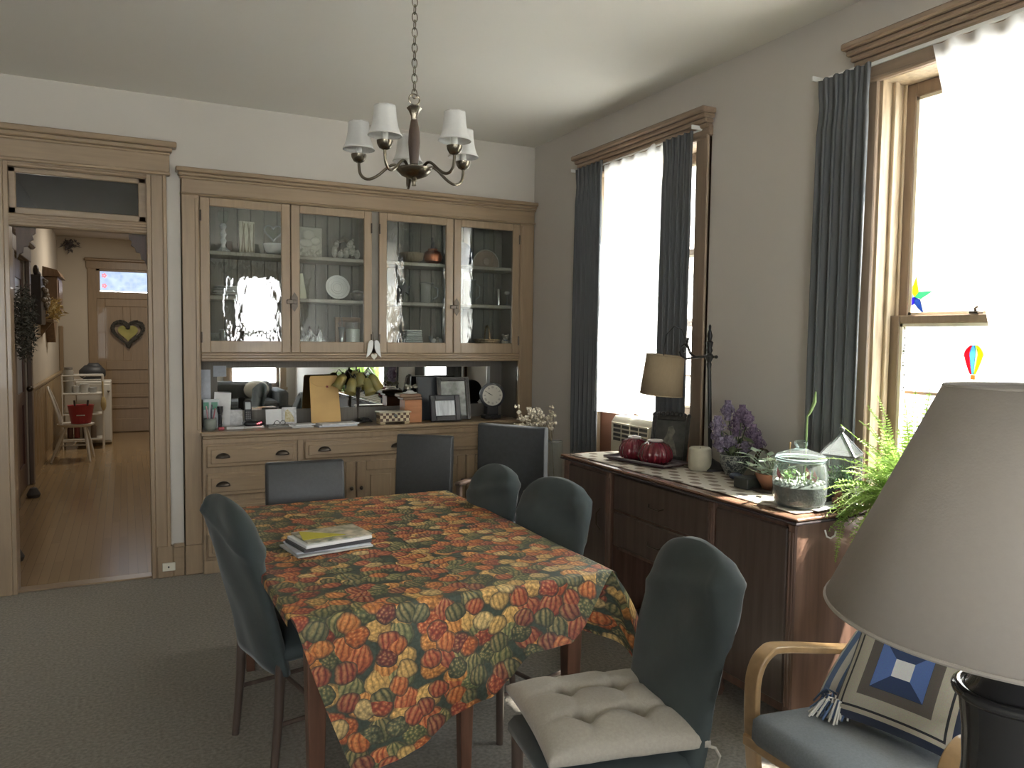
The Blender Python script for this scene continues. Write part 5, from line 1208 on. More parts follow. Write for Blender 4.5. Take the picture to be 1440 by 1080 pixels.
# upright oval frame behind the tray
t = thing('oval_photo_frame', 'dark ornate frame with a seated figure portrait leaning below the drape', 'picture frame', (2.69, 3.42, SZ))
M4 = Matrix.Translation((2.70, 3.41, SZ)) @ Matrix.Rotation(math.radians(-58), 4, 'Z') @ Matrix.Rotation(math.radians(-12), 4, 'X')
b = MB(); b.m = M4; b.box(-.105, .105, 0, .012, 0, .245, .004); build('backing', b, mat('black_frame_back', (.03, .028, .026), .4), t)
b = MB(); b.m = M4
for (xa, xb, za, zb) in ((-.11, -.085, 0, .25), (.085, .11, 0, .25), (-.085, .085, 0, .028), (-.085, .085, .222, .25)): b.box(xa, xb, -.012, .002, za, zb, .006)
for k in range(9): b.ball((-.10 + k * .025, -.004, .252 + .012 * (1 - abs(k - 4) / 4)), (.013, .008, .014), 8, 6)
build('carved_border', b, mat('carved_black_wood', (.035, .033, .03), .4, var=.4, vs=60), t)
b = MB(); b.m = M4; b.box(-.088, .088, -.004, -.001, .025, .225); build('portrait', b, mat('dark_portrait_ground', (.05, .05, .045), .3, col2=(.10, .10, .085), vs=20), t)
b = MB(); b.m = M4; b.prism([(-.045, .03), (.05, .03), (.03, .10), (.015, .13), (.03, .16), (.012, .195), (-.012, .185), (-.016, .15), (-.035, .11)], 'y', -.0055, -.004); build('portrait_figure', b, mat('faded_portrait', (.19, .18, .145), .4, var=.4, vs=40), t)
solo('carved_ornament', MB().ball((2.585, 3.57, SZ + .05), (.045, .02, .05)).ball((2.60, 3.53, SZ + .08), (.03, .02, .03)).ball((2.57, 3.61, SZ + .075), (.03, .02, .028)).ball((2.59, 3.57, SZ + .11), (.028, .02, .018)).box(2.54, 2.63, 3.53, 3.61, SZ, SZ + .012), mat('dark_bronze_ornament', (.045, .04, .032), .35, .5, var=.4, vs=40), 'small dark carved ornament standing before the air conditioner grille', 'ornament', (2.585, 3.57, SZ), smooth=True)
t = thing('pillar_candle', 'thick ivory pillar candle on the runner in front of the bridge lamp', 'candle', (2.655, 3.09, SZ))
build('wax', MB().lathe([(.05, 0), (.058, .012), (.060, .06), (.057, .112), (.050, .118), (.042, .112), (0, .108)], 28, (2.655, 3.09, SZ)), mat('ivory_wax', (.52, .49, .38), .55, var=.08, vs=25), t, smooth=True)
build('wick', MB().tube([(2.655, 3.09, SZ + .106), (2.657, 3.09, SZ + .12)], .0015, 5), black_metal, t)
# bridge lamp
t = thing('bridge_lamp', 'black iron bridge lamp with a tan drum shade hanging from its arm', 'lamp', (2.715, 3.03, SZ))
px, py = 2.725, 3.12
build('base', MB().lathe([(.085, 0), (.085, .012), (.06, .03), (.025, .05), (.012, .06)], 26, (px, py - .03, SZ)), black_metal, t, smooth=True)
build('pole', MB().tube([(px, py - .03, SZ + .05), (px, py, 1.50)], .0105, 10).lathe([(.012, 1.47), (.014, 1.49), (.010, 1.50)], 12, (px, py, 0)), black_metal, t, smooth=True)
build('finial', MB().lathe([(.010, 1.50), (.022, 1.525), (.024, 1.535), (.012, 1.55), (.018, 1.565), (.013, 1.58), (.017, 1.595), (.020, 1.61), (.010, 1.62), (.015, 1.645), (.012, 1.66), (.006, 1.68), (.007, 1.70), (0, 1.712)], 14, (px, py, 0)), black_metal, t, smooth=True)
def along(s, z): # from the pole toward the shade
    return (px - .10 * s, py + .24 * s, z)
a = build('scroll_arm', MB().tube([along(-.12, 1.53), along(.1, 1.53), along(.3, 1.525), along(.42, 1.545), along(.5, 1.60), along(.47, 1.635)], .007, 8).tube([along(.3, 1.525), along(.5, 1.515), along(.62, 1.53), along(.66, 1.555), along(.6, 1.57), along(.56, 1.55)], .006, 8).tube([along(.45, 1.57), along(.55, 1.60), along(.62, 1.585)], .006, 8), black_metal, t, smooth=True)
build('set_screw', MB().ball(along(-.15, 1.53), .010, 8, 6), black_metal, a, smooth=True)
build('shade_hanger', MB().tube([along(.5, 1.60), along(.62, 1.68), along(.8, 1.70), along(.98, 1.65), along(1.03, 1.57), along(1.03, 1.53)], .0028, 8), black_metal, t, smooth=True)
e = along(1.03, 0)
M4 = Matrix.Translation((e[0], e[1], 1.42)) @ Matrix.Rotation(math.radians(4), 4, 'X') @ Matrix.Rotation(math.radians(3), 4, 'Y')
b = MB(); b.m = M4; b.shell([(.114, -.118), (.102, .112)], 40); s = build('lamp_shade', b, mat('tan_linen_shade', (.40, .315, .205), .9, var=.05, vs=160, stretch=(1, 1, .2), trans=.25), t, smooth=True, solid=.002)
b = MB(); b.m = M4; b.ring((0, 0, -.117), .1145, .003, 'z', 40, 6); build('lower_trim', b, mat('tan_braid', (.37, .29, .19), .9), s, smooth=True)
b = MB(); b.m = M4; b.ring((0, 0, .111), .1025, .003, 'z', 40, 6); build('upper_trim', b, bpy.data.materials['tan_braid'], s, smooth=True)
t.scale.z = .94
# lilacs in a blue and white bowl
t = thing('flower_bowl', 'round bowl with a scrolled pattern holding the lilac flowers', 'bowl', (2.735, 2.90, SZ))
vx, vy = 2.72, 2.905
def scroll():
    m, N, L = nodes('scroll_glaze'); p = N['Principled BSDF']; sv(p, 'Roughness', .3)
    tc = N.new('ShaderNodeTexCoord'); vo = N.new('ShaderNodeTexNoise'); vo.inputs['Scale'].default_value = 26; vo.inputs['Distortion'].default_value = 2.5; L.new(tc.outputs['Object'], vo.inputs['Vector'])
    s = mth(N, L, 'LESS_THAN', mth(N, L, 'ABSOLUTE', mth(N, L, 'SUBTRACT', vo.outputs['Fac'], .5)), .045)
    L.new(mixc(N, L, s, (.055, .065, .070), (.33, .34, .30)), p.inputs['Base Color']); return m
build('bowl_body', MB().lathe([(.045, 0), (.046, .01), (.064, .04), (.075, .078), (.074, .10), (.069, .104), (.067, .09), (0, .08)], 28, (vx, vy, SZ)), scroll(), t, smooth=True)
build('rim', MB().ring((vx, vy, SZ + .102), .072, .0035, 'z', 30, 6), mat('grey_glaze_rim', (.25, .26, .24), .3), t, smooth=True)
t = thing('lilac_bouquet', 'bunch of purple lilac blooms with green leaves in the patterned bowl', 'flowers', (vx, vy, SZ + .1))
lil = [mat('lilac_petals', (.11, .085, .15), .8, col2=(.42, .36, .48), vs=85, trans=.15), mat('deep_lilac_petals', (.09, .055, .11), .8, col2=(.34, .25, .36), vs=85, trans=.15)]
R.seed(21)
heads = [(-.02, .05, .29, .05, .08), (.03, -.02, .275, .05, .07), (-.06, .09, .20, .06, .075), (.02, .01, .20, .065, .08), (-.03, .12, .13, .05, .06), (.05, -.09, .17, .055, .07), (-.02, .03, .10, .065, .06), (.06, -.13, .11, .05, .06), (-.06, .06, .09, .055, .06), (.02, -.08, .25, .042, .06), (.03, -.05, .08, .05, .05)]
for k, (dx, dy, dz, r, h) in enumerate(heads):
    dy *= .85; dz = dz * .86 - .025; r *= .95; h *= .85; c = Vector((vx + dx * .8, vy + dy, SZ + .10 + dz)); b = MB()
    for i in range(120):
        a = R.random() * 2 * PI; v = R.uniform(-1, 1); q = (1 - v * v) ** .5 * (.75 + .25 * R.random()); tap = 1 - .45 * (v + 1) / 2
        p = c + Vector((r * q * cos(a) * tap, r * q * sin(a) * tap, h * .52 * v)); n = (p - c).normalized()
        e1 = n.orthogonal().normalized(); e2 = n.cross(e1); s = R.uniform(.006, .010); w0 = R.random() * PI
        pts = [p + n * .003]
        for j in range(8):
            w = w0 + j * PI / 4; rr_ = s * (1.15 if j % 2 == 0 else .5); pts.append(p + (e1 * cos(w) + e2 * sin(w)) * rr_)
        b.add(pts, [(0, 1 + j, 1 + (j + 1) % 8) for j in range(8)])
    b.tube([c - Vector((0, 0, h * .8)), c + Vector((0, 0, h * .7))], r * .35, 6)
    build('bloom', b, lil[k % 2], t)
b = MB()
for k in range(16):
    a = R.random() * 2 * PI; z = R.uniform(.05, .22); b.leaf((vx + .03 * cos(a), vy + .05 * sin(a), SZ + .08 + z * .7), (cos(a) * .6, sin(a), R.uniform(-.2, .6)), (0, 0, 1), R.uniform(.06, .09), .022, .5)
for (dx, dy, dz, r, h) in heads:
    dy *= .85; dz = dz * .86 - .03
    b.tube([(vx, vy, SZ + .05), (vx + dx * .4, vy + dy * .5, SZ + .08 + dz * .5), (vx + dx * .8, vy + dy, SZ + .10 + dz)], .003, 5)
build('leaves', b, mat('lilac_leaf', (.05, .075, .035), .6, col2=(.10, .13, .06), vs=20), t)
solo('blue_stone', MB().ball((2.63, 2.80, SZ + .018), (.030, .036, .018)).ball((2.65, 2.835, SZ + .014), (.02, .02, .014)), mat('blue_glazed_stone', (.08, .10, .15), .25), 'small dark blue glazed lump beside the lilac bowl', 'ornament', (2.63, 2.80, SZ), smooth=True)
solo('jewel_box', MB().box(2.49, 2.60, 2.575, 2.665, SZ, SZ + .05, .004), mat('black_card_box', (.03, .032, .03), .5), 'small black box on the runner in front of the clay pot', 'box', (2.545, 2.62, SZ))
solo('drip_saucer', MB().box(2.455, 2.56, 2.60, 2.72, SZ, SZ + .006, .003), dark_plastic, 'thin black dish lying under the small black box edge', 'saucer', (2.47, 2.68, SZ)) if False else None
t = thing('brass_handle_basket', 'open brass hoop handle standing between the lilac bowl and the clay pot', 'basket', (2.70, 2.70, SZ))
build('hoop', MB().tube([(2.70, 2.70 + .052 * cos(PI * i / 14), SZ + .06 + .10 * sin(PI * i / 14)) for i in range(15)], .005, 8).tube([(2.72, 2.705 + .052 * cos(PI * i / 14), SZ + .06 + .095 * sin(PI * i / 14)) for i in range(15)], .004, 8), brass_m, t, smooth=True)
build('basket_body', MB().lathe([(.03, 0), (.04, .015), (.042, .035), (.036, .03), (0, .012)], 18, (2.71, 2.70, SZ)), mat('dark_brass_bowl', (.10, .085, .05), .4, .8), t, smooth=True)
clay = mat('terracotta', (.24, .115, .068), .8, var=.12, vs=20)
t = thing('potted_cutting', 'low terracotta pot with pale green leafy cuttings behind the glass jar', 'plant', (2.62, 2.52, SZ))
cx_, cy_ = 2.605, 2.53
build('pot', MB().lathe([(.05, 0), (.078, .05), (.084, .072), (.080, .074), (.072, .06), (0, .055)], 24, (cx_, cy_, SZ + .006)), clay, t, smooth=True)
build('saucer', MB().lathe([(.10, 0), (.105, .012), (.098, .008), (0, .005)], 24, (cx_, cy_, SZ)), mat('dark_saucer', (.06, .05, .045), .5), t, smooth=True)
b = MB(); R.seed(5)
for k in range(48):
    a = R.random() * 2 * PI; r = R.uniform(.03, .11); p = Vector((cx_ - .02 + r * cos(a), cy_ + .02 + r * 1.25 * sin(a), SZ + .09 + R.uniform(0, .07)))
    b.leaf(p, (cos(a), sin(a), R.uniform(-.1, .7)), (0, 0, 1), R.uniform(.04, .06), .018, .4); b.tube([(cx_, cy_, SZ + .06), p], .0016, 4)
build('foliage', b, mat('pale_succulent_leaf', (.30, .40, .27), .45, col2=(.55, .64, .50), vs=30, trans=.25), t)
solo('plant_stake', MB().tube([(2.66, 2.50, SZ + .07), (2.655, 2.49, SZ + .22)], .004, 6), mat('bamboo', (.36, .25, .12), .6), 'short bamboo stake standing in the terracotta pot', 'stake', (2.66, 2.50, SZ + .06))
t = thing('amaryllis_shoot', 'single tall green shoot rising from a small pot behind the glass jar', 'plant', (2.66, 2.405, SZ))
build('pot', MB().lathe([(.03, 0), (.042, .06), (.044, .075), (.038, .07), (0, .062)], 18, (2.66, 2.405, SZ)), clay, t, smooth=True)
build('shoot', MB().tube([(2.66, 2.405, SZ + .06), (2.655, 2.40, SZ + .25), (2.65, 2.395, SZ + .345), (2.66, 2.39, SZ + .36), (2.67, 2.375, SZ + .41), (2.668, 2.37, SZ + .455)], [.005, .0045, .004, .006, .0075, .003], 8), mat('green_shoot', (.22, .32, .12), .5, trans=.2), t, smooth=True)
# glass jar terrarium
jx, jy = 2.46, 2.25
t = thing('jar_terrarium', 'round glass cookie jar terrarium with lid, soil and small plants', 'terrarium', (jx, jy, SZ))
JR = .9; prof = [(.095, .003), (.112, .012), (.118, .05), (.119, .13), (.113, .165), (.104, .185), (.108, .195)]; prof = [(r_ * .9, z_) for r_, z_ in prof]
build('jar', MB().shell(prof, 40, (jx, jy, SZ)).lathe([(.085, 0), (.085, .006)], 40, (jx, jy, SZ)), thin_glass_green, t, smooth=True)
build('jar_rim', MB().ring((jx, jy, SZ + .195), .097, .0045, 'z', 40, 8).ring((jx, jy, SZ + .186), .0945, .003, 'z', 40, 8), mat('bright_aqua_glass', (.45, .55, .54), .1, .3, coat=.5), t, smooth=True)
l = build('lid', MB().shell([(.097, .199), (.094, .208), (.068, .220), (.032, .231), (.020, .236)], 40, (jx, jy, SZ)), thin_glass_green, t, smooth=True)
build('lid_knob', MB().lathe([(.015, .236), (.019, .241), (.027, .250), (.028, .261), (.020, .268), (0, .269)], 24, (jx, jy, SZ)), glassmat('knob_glass', (.80, .87, .86), ior=1.9), l, smooth=True)
soil = mat('dark_potting_soil', (.046, .050, .042), .95, var=.4, vs=90, bump=.5, bs=120)
build('soil', MB().lathe([(.083, .007), (.098, .014), (.1035, .05), (.1045, .085), (.09, .092), (0, .098)], 36, (jx, jy, SZ)), soil, t, smooth=True)
b = MB(); R.seed(8)
for k in range(110):
    a = R.random() * 2 * PI; r = .095 * R.random() ** .5; b.ball((jx + r * cos(a), jy + r * sin(a), SZ + .094 + .004 * R.random()), R.uniform(.004, .009), 6, 4)
o = build('pebbles', b, mat('pale_pebbles', (.36, .37, .32), .7, var=.4, vs=60), t); o['kind'] = 'stuff'
b = MB()
for k in range(30):
    a = R.random() * 2 * PI; r = .07 * R.random() ** .5; p = Vector((jx - .01 + r * cos(a), jy + r * sin(a), SZ + .095)); h = R.uniform(.015, .06)
    b.tube([p, p + Vector((0, 0, h))], .0015, 4); b.leaf(p + Vector((0, 0, h * .6)), (cos(a * 3), sin(a * 3), .9), (0, 0, 1), R.uniform(.02, .035), .007, .3)
build('small_plants', b, mat('moss_green', (.16, .28, .09), .6, col2=(.32, .42, .16), vs=40, trans=.2), t)
b = MB(); b.leaf((jx - .06, jy + .05, SZ + .10), (-.1, .1, 1), (1, 0, 0), .055, .012, .2).leaf((jx + .02, jy - .06, SZ + .10), (.1, .1, 1), (1, 0, 0), .05, .014, .2).leaf((jx + .05, jy + .0, SZ + .10), (.1, .3, 1), (1, .3, 0), .055, .014, .2)
build('red_leaves', b, mat('red_leaf', (.30, .06, .07), .6), t)
# pyramid terrarium
gx, gy = 2.652, 2.213; hw = .066
t = thing('lantern_terrarium', 'leaded glass lantern terrarium with a pyramid roof beside the jar', 'terrarium', (gx, gy, SZ))
solo('looped_string', MB().tube([(2.425, 2.085, .845), (2.43, 2.08, .82), (2.45, 2.078, .812), (2.475, 2.08, .82), (2.485, 2.085, .835)], .0035, 6), mat('white_cord_sheath', (.62, .62, .58), .5), 'short looped white string on the near end face of the sideboard', 'string', (2.45, 2.085, .81), smooth=True)
lead = mat('grey_lead_came', (.10, .10, .10), .4, .6)
M4 = Matrix.Translation((gx, gy, SZ)) @ Matrix.Rotation(math.radians(26), 4, 'Z'); z0, z1, z2 = .045, .205, .298
b = MB(); b.m = M4
q = [(-hw, -hw), (hw, -hw), (hw, hw), (-hw, hw)]; ov = 1.06
for i in range(4):
    (xa, ya), (xb, yb) = q[i], q[(i + 1) % 4]
    b.tube([(xa, ya, z0), (xa, ya, z1)], .0038, 6).tube([(xa, ya, z1), (xb, yb, z1)], .0042, 6).tube([(xa, ya, z0), (xb, yb, z0)], .0038, 6).tube([(xa * ov, ya * ov, z1), (0, 0, z2)], .0036, 6)
build('lead_frame', b, lead, t)
b = MB(); b.m = M4
for i in range(4):
    (xa, ya), (xb, yb) = q[i], q[(i + 1) % 4]; b.add([(xa, ya, z0), (xb, yb, z0), (xb, yb, z1), (xa, ya, z1)], [(0, 1, 2, 3)])
build('side_pane', b, thin_glass_green, t)
b = MB(); b.m = M4
for i in range(4):
    (xa, ya), (xb, yb) = q[i], q[(i + 1) % 4]; b.add([(xa * ov, ya * ov, z1), (xb * ov, yb * ov, z1), (0, 0, z2)], [(0, 1, 2)])
build('roof_pane', b, glassmat('rippled_roof_glass', (.66, .72, .74), wave=.2, wscale=30, ior=1.8, veil=.22), t)
b = MB(); b.m = M4; b.ball((0, 0, z2 + .012), .012, 12, 8); build('roof_knob', b, lead, t, smooth=True)
b = MB(); b.m = M4; b.lathe([(.06, .0), (.076, .012), (.084, .040), (.086, .044), (.08, .043), (0, .040)], 30); build('base_dish', b, mat('dark_base_dish', (.06, .058, .055), .4), t, smooth=True)
b = MB(); b.m = M4; b.box(-hw + .006, hw - .006, -hw + .006, hw - .006, .042, .062, .004); build('soil', b, soil, t)
b = MB(); b.m = M4; R.seed(3)
for k in range(60):
    x, y = R.uniform(-.05, .05), R.uniform(-.05, .05); h = R.uniform(.02, .11); b.tube([(x, y, .06), (x * .9, y * .9, .06 + h)], .0014, 4)
    for j in range(3): a = R.random() * 2 * PI; b.leaf((x * .9, y * .9, .06 + h * R.uniform(.4, 1)), (cos(a) * .5, sin(a) * .5, R.uniform(-.2, .6)), (0, 0, 1), R.uniform(.018, .032), .007, .4)
o = build('plants', b, mat('terrarium_leaf', (.07, .15, .05), .55, col2=(.20, .32, .13), vs=30, trans=.25), t)
solo('terracotta_shard', MB().ball((2.575, 2.155, SZ + .055), (.016, .016, .018), 12, 8).lathe([(.022, 0), (.024, .038), (.016, .042)], 16, (2.575, 2.155, SZ)), clay, 'small terracotta jar standing between the glass jar and the lantern', 'jar', (2.575, 2.155, SZ), smooth=True)
b = MB(); b.grid(lambda u, v: (2.43 + .16 * u, 2.125 + .07 * v + .02 * u, SZ + .003 + .035 * max(0, u - .72) * 3 * (1 - v) + .008 * abs(sin(u * 9 + v * 4)) * u), 20, 8)
solo('white_cloth', b, mat('white_rag', (.58, .57, .53), .9), 'crumpled white cloth at the near corner of the sideboard by the jar', 'cloth', (2.51, 2.16, SZ), smooth=True, solid=.003)
# boston fern in a pot on a stand at the sideboard's end
fx, fy, fz = 2.70, 1.915, .90
t = thing('plant_stand', 'dark wooden plant stand beyond the near end of the sideboard', 'stand', (fx, fy, 0))
build('top', MB().lathe([(.14, .77), (.145, .785), (.14, .80), (0, .80)], 28, (fx, fy, 0)), dark_wood, t, smooth=True)
for k in range(3):
    a = k * 2 * PI / 3 + .4; build('leg', MB().tube([(fx + .15 * cos(a), fy + .15 * sin(a), 0), (fx + .09 * cos(a), fy + .09 * sin(a), .4), (fx + .11 * cos(a), fy + .11 * sin(a), .78)], .014, 8), dark_wood, t, smooth=True)
t = thing('potted_fern', 'large bright green fern spilling over the near end of the sideboard', 'plant', (fx, fy, .80))
build('pot', MB().lathe([(.085, 0), (.115, .11), (.125, .125), (.12, .14), (.105, .13), (0, .12)], 26, (fx, fy, .80)), mat('tan_plastic_pot', (.33, .29, .22), .6), t, smooth=True)
fern_m = mat('fern_green', (.26, .40, .09), .5, col2=(.46, .58, .18), vs=9, trans=.55)
R.seed(17); b = MB()
def frond(pts, wid):
    n = len(pts); b.tube(pts, .0016, 4)
    for i in range(1, n):
        p = Vector(pts[i]); d = (p - Vector(pts[i - 1])).normalized(); s = d.cross(Vector((0, 0, 1)))
        if s.length < .1: s = Vector((1, 0, 0))
        s.normalize(); f = i / n; w = wid * (.25 + 1.1 * f) if f < .3 else wid * (1.0 - .85 * ((f - .3) / .7) ** 1.6)
        tw = R.uniform(-.5, .5); up = d.cross(s); s2 = s * cos(tw) + up * sin(tw)
        for sg in (-1, 1): b.leaf(p, s2 * sg + d * .25, up, w, w * .20, .3)
for k in range(250):
    a = R.random() * 2 * PI; el = R.uniform(.25, 1.52); ln = R.uniform(.28, .52) * (.7 if sin(a) > .2 else 1); p = Vector((fx + .04 * cos(a), fy + .04 * sin(a), .93)); d = Vector((cos(a) * cos(el), sin(a) * cos(el), sin(el)))
    pts = [p]; n = 26
    for i in range(n):
        d = (d + Vector((0, 0, -.040 - .02 * R.random()))).normalized(); p = p + d * ln / n; 
        if p.y > 2.085: p.y = 2.085 - .03 * R.random()
        if p.x > 2.825: p.x = 2.825 - .01 * R.random()
        pts.append(p)
    frond(pts, R.uniform(.024, .036))
def longf(ctl, w):
    ctl = [Vector(c) for c in ctl]; pts = []
    for i in range(len(ctl) - 1):
        p0, p1, p2, p3 = ctl[max(i - 1, 0)], ctl[i], ctl[i + 1], ctl[min(i + 2, len(ctl) - 1)]
        for q in range(10):
            s = q / 10; pts.append(.5 * (2 * p1 + (p2 - p0) * s + (2 * p0 - 5 * p1 + 4 * p2 - p3) * s * s + (3 * p1 - p0 - 3 * p2 + p3) * s ** 3))
    frond(pts + [ctl[-1]], w)
fy += .02
longf([(fx, fy, .95), (fx - .02, fy + .09, 1.10), (fx - .05, fy + .17, 1.17), (fx - .08, fy + .26, 1.24)], .017)
longf([(fx, fy, .95), (fx + .03, fy + .10, 1.16), (fx + .05, fy + .15, 1.27), (fx + .06, fy + .20, 1.36)], .02)
longf([(fx - .04, fy + .02, .95), (fx - .13, fy + .10, .99), (fx - .19, fy + .13, .90), (fx - .22, fy + .13, .80), (fx - .235, fy + .13, .72)], .024)
longf([(fx - .04, fy + .02, .95), (fx - .10, fy + .12, 1.02), (fx - .16, fy + .16, .96), (fx - .2, fy + .165, .86)], .024)
build('fronds', b, fern_m, t)
# ------------------------------------------------------------------ window dressing
def drape(name, y0, y1, z0, z1, x, nf, label, amp=.015, flare=0.):
    b = MB(); n = nf * 12
    def f(u, v):
        z = z0 + (z1 - z0) * v; head = clip01((v - .955) / .03); pin = clip01((v - .90) / .045)
        w = u * nf * 2 * PI
        a = amp * (1 - .55 * pin) + amp * .5 * head
        c = (y0 + y1) / 2; sq = 1 - .06 * pin * (1 - head) + flare * (1 - v)
        y = c + (y0 + (y1 - y0) * u - c) * sq + .006 * sin(w * 2 + v * 3)
        return (x - a * sin(w + .5 * sin(v * 2.2)) - .004 * sin(3 * w + 5 * v), y, z)
    b.grid(f, n, 40)
    return solo(name, b, drape_m, label, 'curtain', (x, (y0 + y1) / 2, z0), 'slate grey drapes', smooth=True, solid=.003, ang=180)
drape('window_drape', 4.325, 4.665, .30, 2.755, 2.832, 6, 'slate grey drape at the far left side of the far window')
drape('window_drape', 3.42, 3.69, .30, 2.735, 2.832, 5, 'slate grey drape on the right of the far window behind the bridge lamp')
drape('window_drape', 2.285, 2.56, .30, 2.758, 2.832, 5, 'slate grey drape on the left side of the near window')
def sheer(name, fn, nu, nv, label): 
    b = MB(); b.grid(fn, nu, nv); v = [sum((p[i] for p in b.v), 0.) / len(b.v) for i in range(3)]
    return solo(name, b, sheer_m, label, 'curtain', (v[0], v[1], min(p.z for p in b.v)), 'white sheers', smooth=True, ang=180)
def s1(u, v):
    z = 2.725 - (1.635 - .02 * u + .03 * sin(u * 8) * (u > .7)) * v; ya = 4.335 + .11 * v ** 2; yb = 3.70 - .0 * v
    w = u * 30; return (2.850 + .009 * sin(w + 2 * sin(v * 2)) * (1 - .3 * v) - .012 * v, ya + (yb - ya) * u, z)
sheer('sheer_curtain', s1, 90, 40, 'white sheer covering the far window, hem blowing over the air conditioner')
def s1b(u, v):
    z = 2.72 - (1.60 + .05 * u) * v - .03 * sin(u * 9); return (2.838 + .007 * sin(u * 14), 3.89 - .18 * u, z)
sheer('sheer_curtain', s1b, 30, 30, 'narrow overlapping sheer panel beside the right drape of the far window')
def s2(u, v):
    z = 2.745 - 1.9 * v; ya = 2.02 - .46 * v - 1.3 * max(0, v - .55) ** 2; w = u * 44
    return (2.848 + .011 * sin(w + sin(v * 3)) * (1 - .2 * v), ya + (1.22 - ya) * u, z)
sheer('sheer_curtain', s2, 110, 40, 'white sheer pulled to the right side of the near window')
def rod(y0, y1, z, label):
    t = thing('curtain_rod', label, 'curtain rod', (2.85, (y0 + y1) / 2, z), group='white curtain rods')
    build('track', MB().box(2.864, 2.874, y0, y1, z - .012, z + .012, .002), white_rod, t)
    build('return_bracket', MB().box(2.80, 2.874, y0 - .004, y0 + .006, z - .01, z + .012, .002).box(2.80, 2.874, y1 - .006, y1 + .004, z - .01, z + .012, .002), white_rod, t)
rod(3.40, 4.68, 2.748, 'white curtain track over the far window'); rod(1.15, 2.57, 2.766, 'white curtain track over the near window')
# window air conditioner
t = thing('window_air_conditioner', 'cream window air conditioner standing in the far window under the sheer', 'air conditioner', (2.95, 3.86, .69))
ya, yb = 3.70, 4.115
build('housing', MB().box(2.86, 3.25, ya + .01, yb - .01, .70, 1.085, .01), ivory_plastic, t)
b = MB().prism([(2.795, .70), (2.87, .70), (2.87, 1.09), (2.825, 1.09), (2.795, 1.05)], 'y', ya, yb); build('front_panel', b, ivory_plastic, t, bevel=.006)
b = MB()
for k in range(4):
    for j in range(4): b.box(2.791, 2.80, ya + .025 + j * .092, ya + .108 + j * .092, .935 + k * .028, .953 + k * .028, .002)
build('grille', b, mat('dark_grille_slot', (.06, .06, .055), .5), t)
b = MB().box(2.789, 2.798, ya + .02, yb - .02, .925, .931).box(2.789, 2.798, ya + .02, yb - .02, 1.045, 1.049)
for j in range(5): b.box(2.789, 2.798, ya + .017 + j * .092, ya + .023 + j * .092, .93, 1.045)
build('louvre_frame', b, ivory_plastic, t)
build('side_filler', MB().box(2.99, 3.0, yb - .01, 4.535, .68, 1.10).box(2.99, 3.0, 3.465, ya + .01, .68, 1.10), mat('brown_filler_board', (.19, .085, .05), .5), t)
# suncatchers and sash lock on the near window
t = thing('star_suncatcher', 'five-pointed stained glass star stuck to the upper sash of the near window', 'suncatcher', (3.03, 2.19, 1.775))
cols = [(.62, .58, .05), (.10, .35, .18), (.06, .10, .22), (.08, .06, .55), (.30, .36, .45)]; sx0 = 3.046
for k in range(5):
    a = PI / 2 + k * 2 * PI / 5 + .06
    P = lambda r, w: (2.195 - r * cos(w) * -1 if False else 2.195 + r * cos(w), 1.775 + r * sin(w))
    b = MB().prism([P(0, 0), P(.028, a + .6), P(.088, a), P(.028, a - .6)], 'x', sx0, sx0 + .004)
    m, N, L = nodes('star_glass'); N.remove(N['Principled BSDF']); tr_ = N.new('ShaderNodeBsdfTranslucent'); tr_.inputs['Color'].default_value = (*cols[k], 1); g_ = N.new('ShaderNodeBsdfTransparent'); g_.inputs['Color'].default_value = (*cols[k], 1); mx = N.new('ShaderNodeMixShader'); mx.inputs[0].default_value = .35
    L.new(tr_.outputs[0], mx.inputs[1]); L.new(g_.outputs[0], mx.inputs[2]); L.new(mx.outputs[0], N['Material Output'].inputs[0])
    build('star_point', b, m, t, label=('yellow', 'green', 'dark blue', 'violet', 'pale grey')[k] + ' glass point')
build('lead_outline', MB().tube([(sx0, 2.195 + (.088 if k % 2 == 0 else .030) * cos(PI / 2 + .06 + k * PI / 5), 1.775 + (.088 if k % 2 == 0 else .030) * sin(PI / 2 + .06 + k * PI / 5)) for k in range(10)], .0018, 5, closed=True), lead, t)
t = thing('balloon_suncatcher', 'hot air balloon suncatcher with red, blue, green and yellow stripes on the lower sash', 'suncatcher', (2.99, 1.90, 1.44))
bz = 1.515; by_ = 1.893; bx_ = 2.997
def bal(tn, z): # half width at height
    h = clip01((z - 1.455) / .115); return (.010 + .030 * sin(min(1, h * 1.02) * PI * .5) ** .9) * 1.0 if h < .62 else .0395 * (max(0, 1 - ((h - .62) / .40) ** 2)) ** .5
stp = [(-1, -.42, (.55, .04, .06)), (-.42, .18, (.14, .32, .65)), (.18, .45, (.36, .60, .30)), (.45, 1, (.72, .66, .04))]
zs = [1.455 + .117 * i / 14 for i in range(15)]
for k, (a0, a1, c) in enumerate(stp):
    # the viewer stands on the low-y side, so stripes run from high y to low y
    poly = [(by_ - a0 * bal(0, z), z) for z in zs] + [(by_ - a1 * bal(0, z), z) for z in reversed(zs)]
    m, N, L = nodes('balloon_stripe'); N.remove(N['Principled BSDF']); tr_ = N.new('ShaderNodeBsdfTranslucent'); tr_.inputs['Color'].default_value = (*c, 1); g_ = N.new('ShaderNodeBsdfTransparent'); g_.inputs['Color'].default_value = (*c, 1); mx = N.new('ShaderNodeMixShader'); mx.inputs[0].default_value = .4
    L.new(tr_.outputs[0], mx.inputs[1]); L.new(g_.outputs[0], mx.inputs[2]); L.new(mx.outputs[0], N['Material Output'].inputs[0])
    build('stripe', MB().prism(poly, 'x', bx_, bx_ + .003), m, t, label=('red', 'blue', 'pale green', 'yellow')[k] + ' balloon stripe')
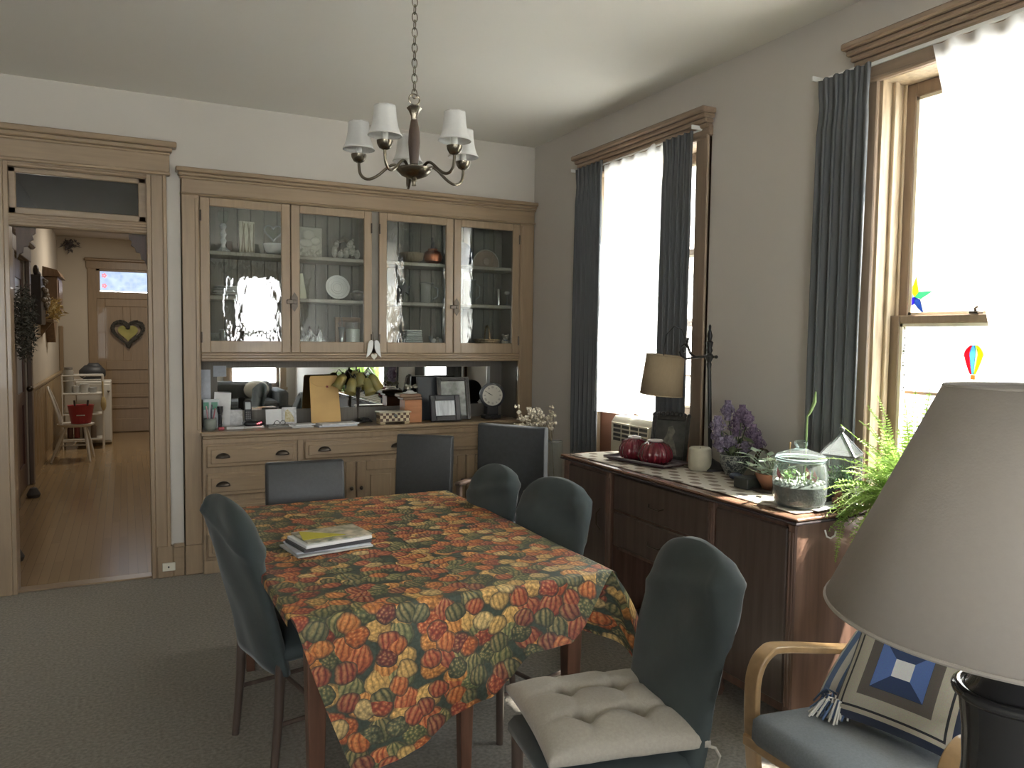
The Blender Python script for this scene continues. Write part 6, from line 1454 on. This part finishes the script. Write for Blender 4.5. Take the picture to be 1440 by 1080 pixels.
build('basket', MB().box(bx_, bx_ + .004, by_ - .009, by_ + .009, 1.435, 1.454, .001), mat('orange_glass', (.75, .28, .08), .4, trans=.5), t)
b = MB()
for a0 in (-1, -.42, .18, .45, 1): b.tube([(bx_ - .001, by_ - a0 * bal(0, z), z) for z in zs], .0011, 5)
build('lead_outline', b, lead, t)
t = thing('sash_lock', 'small dark sash lock on the meeting rail of the near window', 'lock', (3.0, 1.895, 1.697))
build('lock_body', MB().box(2.985, 3.02, 1.875, 1.915, 1.696, 1.706, .003), dark_brass, t); build('lever', MB().tube([(3.0, 1.895, 1.704), (2.995, 1.895, 1.718), (2.985, 1.88, 1.722)], .005, 8), dark_brass, t, smooth=True)
# ------------------------------------------------------------------ corner vase, cable and papers
t = thing('floor_vase', 'tall clear glass floor vase in the corner behind the black armchair', 'vase', (2.69, 4.64, 0))
build('vase_body', MB().shell([(.05, .003), (.055, .02), (.048, .45), (.050, .86)], 24, (2.69, 4.64, 0)).lathe([(.05, 0), (.05, .006)], 24, (2.69, 4.64, 0)), thin_glass, t, smooth=True)
build('vase_rim', MB().ring((2.69, 4.64, .86), .05, .003, 'z', 24, 6), mat('bright_glass_rim2', (.5, .53, .52), .1, .5), t, smooth=True)
R.seed(31); b = MB(); st = MB()
for k in range(64):
    x = 2.40 + .30 * R.random(); y = 4.66 + .12 * (R.random() - .5); z = .93 + .17 * R.random() * (1 - abs(x - 2.5) * 1.2) + (.03 if R.random() < .3 else 0)
    st.tube([(2.69, 4.64, .5), (2.66, 4.645, .86), ((x + 2.66) / 2, y, (z + .9) / 2 + .02), (x, y, z)], .0014, 4)
    for j in range(6):
        a = R.random() * 2 * PI; b.ball((x + .013 * cos(a), y + .013 * sin(a), z + .01 * R.uniform(-1, 1)), R.uniform(.006, .011), 6, 4)
t = thing('dried_flowers', 'bunch of dried pale seed flowers leaning out of the floor vase', 'flowers', (2.60, 4.65, .5))
build('stems', st, mat('dry_stem', (.22, .18, .12), .8), t); o = build('seed_heads', b, mat('dry_bloom', (.55, .49, .38), .7, var=.4, vs=60), t); o['kind'] = 'stuff'
solo('power_cable', MB().tube([(2.62, 3.08, .455), (2.58, 3.07, .40), (2.50, 3.03, .30), (2.44, 2.96, .22), (2.36, 2.80, .17), (2.36, 2.70, .10), (2.38, 2.62, .02)], .006, 8), mat('grey_cable', (.38, .37, .33), .5), 'pale grey cable hanging under the sideboard drawers', 'cable', (2.5, 2.95, .02), smooth=True)
b = MB(); b.m = Matrix.Translation((2.50, 3.02, .0)) @ Matrix.Rotation(.5, 4, 'Z')
solo('storage_box', b.box(-.12, .12, -.16, .16, 0, .20, .004), mat('brown_card_box', (.07, .05, .04), .7), 'dark box on the carpet under the sideboard', 'box', (2.5, 3.02, 0))
for k in range(3):
    b = MB(); b.m = Matrix.Translation((2.49, 3.01, .201 + k * .006)) @ Matrix.Rotation(.3 + k * .2, 4, 'Z')
    solo('folded_papers', b.box(-.10, .10, -.07, .07, 0, .005), paper_g, ('lowest', 'middle', 'topmost')[k] + ' sheet of the papers on the dark box under the sideboard', 'paper', (2.49, 3.01, .201 + k * .006), 'papers under the sideboard')

# ------------------------------------------------------------------ near right: lamp on a small table, bentwood armchair
ax, ay = .9835, .551
t = thing('side_table', 'small round dark side table under the big lamp', 'table', (ax, ay, 0))
build('tabletop', MB().lathe([(.24, .60), (.25, .612), (.24, .625), (0, .625)], 40, (ax, ay, 0)), dark_wood, t, smooth=True)
build('pedestal', MB().lathe([(.02, .05), (.03, .12), (.022, .3), (.04, .45), (.025, .6)], 18, (ax, ay, 0)), dark_wood, t, smooth=True)
for k in range(3):
    a = k * 2 * PI / 3; build('leg', MB().tube([(ax, ay, .12), (ax + .1 * cos(a), ay + .1 * sin(a), .07), (ax + .2 * cos(a), ay + .2 * sin(a), .015)], [.02, .018, .015], 8), dark_wood, t, smooth=True)
t = thing('table_lamp', 'large lamp with a wide off-white empire shade on a glossy black urn base', 'lamp', (ax, ay, .625))
base_m = mat('glossy_black_ceramic', (.026, .026, .027), .14, coat=.4)
build('urn_base', MB().lathe([(.075, .627), (.078, .645), (.055, .665), (.045, .69), (.075, .76), (.098, .84), (.095, .92), (.075, .98), (.055, 1.01), (.052, 1.04), (.054, 1.09), (.060, 1.137), (.050, 1.15), (.034, 1.18), (.028, 1.23), (.02, 1.25), (0, 1.25)], 40, (ax, ay, 0)), base_m, t, smooth=True)
build('collar', MB().ring((ax, ay, 1.140), .060, .0078, 'z', 40, 10), base_m, t, smooth=True)
build('socket', MB().lathe([(.016, 1.25), (.016, 1.30), (.02, 1.30), (.02, 1.34), (0, 1.34)], 16, (ax, ay, 0)), brass_m, t, smooth=True)
sh_ = build('lamp_shade', MB().shell([(.22, 1.2365), (.155, 1.3805), (.09, 1.5245)], 72, (ax, ay, 0)), mat('off_white_shade', (.40, .365, .325), .9, var=.015, vs=120, trans=.10, bump=.05, bs=300), t, smooth=True, solid=.003)
build('lower_trim', MB().ring((ax, ay, 1.238), .2205, .0028, 'z', 72, 6), mat('shade_binding', (.38, .35, .31), .9), sh_, smooth=True)
build('upper_trim', MB().ring((ax, ay, 1.523), .0905, .0025, 'z', 48, 6), bpy.data.materials['shade_binding'], sh_, smooth=True)
build('shade_carrier', MB().tube([(ax - .088, ay, 1.515), (ax + .088, ay, 1.515)], .0025, 6).tube([(ax, ay - .088, 1.515), (ax, ay + .088, 1.515)], .0025, 6).tube([(ax, ay, 1.34), (ax, ay, 1.52)], .004, 8), brass_m, sh_)

blond = mat('blond_bentwood', (.42, .27, .13), .32, var=.12, vs=5, stretch=(6, 6, 6), coat=.3)
seat_b = mat('slate_blue_canvas', (.24, .26, .275), .9, var=.08, vs=140, bump=.1, bs=300)
t = thing('bentwood_armchair', 'blond bentwood armchair with a slate blue seat pad by the near window', 'armchair', (2.0, 1.44, 0))
for y, lb in ((1.765, 0), (1.125, 1)):
    ctl = [(1.81, y, 0.01), (1.768, y, .25), (1.755, y, .46), (1.768, y, .545), (1.808, y, .588), (1.87, y, .594), (2.10, y, .55), (2.42, y, .49)]
    ctl = [Vector(c) for c in ctl]; pts = []
    for i in range(len(ctl) - 1):
        p0, p1, p2, p3 = ctl[max(i - 1, 0)], ctl[i], ctl[i + 1], ctl[min(i + 2, len(ctl) - 1)]
        for q in range(6):
            s = q / 6; pts.append(.5 * (2 * p1 + (p2 - p0) * s + (2 * p0 - 5 * p1 + 4 * p2 - p3) * s * s + (3 * p1 - p0 - 3 * p2 + p3) * s ** 3))
    pts.append(ctl[-1])
    # laminated strip of rectangular section
    b = MB(); w, th = .027, .011; vs = []
    for i, p in enumerate(pts):
        d = (pts[min(i + 1, len(pts) - 1)] - pts[max(i - 1, 0)]).normalized(); n = Vector((-d.z, 0, d.x))
        for (sy, sn) in ((-1, -1), (1, -1), (1, 1), (-1, 1)): vs.append(p + Vector((0, sy * w, 0)) + n * sn * th)
    b.add(vs, [(i * 4 + j, i * 4 + (j + 1) % 4, i * 4 + 4 + (j + 1) % 4, i * 4 + 4 + j) for i in range(len(pts) - 1) for j in range(4)] + [(0, 1, 2, 3), tuple(range(len(vs) - 4, len(vs)))])
    build('arm', b, blond, t, bevel=.005)
    build('rear_leg', MB().tube([(2.46, y, .01), (2.40, y, .30), (2.44, y, .49)], .018, 8), blond, t, smooth=True)
build('seat_rail', MB().box(1.74, 1.77, 1.10, 1.79, .29, .33, .006).box(2.36, 2.39, 1.10, 1.79, .27, .31, .006).box(1.70, 2.45, 1.15, 1.17, .012, .03, .004).box(1.70, 2.45, 1.72, 1.74, .012, .03, .004), blond, t)
b = MB(); b.m = Matrix.Translation((1.70, 1.44, .385)) @ Matrix.Rotation(math.radians(5), 4, 'Y'); b.box(0, .60, -.285, .29, -.05, .045, .025); build('seat_pad', b, seat_b, t, smooth=True, ang=50)
b = MB(); b.m = Matrix.Translation((2.28, 1.44, .38)) @ Matrix.Rotation(math.radians(20), 4, 'Y'); b.box(-.04, .04, -.285, .285, 0, .62, .03); build('back_pad', b, seat_b, t, smooth=True, ang=50)
# woven pillow
def pillow_mat():
    m, N, L = nodes('woven_pillow'); p = N['Principled BSDF']; sv(p, 'Roughness', .95); sv(p, 'Sheen Weight', .2)
    uv = N.new('ShaderNodeUVMap'); uv.uv_map = 'cloth'; sx = N.new('ShaderNodeSeparateXYZ'); L.new(uv.outputs[0], sx.inputs[0])
    au, av = mth(N, L, 'ABSOLUTE', sx.outputs[0]), mth(N, L, 'ABSOLUTE', sx.outputs[1]); r = mth(N, L, 'MAXIMUM', au, av)
    side = mth(N, L, 'GREATER_THAN', au, av)
    blue = mixc(N, L, side, (.025, .045, .11), (.085, .15, .36))
    cr = N.new('ShaderNodeValToRGB'); cr.color_ramp.interpolation = 'CONSTANT'; E = cr.color_ramp.elements
    st = [(0, (.62, .62, .60)), (.155, (0, 0, 0)), (.43, (.10, .085, .07)), (.60, (.36, .33, .26)), (.80, (.02, .02, .022)), (.835, (.38, .34, .26)), (.90, (.022, .03, .055))]
    while len(E) < len(st): E.new(.5)
    for i, (q, c) in enumerate(st): E[i].position = q; E[i].color = (*c, 1)
    L.new(r, cr.inputs['Fac'])
    inb = mth(N, L, 'MULTIPLY', mth(N, L, 'GREATER_THAN', r, .155), mth(N, L, 'LESS_THAN', r, .43))
    col = mixc(N, L, inb, cr.outputs['Color'], blue)
    nz = N.new('ShaderNodeTexNoise'); nz.inputs['Scale'].default_value = 60; L.new(uv.outputs[0], nz.inputs['Vector'])
    L.new(mixc(N, L, .25, col, nz.outputs['Color'], 'OVERLAY'), p.inputs['Base Color']); return m
t = thing('throw_pillow', 'woven pillow with nested blue, brown and cream squares on the bentwood armchair', 'pillow', (2.10, 1.46, .42))
M4 = Matrix.Translation((2.085, 1.465, .575)) @ Matrix.Rotation(math.radians(12), 4, 'Z') @ Matrix.Rotation(math.radians(-52), 4, 'Y')
def pil(side):
    def f(u, v):
        a, c = 2 * u - 1, 2 * v - 1; e = ((1 - a ** 4) * (1 - c ** 4)) ** .55 if abs(a) < 1 and abs(c) < 1 else 0
        return (.185 * c * (1 - .05 * (1 - a * a)), -.185 * a * (1 - .05 * (1 - c * c)), side * .055 * e)
    return f
b = MB(); b.m = M4
UV = lambda u, v: (2 * u - 1, 2 * v - 1)
b.grid(pil(1), 36, 36, UV); b.grid(pil(-1), 36, 36, UV)
build('pillow_body', b, pillow_mat(), t, smooth=True, ang=180)
R.seed(9); cols_ = [mat('cream_tassel', (.55, .53, .48), .9), mat('blue_tassel', (.10, .15, .26), .9)]
for j in range(2):
    b = MB()
    for k in range(34):
        a = R.uniform(-.9, 1.2); ln = R.uniform(.06, .11); s = Vector((1.985, 1.625, .43)) + Vector((R.uniform(-.02, .02), R.uniform(-.03, .03), R.uniform(0, .035)))
        d = Vector((-cos(a), sin(a) * .6, 0)); b.tube([s, s + d * ln * .5 + Vector((0, 0, .016)), s + d * ln + Vector((0, 0, -s.z + .425))], .0034, 5)
    build('tassel', b, cols_[j], t)
def stripe_mat():
    m, N, L = nodes('striped_throw'); p = N['Principled BSDF']; sv(p, 'Roughness', .95)
    tc = N.new('ShaderNodeTexCoord'); sx = N.new('ShaderNodeSeparateXYZ'); L.new(tc.outputs['Object'], sx.inputs[0])
    w = mth(N, L, 'GREATER_THAN', mth(N, L, 'SINE', mth(N, L, 'MULTIPLY', sx.outputs[1], 130.)), 0.)
    L.new(mixc(N, L, w, (.13, .20, .36), (.58, .57, .54)), p.inputs['Base Color']); return m
b = MB(); b.grid(lambda u, v: (2.02 + .24 * v - .02 * u, 1.60 + .115 * u, .428 + .25 * v ** .8 + .035 * sin(PI * u) * (1 - v * .5)), 14, 16)
solo('striped_throw', b, stripe_mat(), 'blue and white striped throw tucked beside the woven pillow', 'blanket', (2.1, 1.66, .42), solid=.012, smooth=True)

# ------------------------------------------------------------------ the hall
WP = mat('white_painted_wood', (.66, .64, .58), .4)
t = thing('windsor_chair', 'white hoop-back wooden chair in the hall holding a red bucket', 'chair', (-.58, 10.95, 0))
zs_ = .45
build('seat', MB().lathe([(.16, zs_ - .035), (.20, zs_ - .02), (.205, zs_), (.19, zs_ + .005), (0, zs_ - .004)], 28, (-.56, 10.95, 0)), WP, t, smooth=True)
for (x0, y0, x1, y1) in ((-.66, 10.84, -.82, 10.74), (-.66, 11.06, -.80, 11.24), (-.46, 10.84, -.40, 10.66), (-.46, 11.06, -.37, 11.12)):
    build('leg', MB().tube([(x0, y0, zs_ - .03), ((x0 + x1) / 2, (y0 + y1) / 2, .22), (x1, y1, 0)], [.015, .02, .013], 8), WP, t, smooth=True)
build('stretcher', MB().tube([(-.74, 10.79, .2), (-.43, 10.75, .2)], .009, 6).tube([(-.73, 11.15, .2), (-.41, 11.1, .2)], .009, 6).tube([(-.58, 10.77, .2), (-.57, 11.12, .2)], .009, 6), WP, t, smooth=True)
hoop = [(-.72 - .13 * sin(PI * i / 16), 10.95 - .17 * cos(PI * i / 16), zs_ + .46 * sin(PI * i / 16) ** .8) for i in range(17)]
build('hoop_back', MB().tube(hoop, .012, 8), WP, t, smooth=True)
b = MB()
for k in range(6):
    y = 10.85 + k * .04; s = ((y - 10.95) / .17); h = .46 * (1 - s * s) ** .4; b.tube([(-.71, 10.95 + (y - 10.95) * .7, zs_), (-.72 - .13 * (1 - s * s) ** .5, y, zs_ + h)], .006, 6)
build('spindles', b, WP, t, smooth=True)
t = thing('red_bucket', 'red plastic bucket sitting on the white hall chair', 'bucket', (-.50, 10.93, zs_))
build('bucket_body', MB().lathe([(.11, .006), (.145, .22), (.15, .23), (.14, .225), (.105, .02), (0, .015)], 26, (-.50, 10.93, zs_)), mat('red_plastic_pail', (.42, .05, .06), .4), t, smooth=True)
build('white_label', MB().grid(lambda u, v: (-.50 + .133 * cos(-1.9 + .7 * u), 10.93 + .133 * sin(-1.9 + .7 * u), zs_ + .105 + .014 * v), 8, 1), ceramic_w, t, solid=.002)
for k, (x, lb) in enumerate(((-.55, 'grey brush handle sticking out of the red bucket'), (-.44, 'dark tool handle sticking out of the red bucket'))):
    solo('tool_handle', MB().tube([(x, 10.93, zs_ + .05), (x + .02 * (1 if k else -1), 10.93, zs_ + .29)], .012, 8), mat('dark_handle', (.06, .06, .06), .5), lb, 'tool', (x, 10.93, zs_ + .04), 'tools in the bucket')
t = thing('kitchen_cart', 'white metal kitchen cart with wire rails behind the hall chair', 'cart', (-.5, 12.05, 0))
cx0, cx1, cy0, cy1 = -.76, -.28, 11.85, 12.20
b = MB()
for x in (cx0, cx1):
    for y in (cy0, cy1): b.tube([(x, y, 0), (x, y, 1.0)], .012, 8)
for y in (cy0, cy1): b.tube([(cx0, y, 1.0), (cx1, y, 1.0)], .010, 6).tube([(cx0, y, .93), (cx1, y, .93)], .006, 6)
b.tube([(-.56, cy0, .99), (-.52, cy0, .965), (-.56, cy0, .935)], .004, 6).tube([(-.48, cy0, .99), (-.52, cy0, .965), (-.48, cy0, .935)], .004, 6)
build('cart_frame', b, WP, t, smooth=True)
for z in (.12, .46, .74): build('cart_shelf', MB().box(cx0, cx1, cy0, cy1, z, z + .02, .004), WP, t)
t = thing('white_cabinet', 'low white cabinet with a black top bag behind the kitchen cart', 'cabinet', (-.30, 12.5, 0))
build('body', MB().box(-.62, -.18, 12.25, 12.75, .03, .90, .008), WP, t); o = build('cabinet_door', MB().box(-.61, -.19, 12.235, 12.25, .06, .86, .006), WP, t); build('door_knob', MB().ball((-.215, 12.225, .76), .016), brass_m, o, smooth=True)
solo('black_bag', MB().box(-.58, -.25, 12.30, 12.60, .902, 1.12, .07).box(-.50, -.30, 12.36, 12.54, 1.06, 1.15, .04), mat('black_nylon', (.03, .032, .036), .5), 'black bag slumped on top of the white hall cabinet', 'bag', (-.42, 12.45, .9), smooth=True, ang=70)
t = thing('storage_jar', 'tall glass storage jar left of the black bag on the hall cabinet', 'jar', (-.68, 12.02, .76))
build('jar', MB().lathe([(.06, .005), (.062, .30), (.05, .32), (0, .32)], 18, (-.69, 12.04, .76)), mat('grey_jar_glass', (.26, .25, .22), .15), t, smooth=True); build('lid', MB().lathe([(.055, .32), (.055, .35), (0, .35)], 18, (-.69, 12.04, .76)), mat('grey_lid', (.2, .19, .17), .4), t, smooth=True)
for k, (x, r, h, c, lb) in enumerate(((-.60, .05, .09, (.45, .46, .45), 'clear tub at the left of the cart top shelf'), (-.50, .06, .12, (.50, .50, .48), 'white dish in the middle of the cart top shelf'), (-.40, .055, .07, (.36, .37, .37), 'grey bowl at the right of the cart top shelf'))):
    t = solo('kitchen_container', MB().lathe([(r * .8, 0), (r, h), (r * .9, h - .006), (0, h - .01)], 18, (x, 12.02, .762)), mat('cart_container', c, .3) if k == 0 else mat('cart_container_b', c, .3), lb, 'container', (x, 12.02, .762), 'containers on the cart', smooth=True)
for k, (x, c, lb) in enumerate(((-.68, (.10, .05, .045), 'dark red bottle at the left of the cart bottom shelf'), (-.60, (.22, .05, .05), 'red tin second from left on the cart bottom shelf'), (-.50, (.07, .06, .06), 'dark jar in the middle of the cart bottom shelf'), (-.40, (.20, .16, .13), 'brown tin at the right of the cart bottom shelf'))):
    solo('food_tin', MB().lathe([(.036, 0), (.036, .15), (.02, .18), (0, .18)], 14, (x, 12.0, .142)), mat('tin_colour', c, .35), lb, 'tin', (x, 12.0, .142), 'tins on the cart', smooth=True)
solo('black_shoes', MB().ball((-.34, 11.78, .05), (.05, .12, .05)).ball((-.36, 11.74, .10), (.09, .06, .012)), dark_plastic, 'pair of black shoes on the hall floor beside the cart', 'shoes', (-.34, 11.78, 0), smooth=True) if False else None
solo('dust_brush', MB().tube([(-.275, 11.84, .92), (-.272, 11.83, .72)], .010, 6).ball((-.27, 11.83, .62), (.035, .02, .10)), mat('straw', (.50, .40, .20), .8), 'straw hand brush hanging on the right post of the kitchen cart', 'brush', (-.27, 11.83, .52), smooth=True)
R.seed(2)
def twigs(b, c, rx, ry, rz, n, ln):
    for k in range(n):
        a = R.random() * 2 * PI; v = R.uniform(-1, 1); q = (1 - v * v) ** .5; rr_ = R.random() ** .4
        p = Vector((c[0] + rx * q * cos(a) * rr_, c[1] + ry * q * sin(a) * rr_, c[2] + rz * v * rr_))
        b.leaf(p, (R.uniform(-1, 1), R.uniform(-1, 1), R.uniform(-1, 1)), (R.uniform(-1, 1), R.uniform(-1, 1), .4), ln * R.uniform(.6, 1.3), ln * .14, .5)
b = MB(); twigs(b, (-.79, 8.05, 1.66), .095, .24, .36, 1300, .048)
solo('wall_wreath', b, mat('dark_grapevine', (.055, .058, .05), .9, col2=(.12, .125, .105), vs=20), 'big dark bushy wreath hanging on the red-brown hall door', 'wreath', (-.79, 8.05, 1.66))
t = thing('heart_wreath', 'heart shaped dark vine wreath with a yellow green middle on the hall end door', 'wreath', (.05, 13.64, 1.61))
hp = [(.05 + .0135 * 16 * sin(w) ** 3, 13.645, 1.60 + .0135 * (13 * cos(w) - 5 * cos(2 * w) - 2 * cos(3 * w) - cos(4 * w))) for w in [2 * PI * i / 40 for i in range(40)]]
b = MB()
for k in range(5): b.tube([(p[0] + .02 * sin(i * 1.3 + k), p[1] + .012 * cos(i * 1.7 + k * 2), p[2] + .02 * cos(i * 1.1 + k)) for i, p in enumerate(hp)], .016, 6, closed=True)
build('vine', b, mat('dark_vine', (.055, .052, .045), .9, var=.3, vs=30), t)
build('heart_middle', MB().prism([(.05 + (p[0] - .05) * .66, 1.59 + (p[2] - 1.59) * .66) for p in hp], 'y', 13.65, 13.66), mat('yellow_green_felt', (.30, .30, .10), .9, col2=(.42, .38, .14), vs=8), t)
b = MB(); twigs(b, (-.735, 13.66, 2.92), .11, .02, .09, 60, .09)
solo('wall_bow', b, mat('violet_grey_bow', (.13, .12, .13), .9, var=.3, vs=20), 'small dark bow high on the hall end wall beside the corner', 'ornament', (-.735, 13.68, 2.92))
t = thing('wall_shadow_box', 'dark framed wall box with trinkets on the left hall wall', 'wall decoration', (HX0, 9.95, 1.62))
build('case', MB().box(HX0, HX0 + .10, 9.75, 10.25, 1.66, 2.20, .01), mat('dark_frame_wood', (.055, .045, .04), .4, var=.2, vs=10), t)
b = MB()
for k in range(26): b.ball((HX0 + .11 + .02 * R.random(), 9.78 + .44 * R.random(), 1.70 + .46 * R.random()), R.uniform(.015, .035), 8, 6)
build('trinkets', b, mat('mixed_trinkets', (.20, .17, .13), .5, col2=(.36, .30, .22), vs=30), t, smooth=True)
build('crest', MB().ball((HX0 + .05, 9.85, 2.25), (.03, .06, .06)).ball((HX0 + .05, 10.1, 2.22), (.03, .06, .04)), mat('dark_frame_crest', (.07, .055, .045), .5), t, smooth=True)
t = thing('wall_clock_case', 'tall brown wooden wall clock case on the left hall wall near the corner', 'clock', (HX0, 11.6, 1.7))
b = MB().box(HX0, HX0 + .16, 11.25, 12.0, 1.85, 2.28, .01).prism([(HX0, 2.28), (HX0 + .2, 2.28), (HX0 + .16, 2.36), (HX0, 2.40)], 'y', 11.2, 12.05).prism([(11.3, 1.85), (11.95, 1.85), (11.75, 1.55), (11.62, 1.45), (11.5, 1.55)], 'x', HX0, HX0 + .1)
build('case', b, mat('brown_clock_wood', (.17, .105, .06), .4, var=.2, vs=8, stretch=(5, 5, 1)), t)
build('door_panel', MB().box(HX0 + .16, HX0 + .17, 11.33, 11.92, 1.9, 2.24, .004), mat('brown_clock_panel', (.12, .075, .05), .3), t)
b = MB(); twigs(b, (HX0 + .14, 10.75, 1.86), .10, .2, .13, 160, .09)
solo('straw_flowers', b, mat('yellow_straw_flower', (.50, .36, .14), .8, col2=(.62, .52, .26), vs=12), 'cluster of yellow straw flowers between the wall box and the clock', 'flowers', (HX0 + .1, 10.75, 1.8))
t = thing('wall_shelf', 'small brown wall shelf below the straw flowers', 'shelf', (HX0, 10.9, 1.6)); build('board', MB().box(HX0, HX0 + .16, 10.55, 11.15, 1.70, 1.73, .005), oak_deep, t); build('bracket', MB().prism([(HX0, 1.70), (HX0 + .12, 1.70), (HX0, 1.52)], 'y', 10.83, 10.87), oak_deep, t)
b = MB(); b.lathe([(.05, 0), (.06, .03), (.03, .09), (0, .10)], 16, (-.70, 6.19, 0))
solo('door_stop', b, mat('dark_felt_stop', (.085, .08, .075), .8), 'small dark door stop on the hall floor just past the threshold', 'door stop', (-.70, 6.19, 0), smooth=True)
b = MB(); b.lathe([(.05, 0), (.06, .03), (.03, .09), (0, .10)], 16, (-.80, 8.55, 0))
solo('door_stop', b, bpy.data.materials['dark_felt_stop'], 'small dark door stop beside the red-brown hall door', 'door stop', (-.80, 8.55, 0), smooth=True)

# ------------------------------------------------------------------ behind the camera, seen in the mirror
t = thing('sofa', 'dark grey sofa under the front window, seen in the hutch mirror', 'sofa', (1.5, -2.9, 0))
sofa_m = mat('dark_sofa_fabric', (.07, .07, .068), .9, var=.1, vs=30)
build('seat', MB().box(.5, 2.4, -3.3, -2.4, 0, .44, .05), sofa_m, t, smooth=True); build('back', MB().box(.5, 2.4, -3.4, -3.12, .2, .74, .06), sofa_m, t, smooth=True)
for x in (.36, 2.40): build('arm', MB().box(x, x + .16, -3.35, -2.4, .12, .62, .05), sofa_m, t, smooth=True)
solo('sofa_pillow', MB().ball((2.1, -2.98, .60), (.22, .10, .17), 16, 10), mat('cream_pillow', (.50, .47, .40), .9), 'cream pillow on the dark sofa', 'pillow', (1.95, -2.98, .44), smooth=True)
for k, (y, z, w, h) in enumerate(((-2.6, 1.45, .36, .46), (-1.9, 1.5, .42, .34))):
    t = thing('wall_picture', ('upright', 'wide')[k] + ' framed picture on the right wall behind the viewer, seen in the mirror', 'picture frame', (2.89, y, z))
    build('frame', MB().box(2.87, 2.898, y - w / 2, y + w / 2, z - h / 2, z + h / 2, .005), mat('brown_picture_frame', (.09, .06, .04), .4), t); build('mount', MB().box(2.866, 2.871, y - w / 2 + .03, y + w / 2 - .03, z - h / 2 + .03, z + h / 2 - .03), mat('pale_mount', (.5, .5, .47), .5), t); build('print', MB().box(2.863, 2.867, y - w / 4, y + w / 4, z - h / 4, z + h / 4), photo_m, t)

# ------------------------------------------------------------------ light and camera
w = bpy.data.worlds.new('sky'); SC.world = w; w.use_nodes = True
N, L = w.node_tree.nodes, w.node_tree.links; bg = N['Background']
tc = N.new('ShaderNodeTexCoord'); sx = N.new('ShaderNodeSeparateXYZ'); L.new(tc.outputs['Generated'], sx.inputs[0])
cr = N.new('ShaderNodeValToRGB'); cr.color_ramp.elements[0].position = 0.; cr.color_ramp.elements[0].color = (.90, .92, .92, 1); cr.color_ramp.elements[1].position = .6; cr.color_ramp.elements[1].color = (.78, .88, 1, 1)
L.new(sx.outputs[2], cr.inputs[0]); L.new(cr.outputs[0], bg.inputs[0]); bg.inputs[1].default_value = SKY
def light(name, kind, loc, rot, energy, color=(1, 1, 1), **kw):
    d = bpy.data.lights.new(name, kind); d.energy = energy; d.color = color
    for k, v in kw.items(): setattr(d, k, v)
    o = bpy.data.objects.new(name, d); COL.objects.link(o); o.location = loc
    o.rotation_euler = rot if not isinstance(rot, Vector) else rot.to_track_quat('-Z', 'Y').to_euler()
    return o
light('sun', 'SUN', (0, 0, 9), Vector((-.50, .24, -.82)), SUN, (1, .95, .86), angle=.03)
def portal(loc, d, sx_, sy_):
    o = light('sky_portal', 'AREA', loc, d, 1, shape='RECTANGLE', size=sx_, size_y=sy_); o.data.cycles.is_portal = True
    return o
portal((3.17, (W1[0] + W1[1]) / 2, 1.68), Vector((-1, 0, 0)), 1.08, 2.04)
portal((3.17, (W2[0] + W2[1]) / 2, 1.68), Vector((-1, 0, 0)), 1.08, 2.04)
portal(((W3[0] + W3[1]) / 2, -3.82, 1.62), Vector((0, 1, 0)), .9, 2.05)
portal(((WL[0] + WL[1]) / 2, -3.82, 1.62), Vector((0, 1, 0)), 1.8, 2.05)
light('hall_fill_light', 'AREA', (.2, 11.6, 3.0), Vector((-.15, 0, -1)), HALL1, (1, .91, .78), shape='DISK', size=.6)  # added fill light under the hall ceiling, no fixture belongs to it
light('hall_fill_light', 'AREA', (.5, 7.2, 3.0), Vector((-.2, 0, -1)), HALL2, (1, .92, .82), shape='DISK', size=.5)  # second added fill for the near part of the hall
yaw, pit, rol, FPX = 0.467175, -0.059194, 0.012577, 1080.2
f = Vector((sin(yaw) * cos(pit), cos(yaw) * cos(pit), sin(pit))); r = Vector((cos(yaw), -sin(yaw), 0)); u = r.cross(f)
r, u = r * cos(rol) + u * sin(rol), -r * sin(rol) + u * cos(rol)
cd = bpy.data.cameras.new('camera'); cam = bpy.data.objects.new('camera', cd); COL.objects.link(cam)
cd.sensor_fit = 'HORIZONTAL'; cd.sensor_width = 36; cd.lens = FPX / 1440 * 36; cd.clip_start = .02
M4 = Matrix((r, u, -f)).transposed().to_4x4(); M4.translation = Vector((0, 0, 1.575)); cam.matrix_world = M4
SC.camera = cam
vsn = SC.view_settings
SC.display_settings.display_device = 'sRGB'
vsn.view_transform = 'Standard'; vsn.look = 'None'; vsn.gamma = 1; vsn.use_curve_mapping = False; vsn.exposure = EXPO
cy = SC.cycles
cy.use_denoising = True; cy.denoiser = 'OPENIMAGEDENOISE'; cy.sample_clamp_indirect = 8; cy.max_bounces = 12; cy.diffuse_bounces = 6; cy.glossy_bounces = 5; cy.transmission_bounces = 6; cy.transparent_max_bounces = 24
cy.caustics_reflective = False; cy.caustics_refractive = False
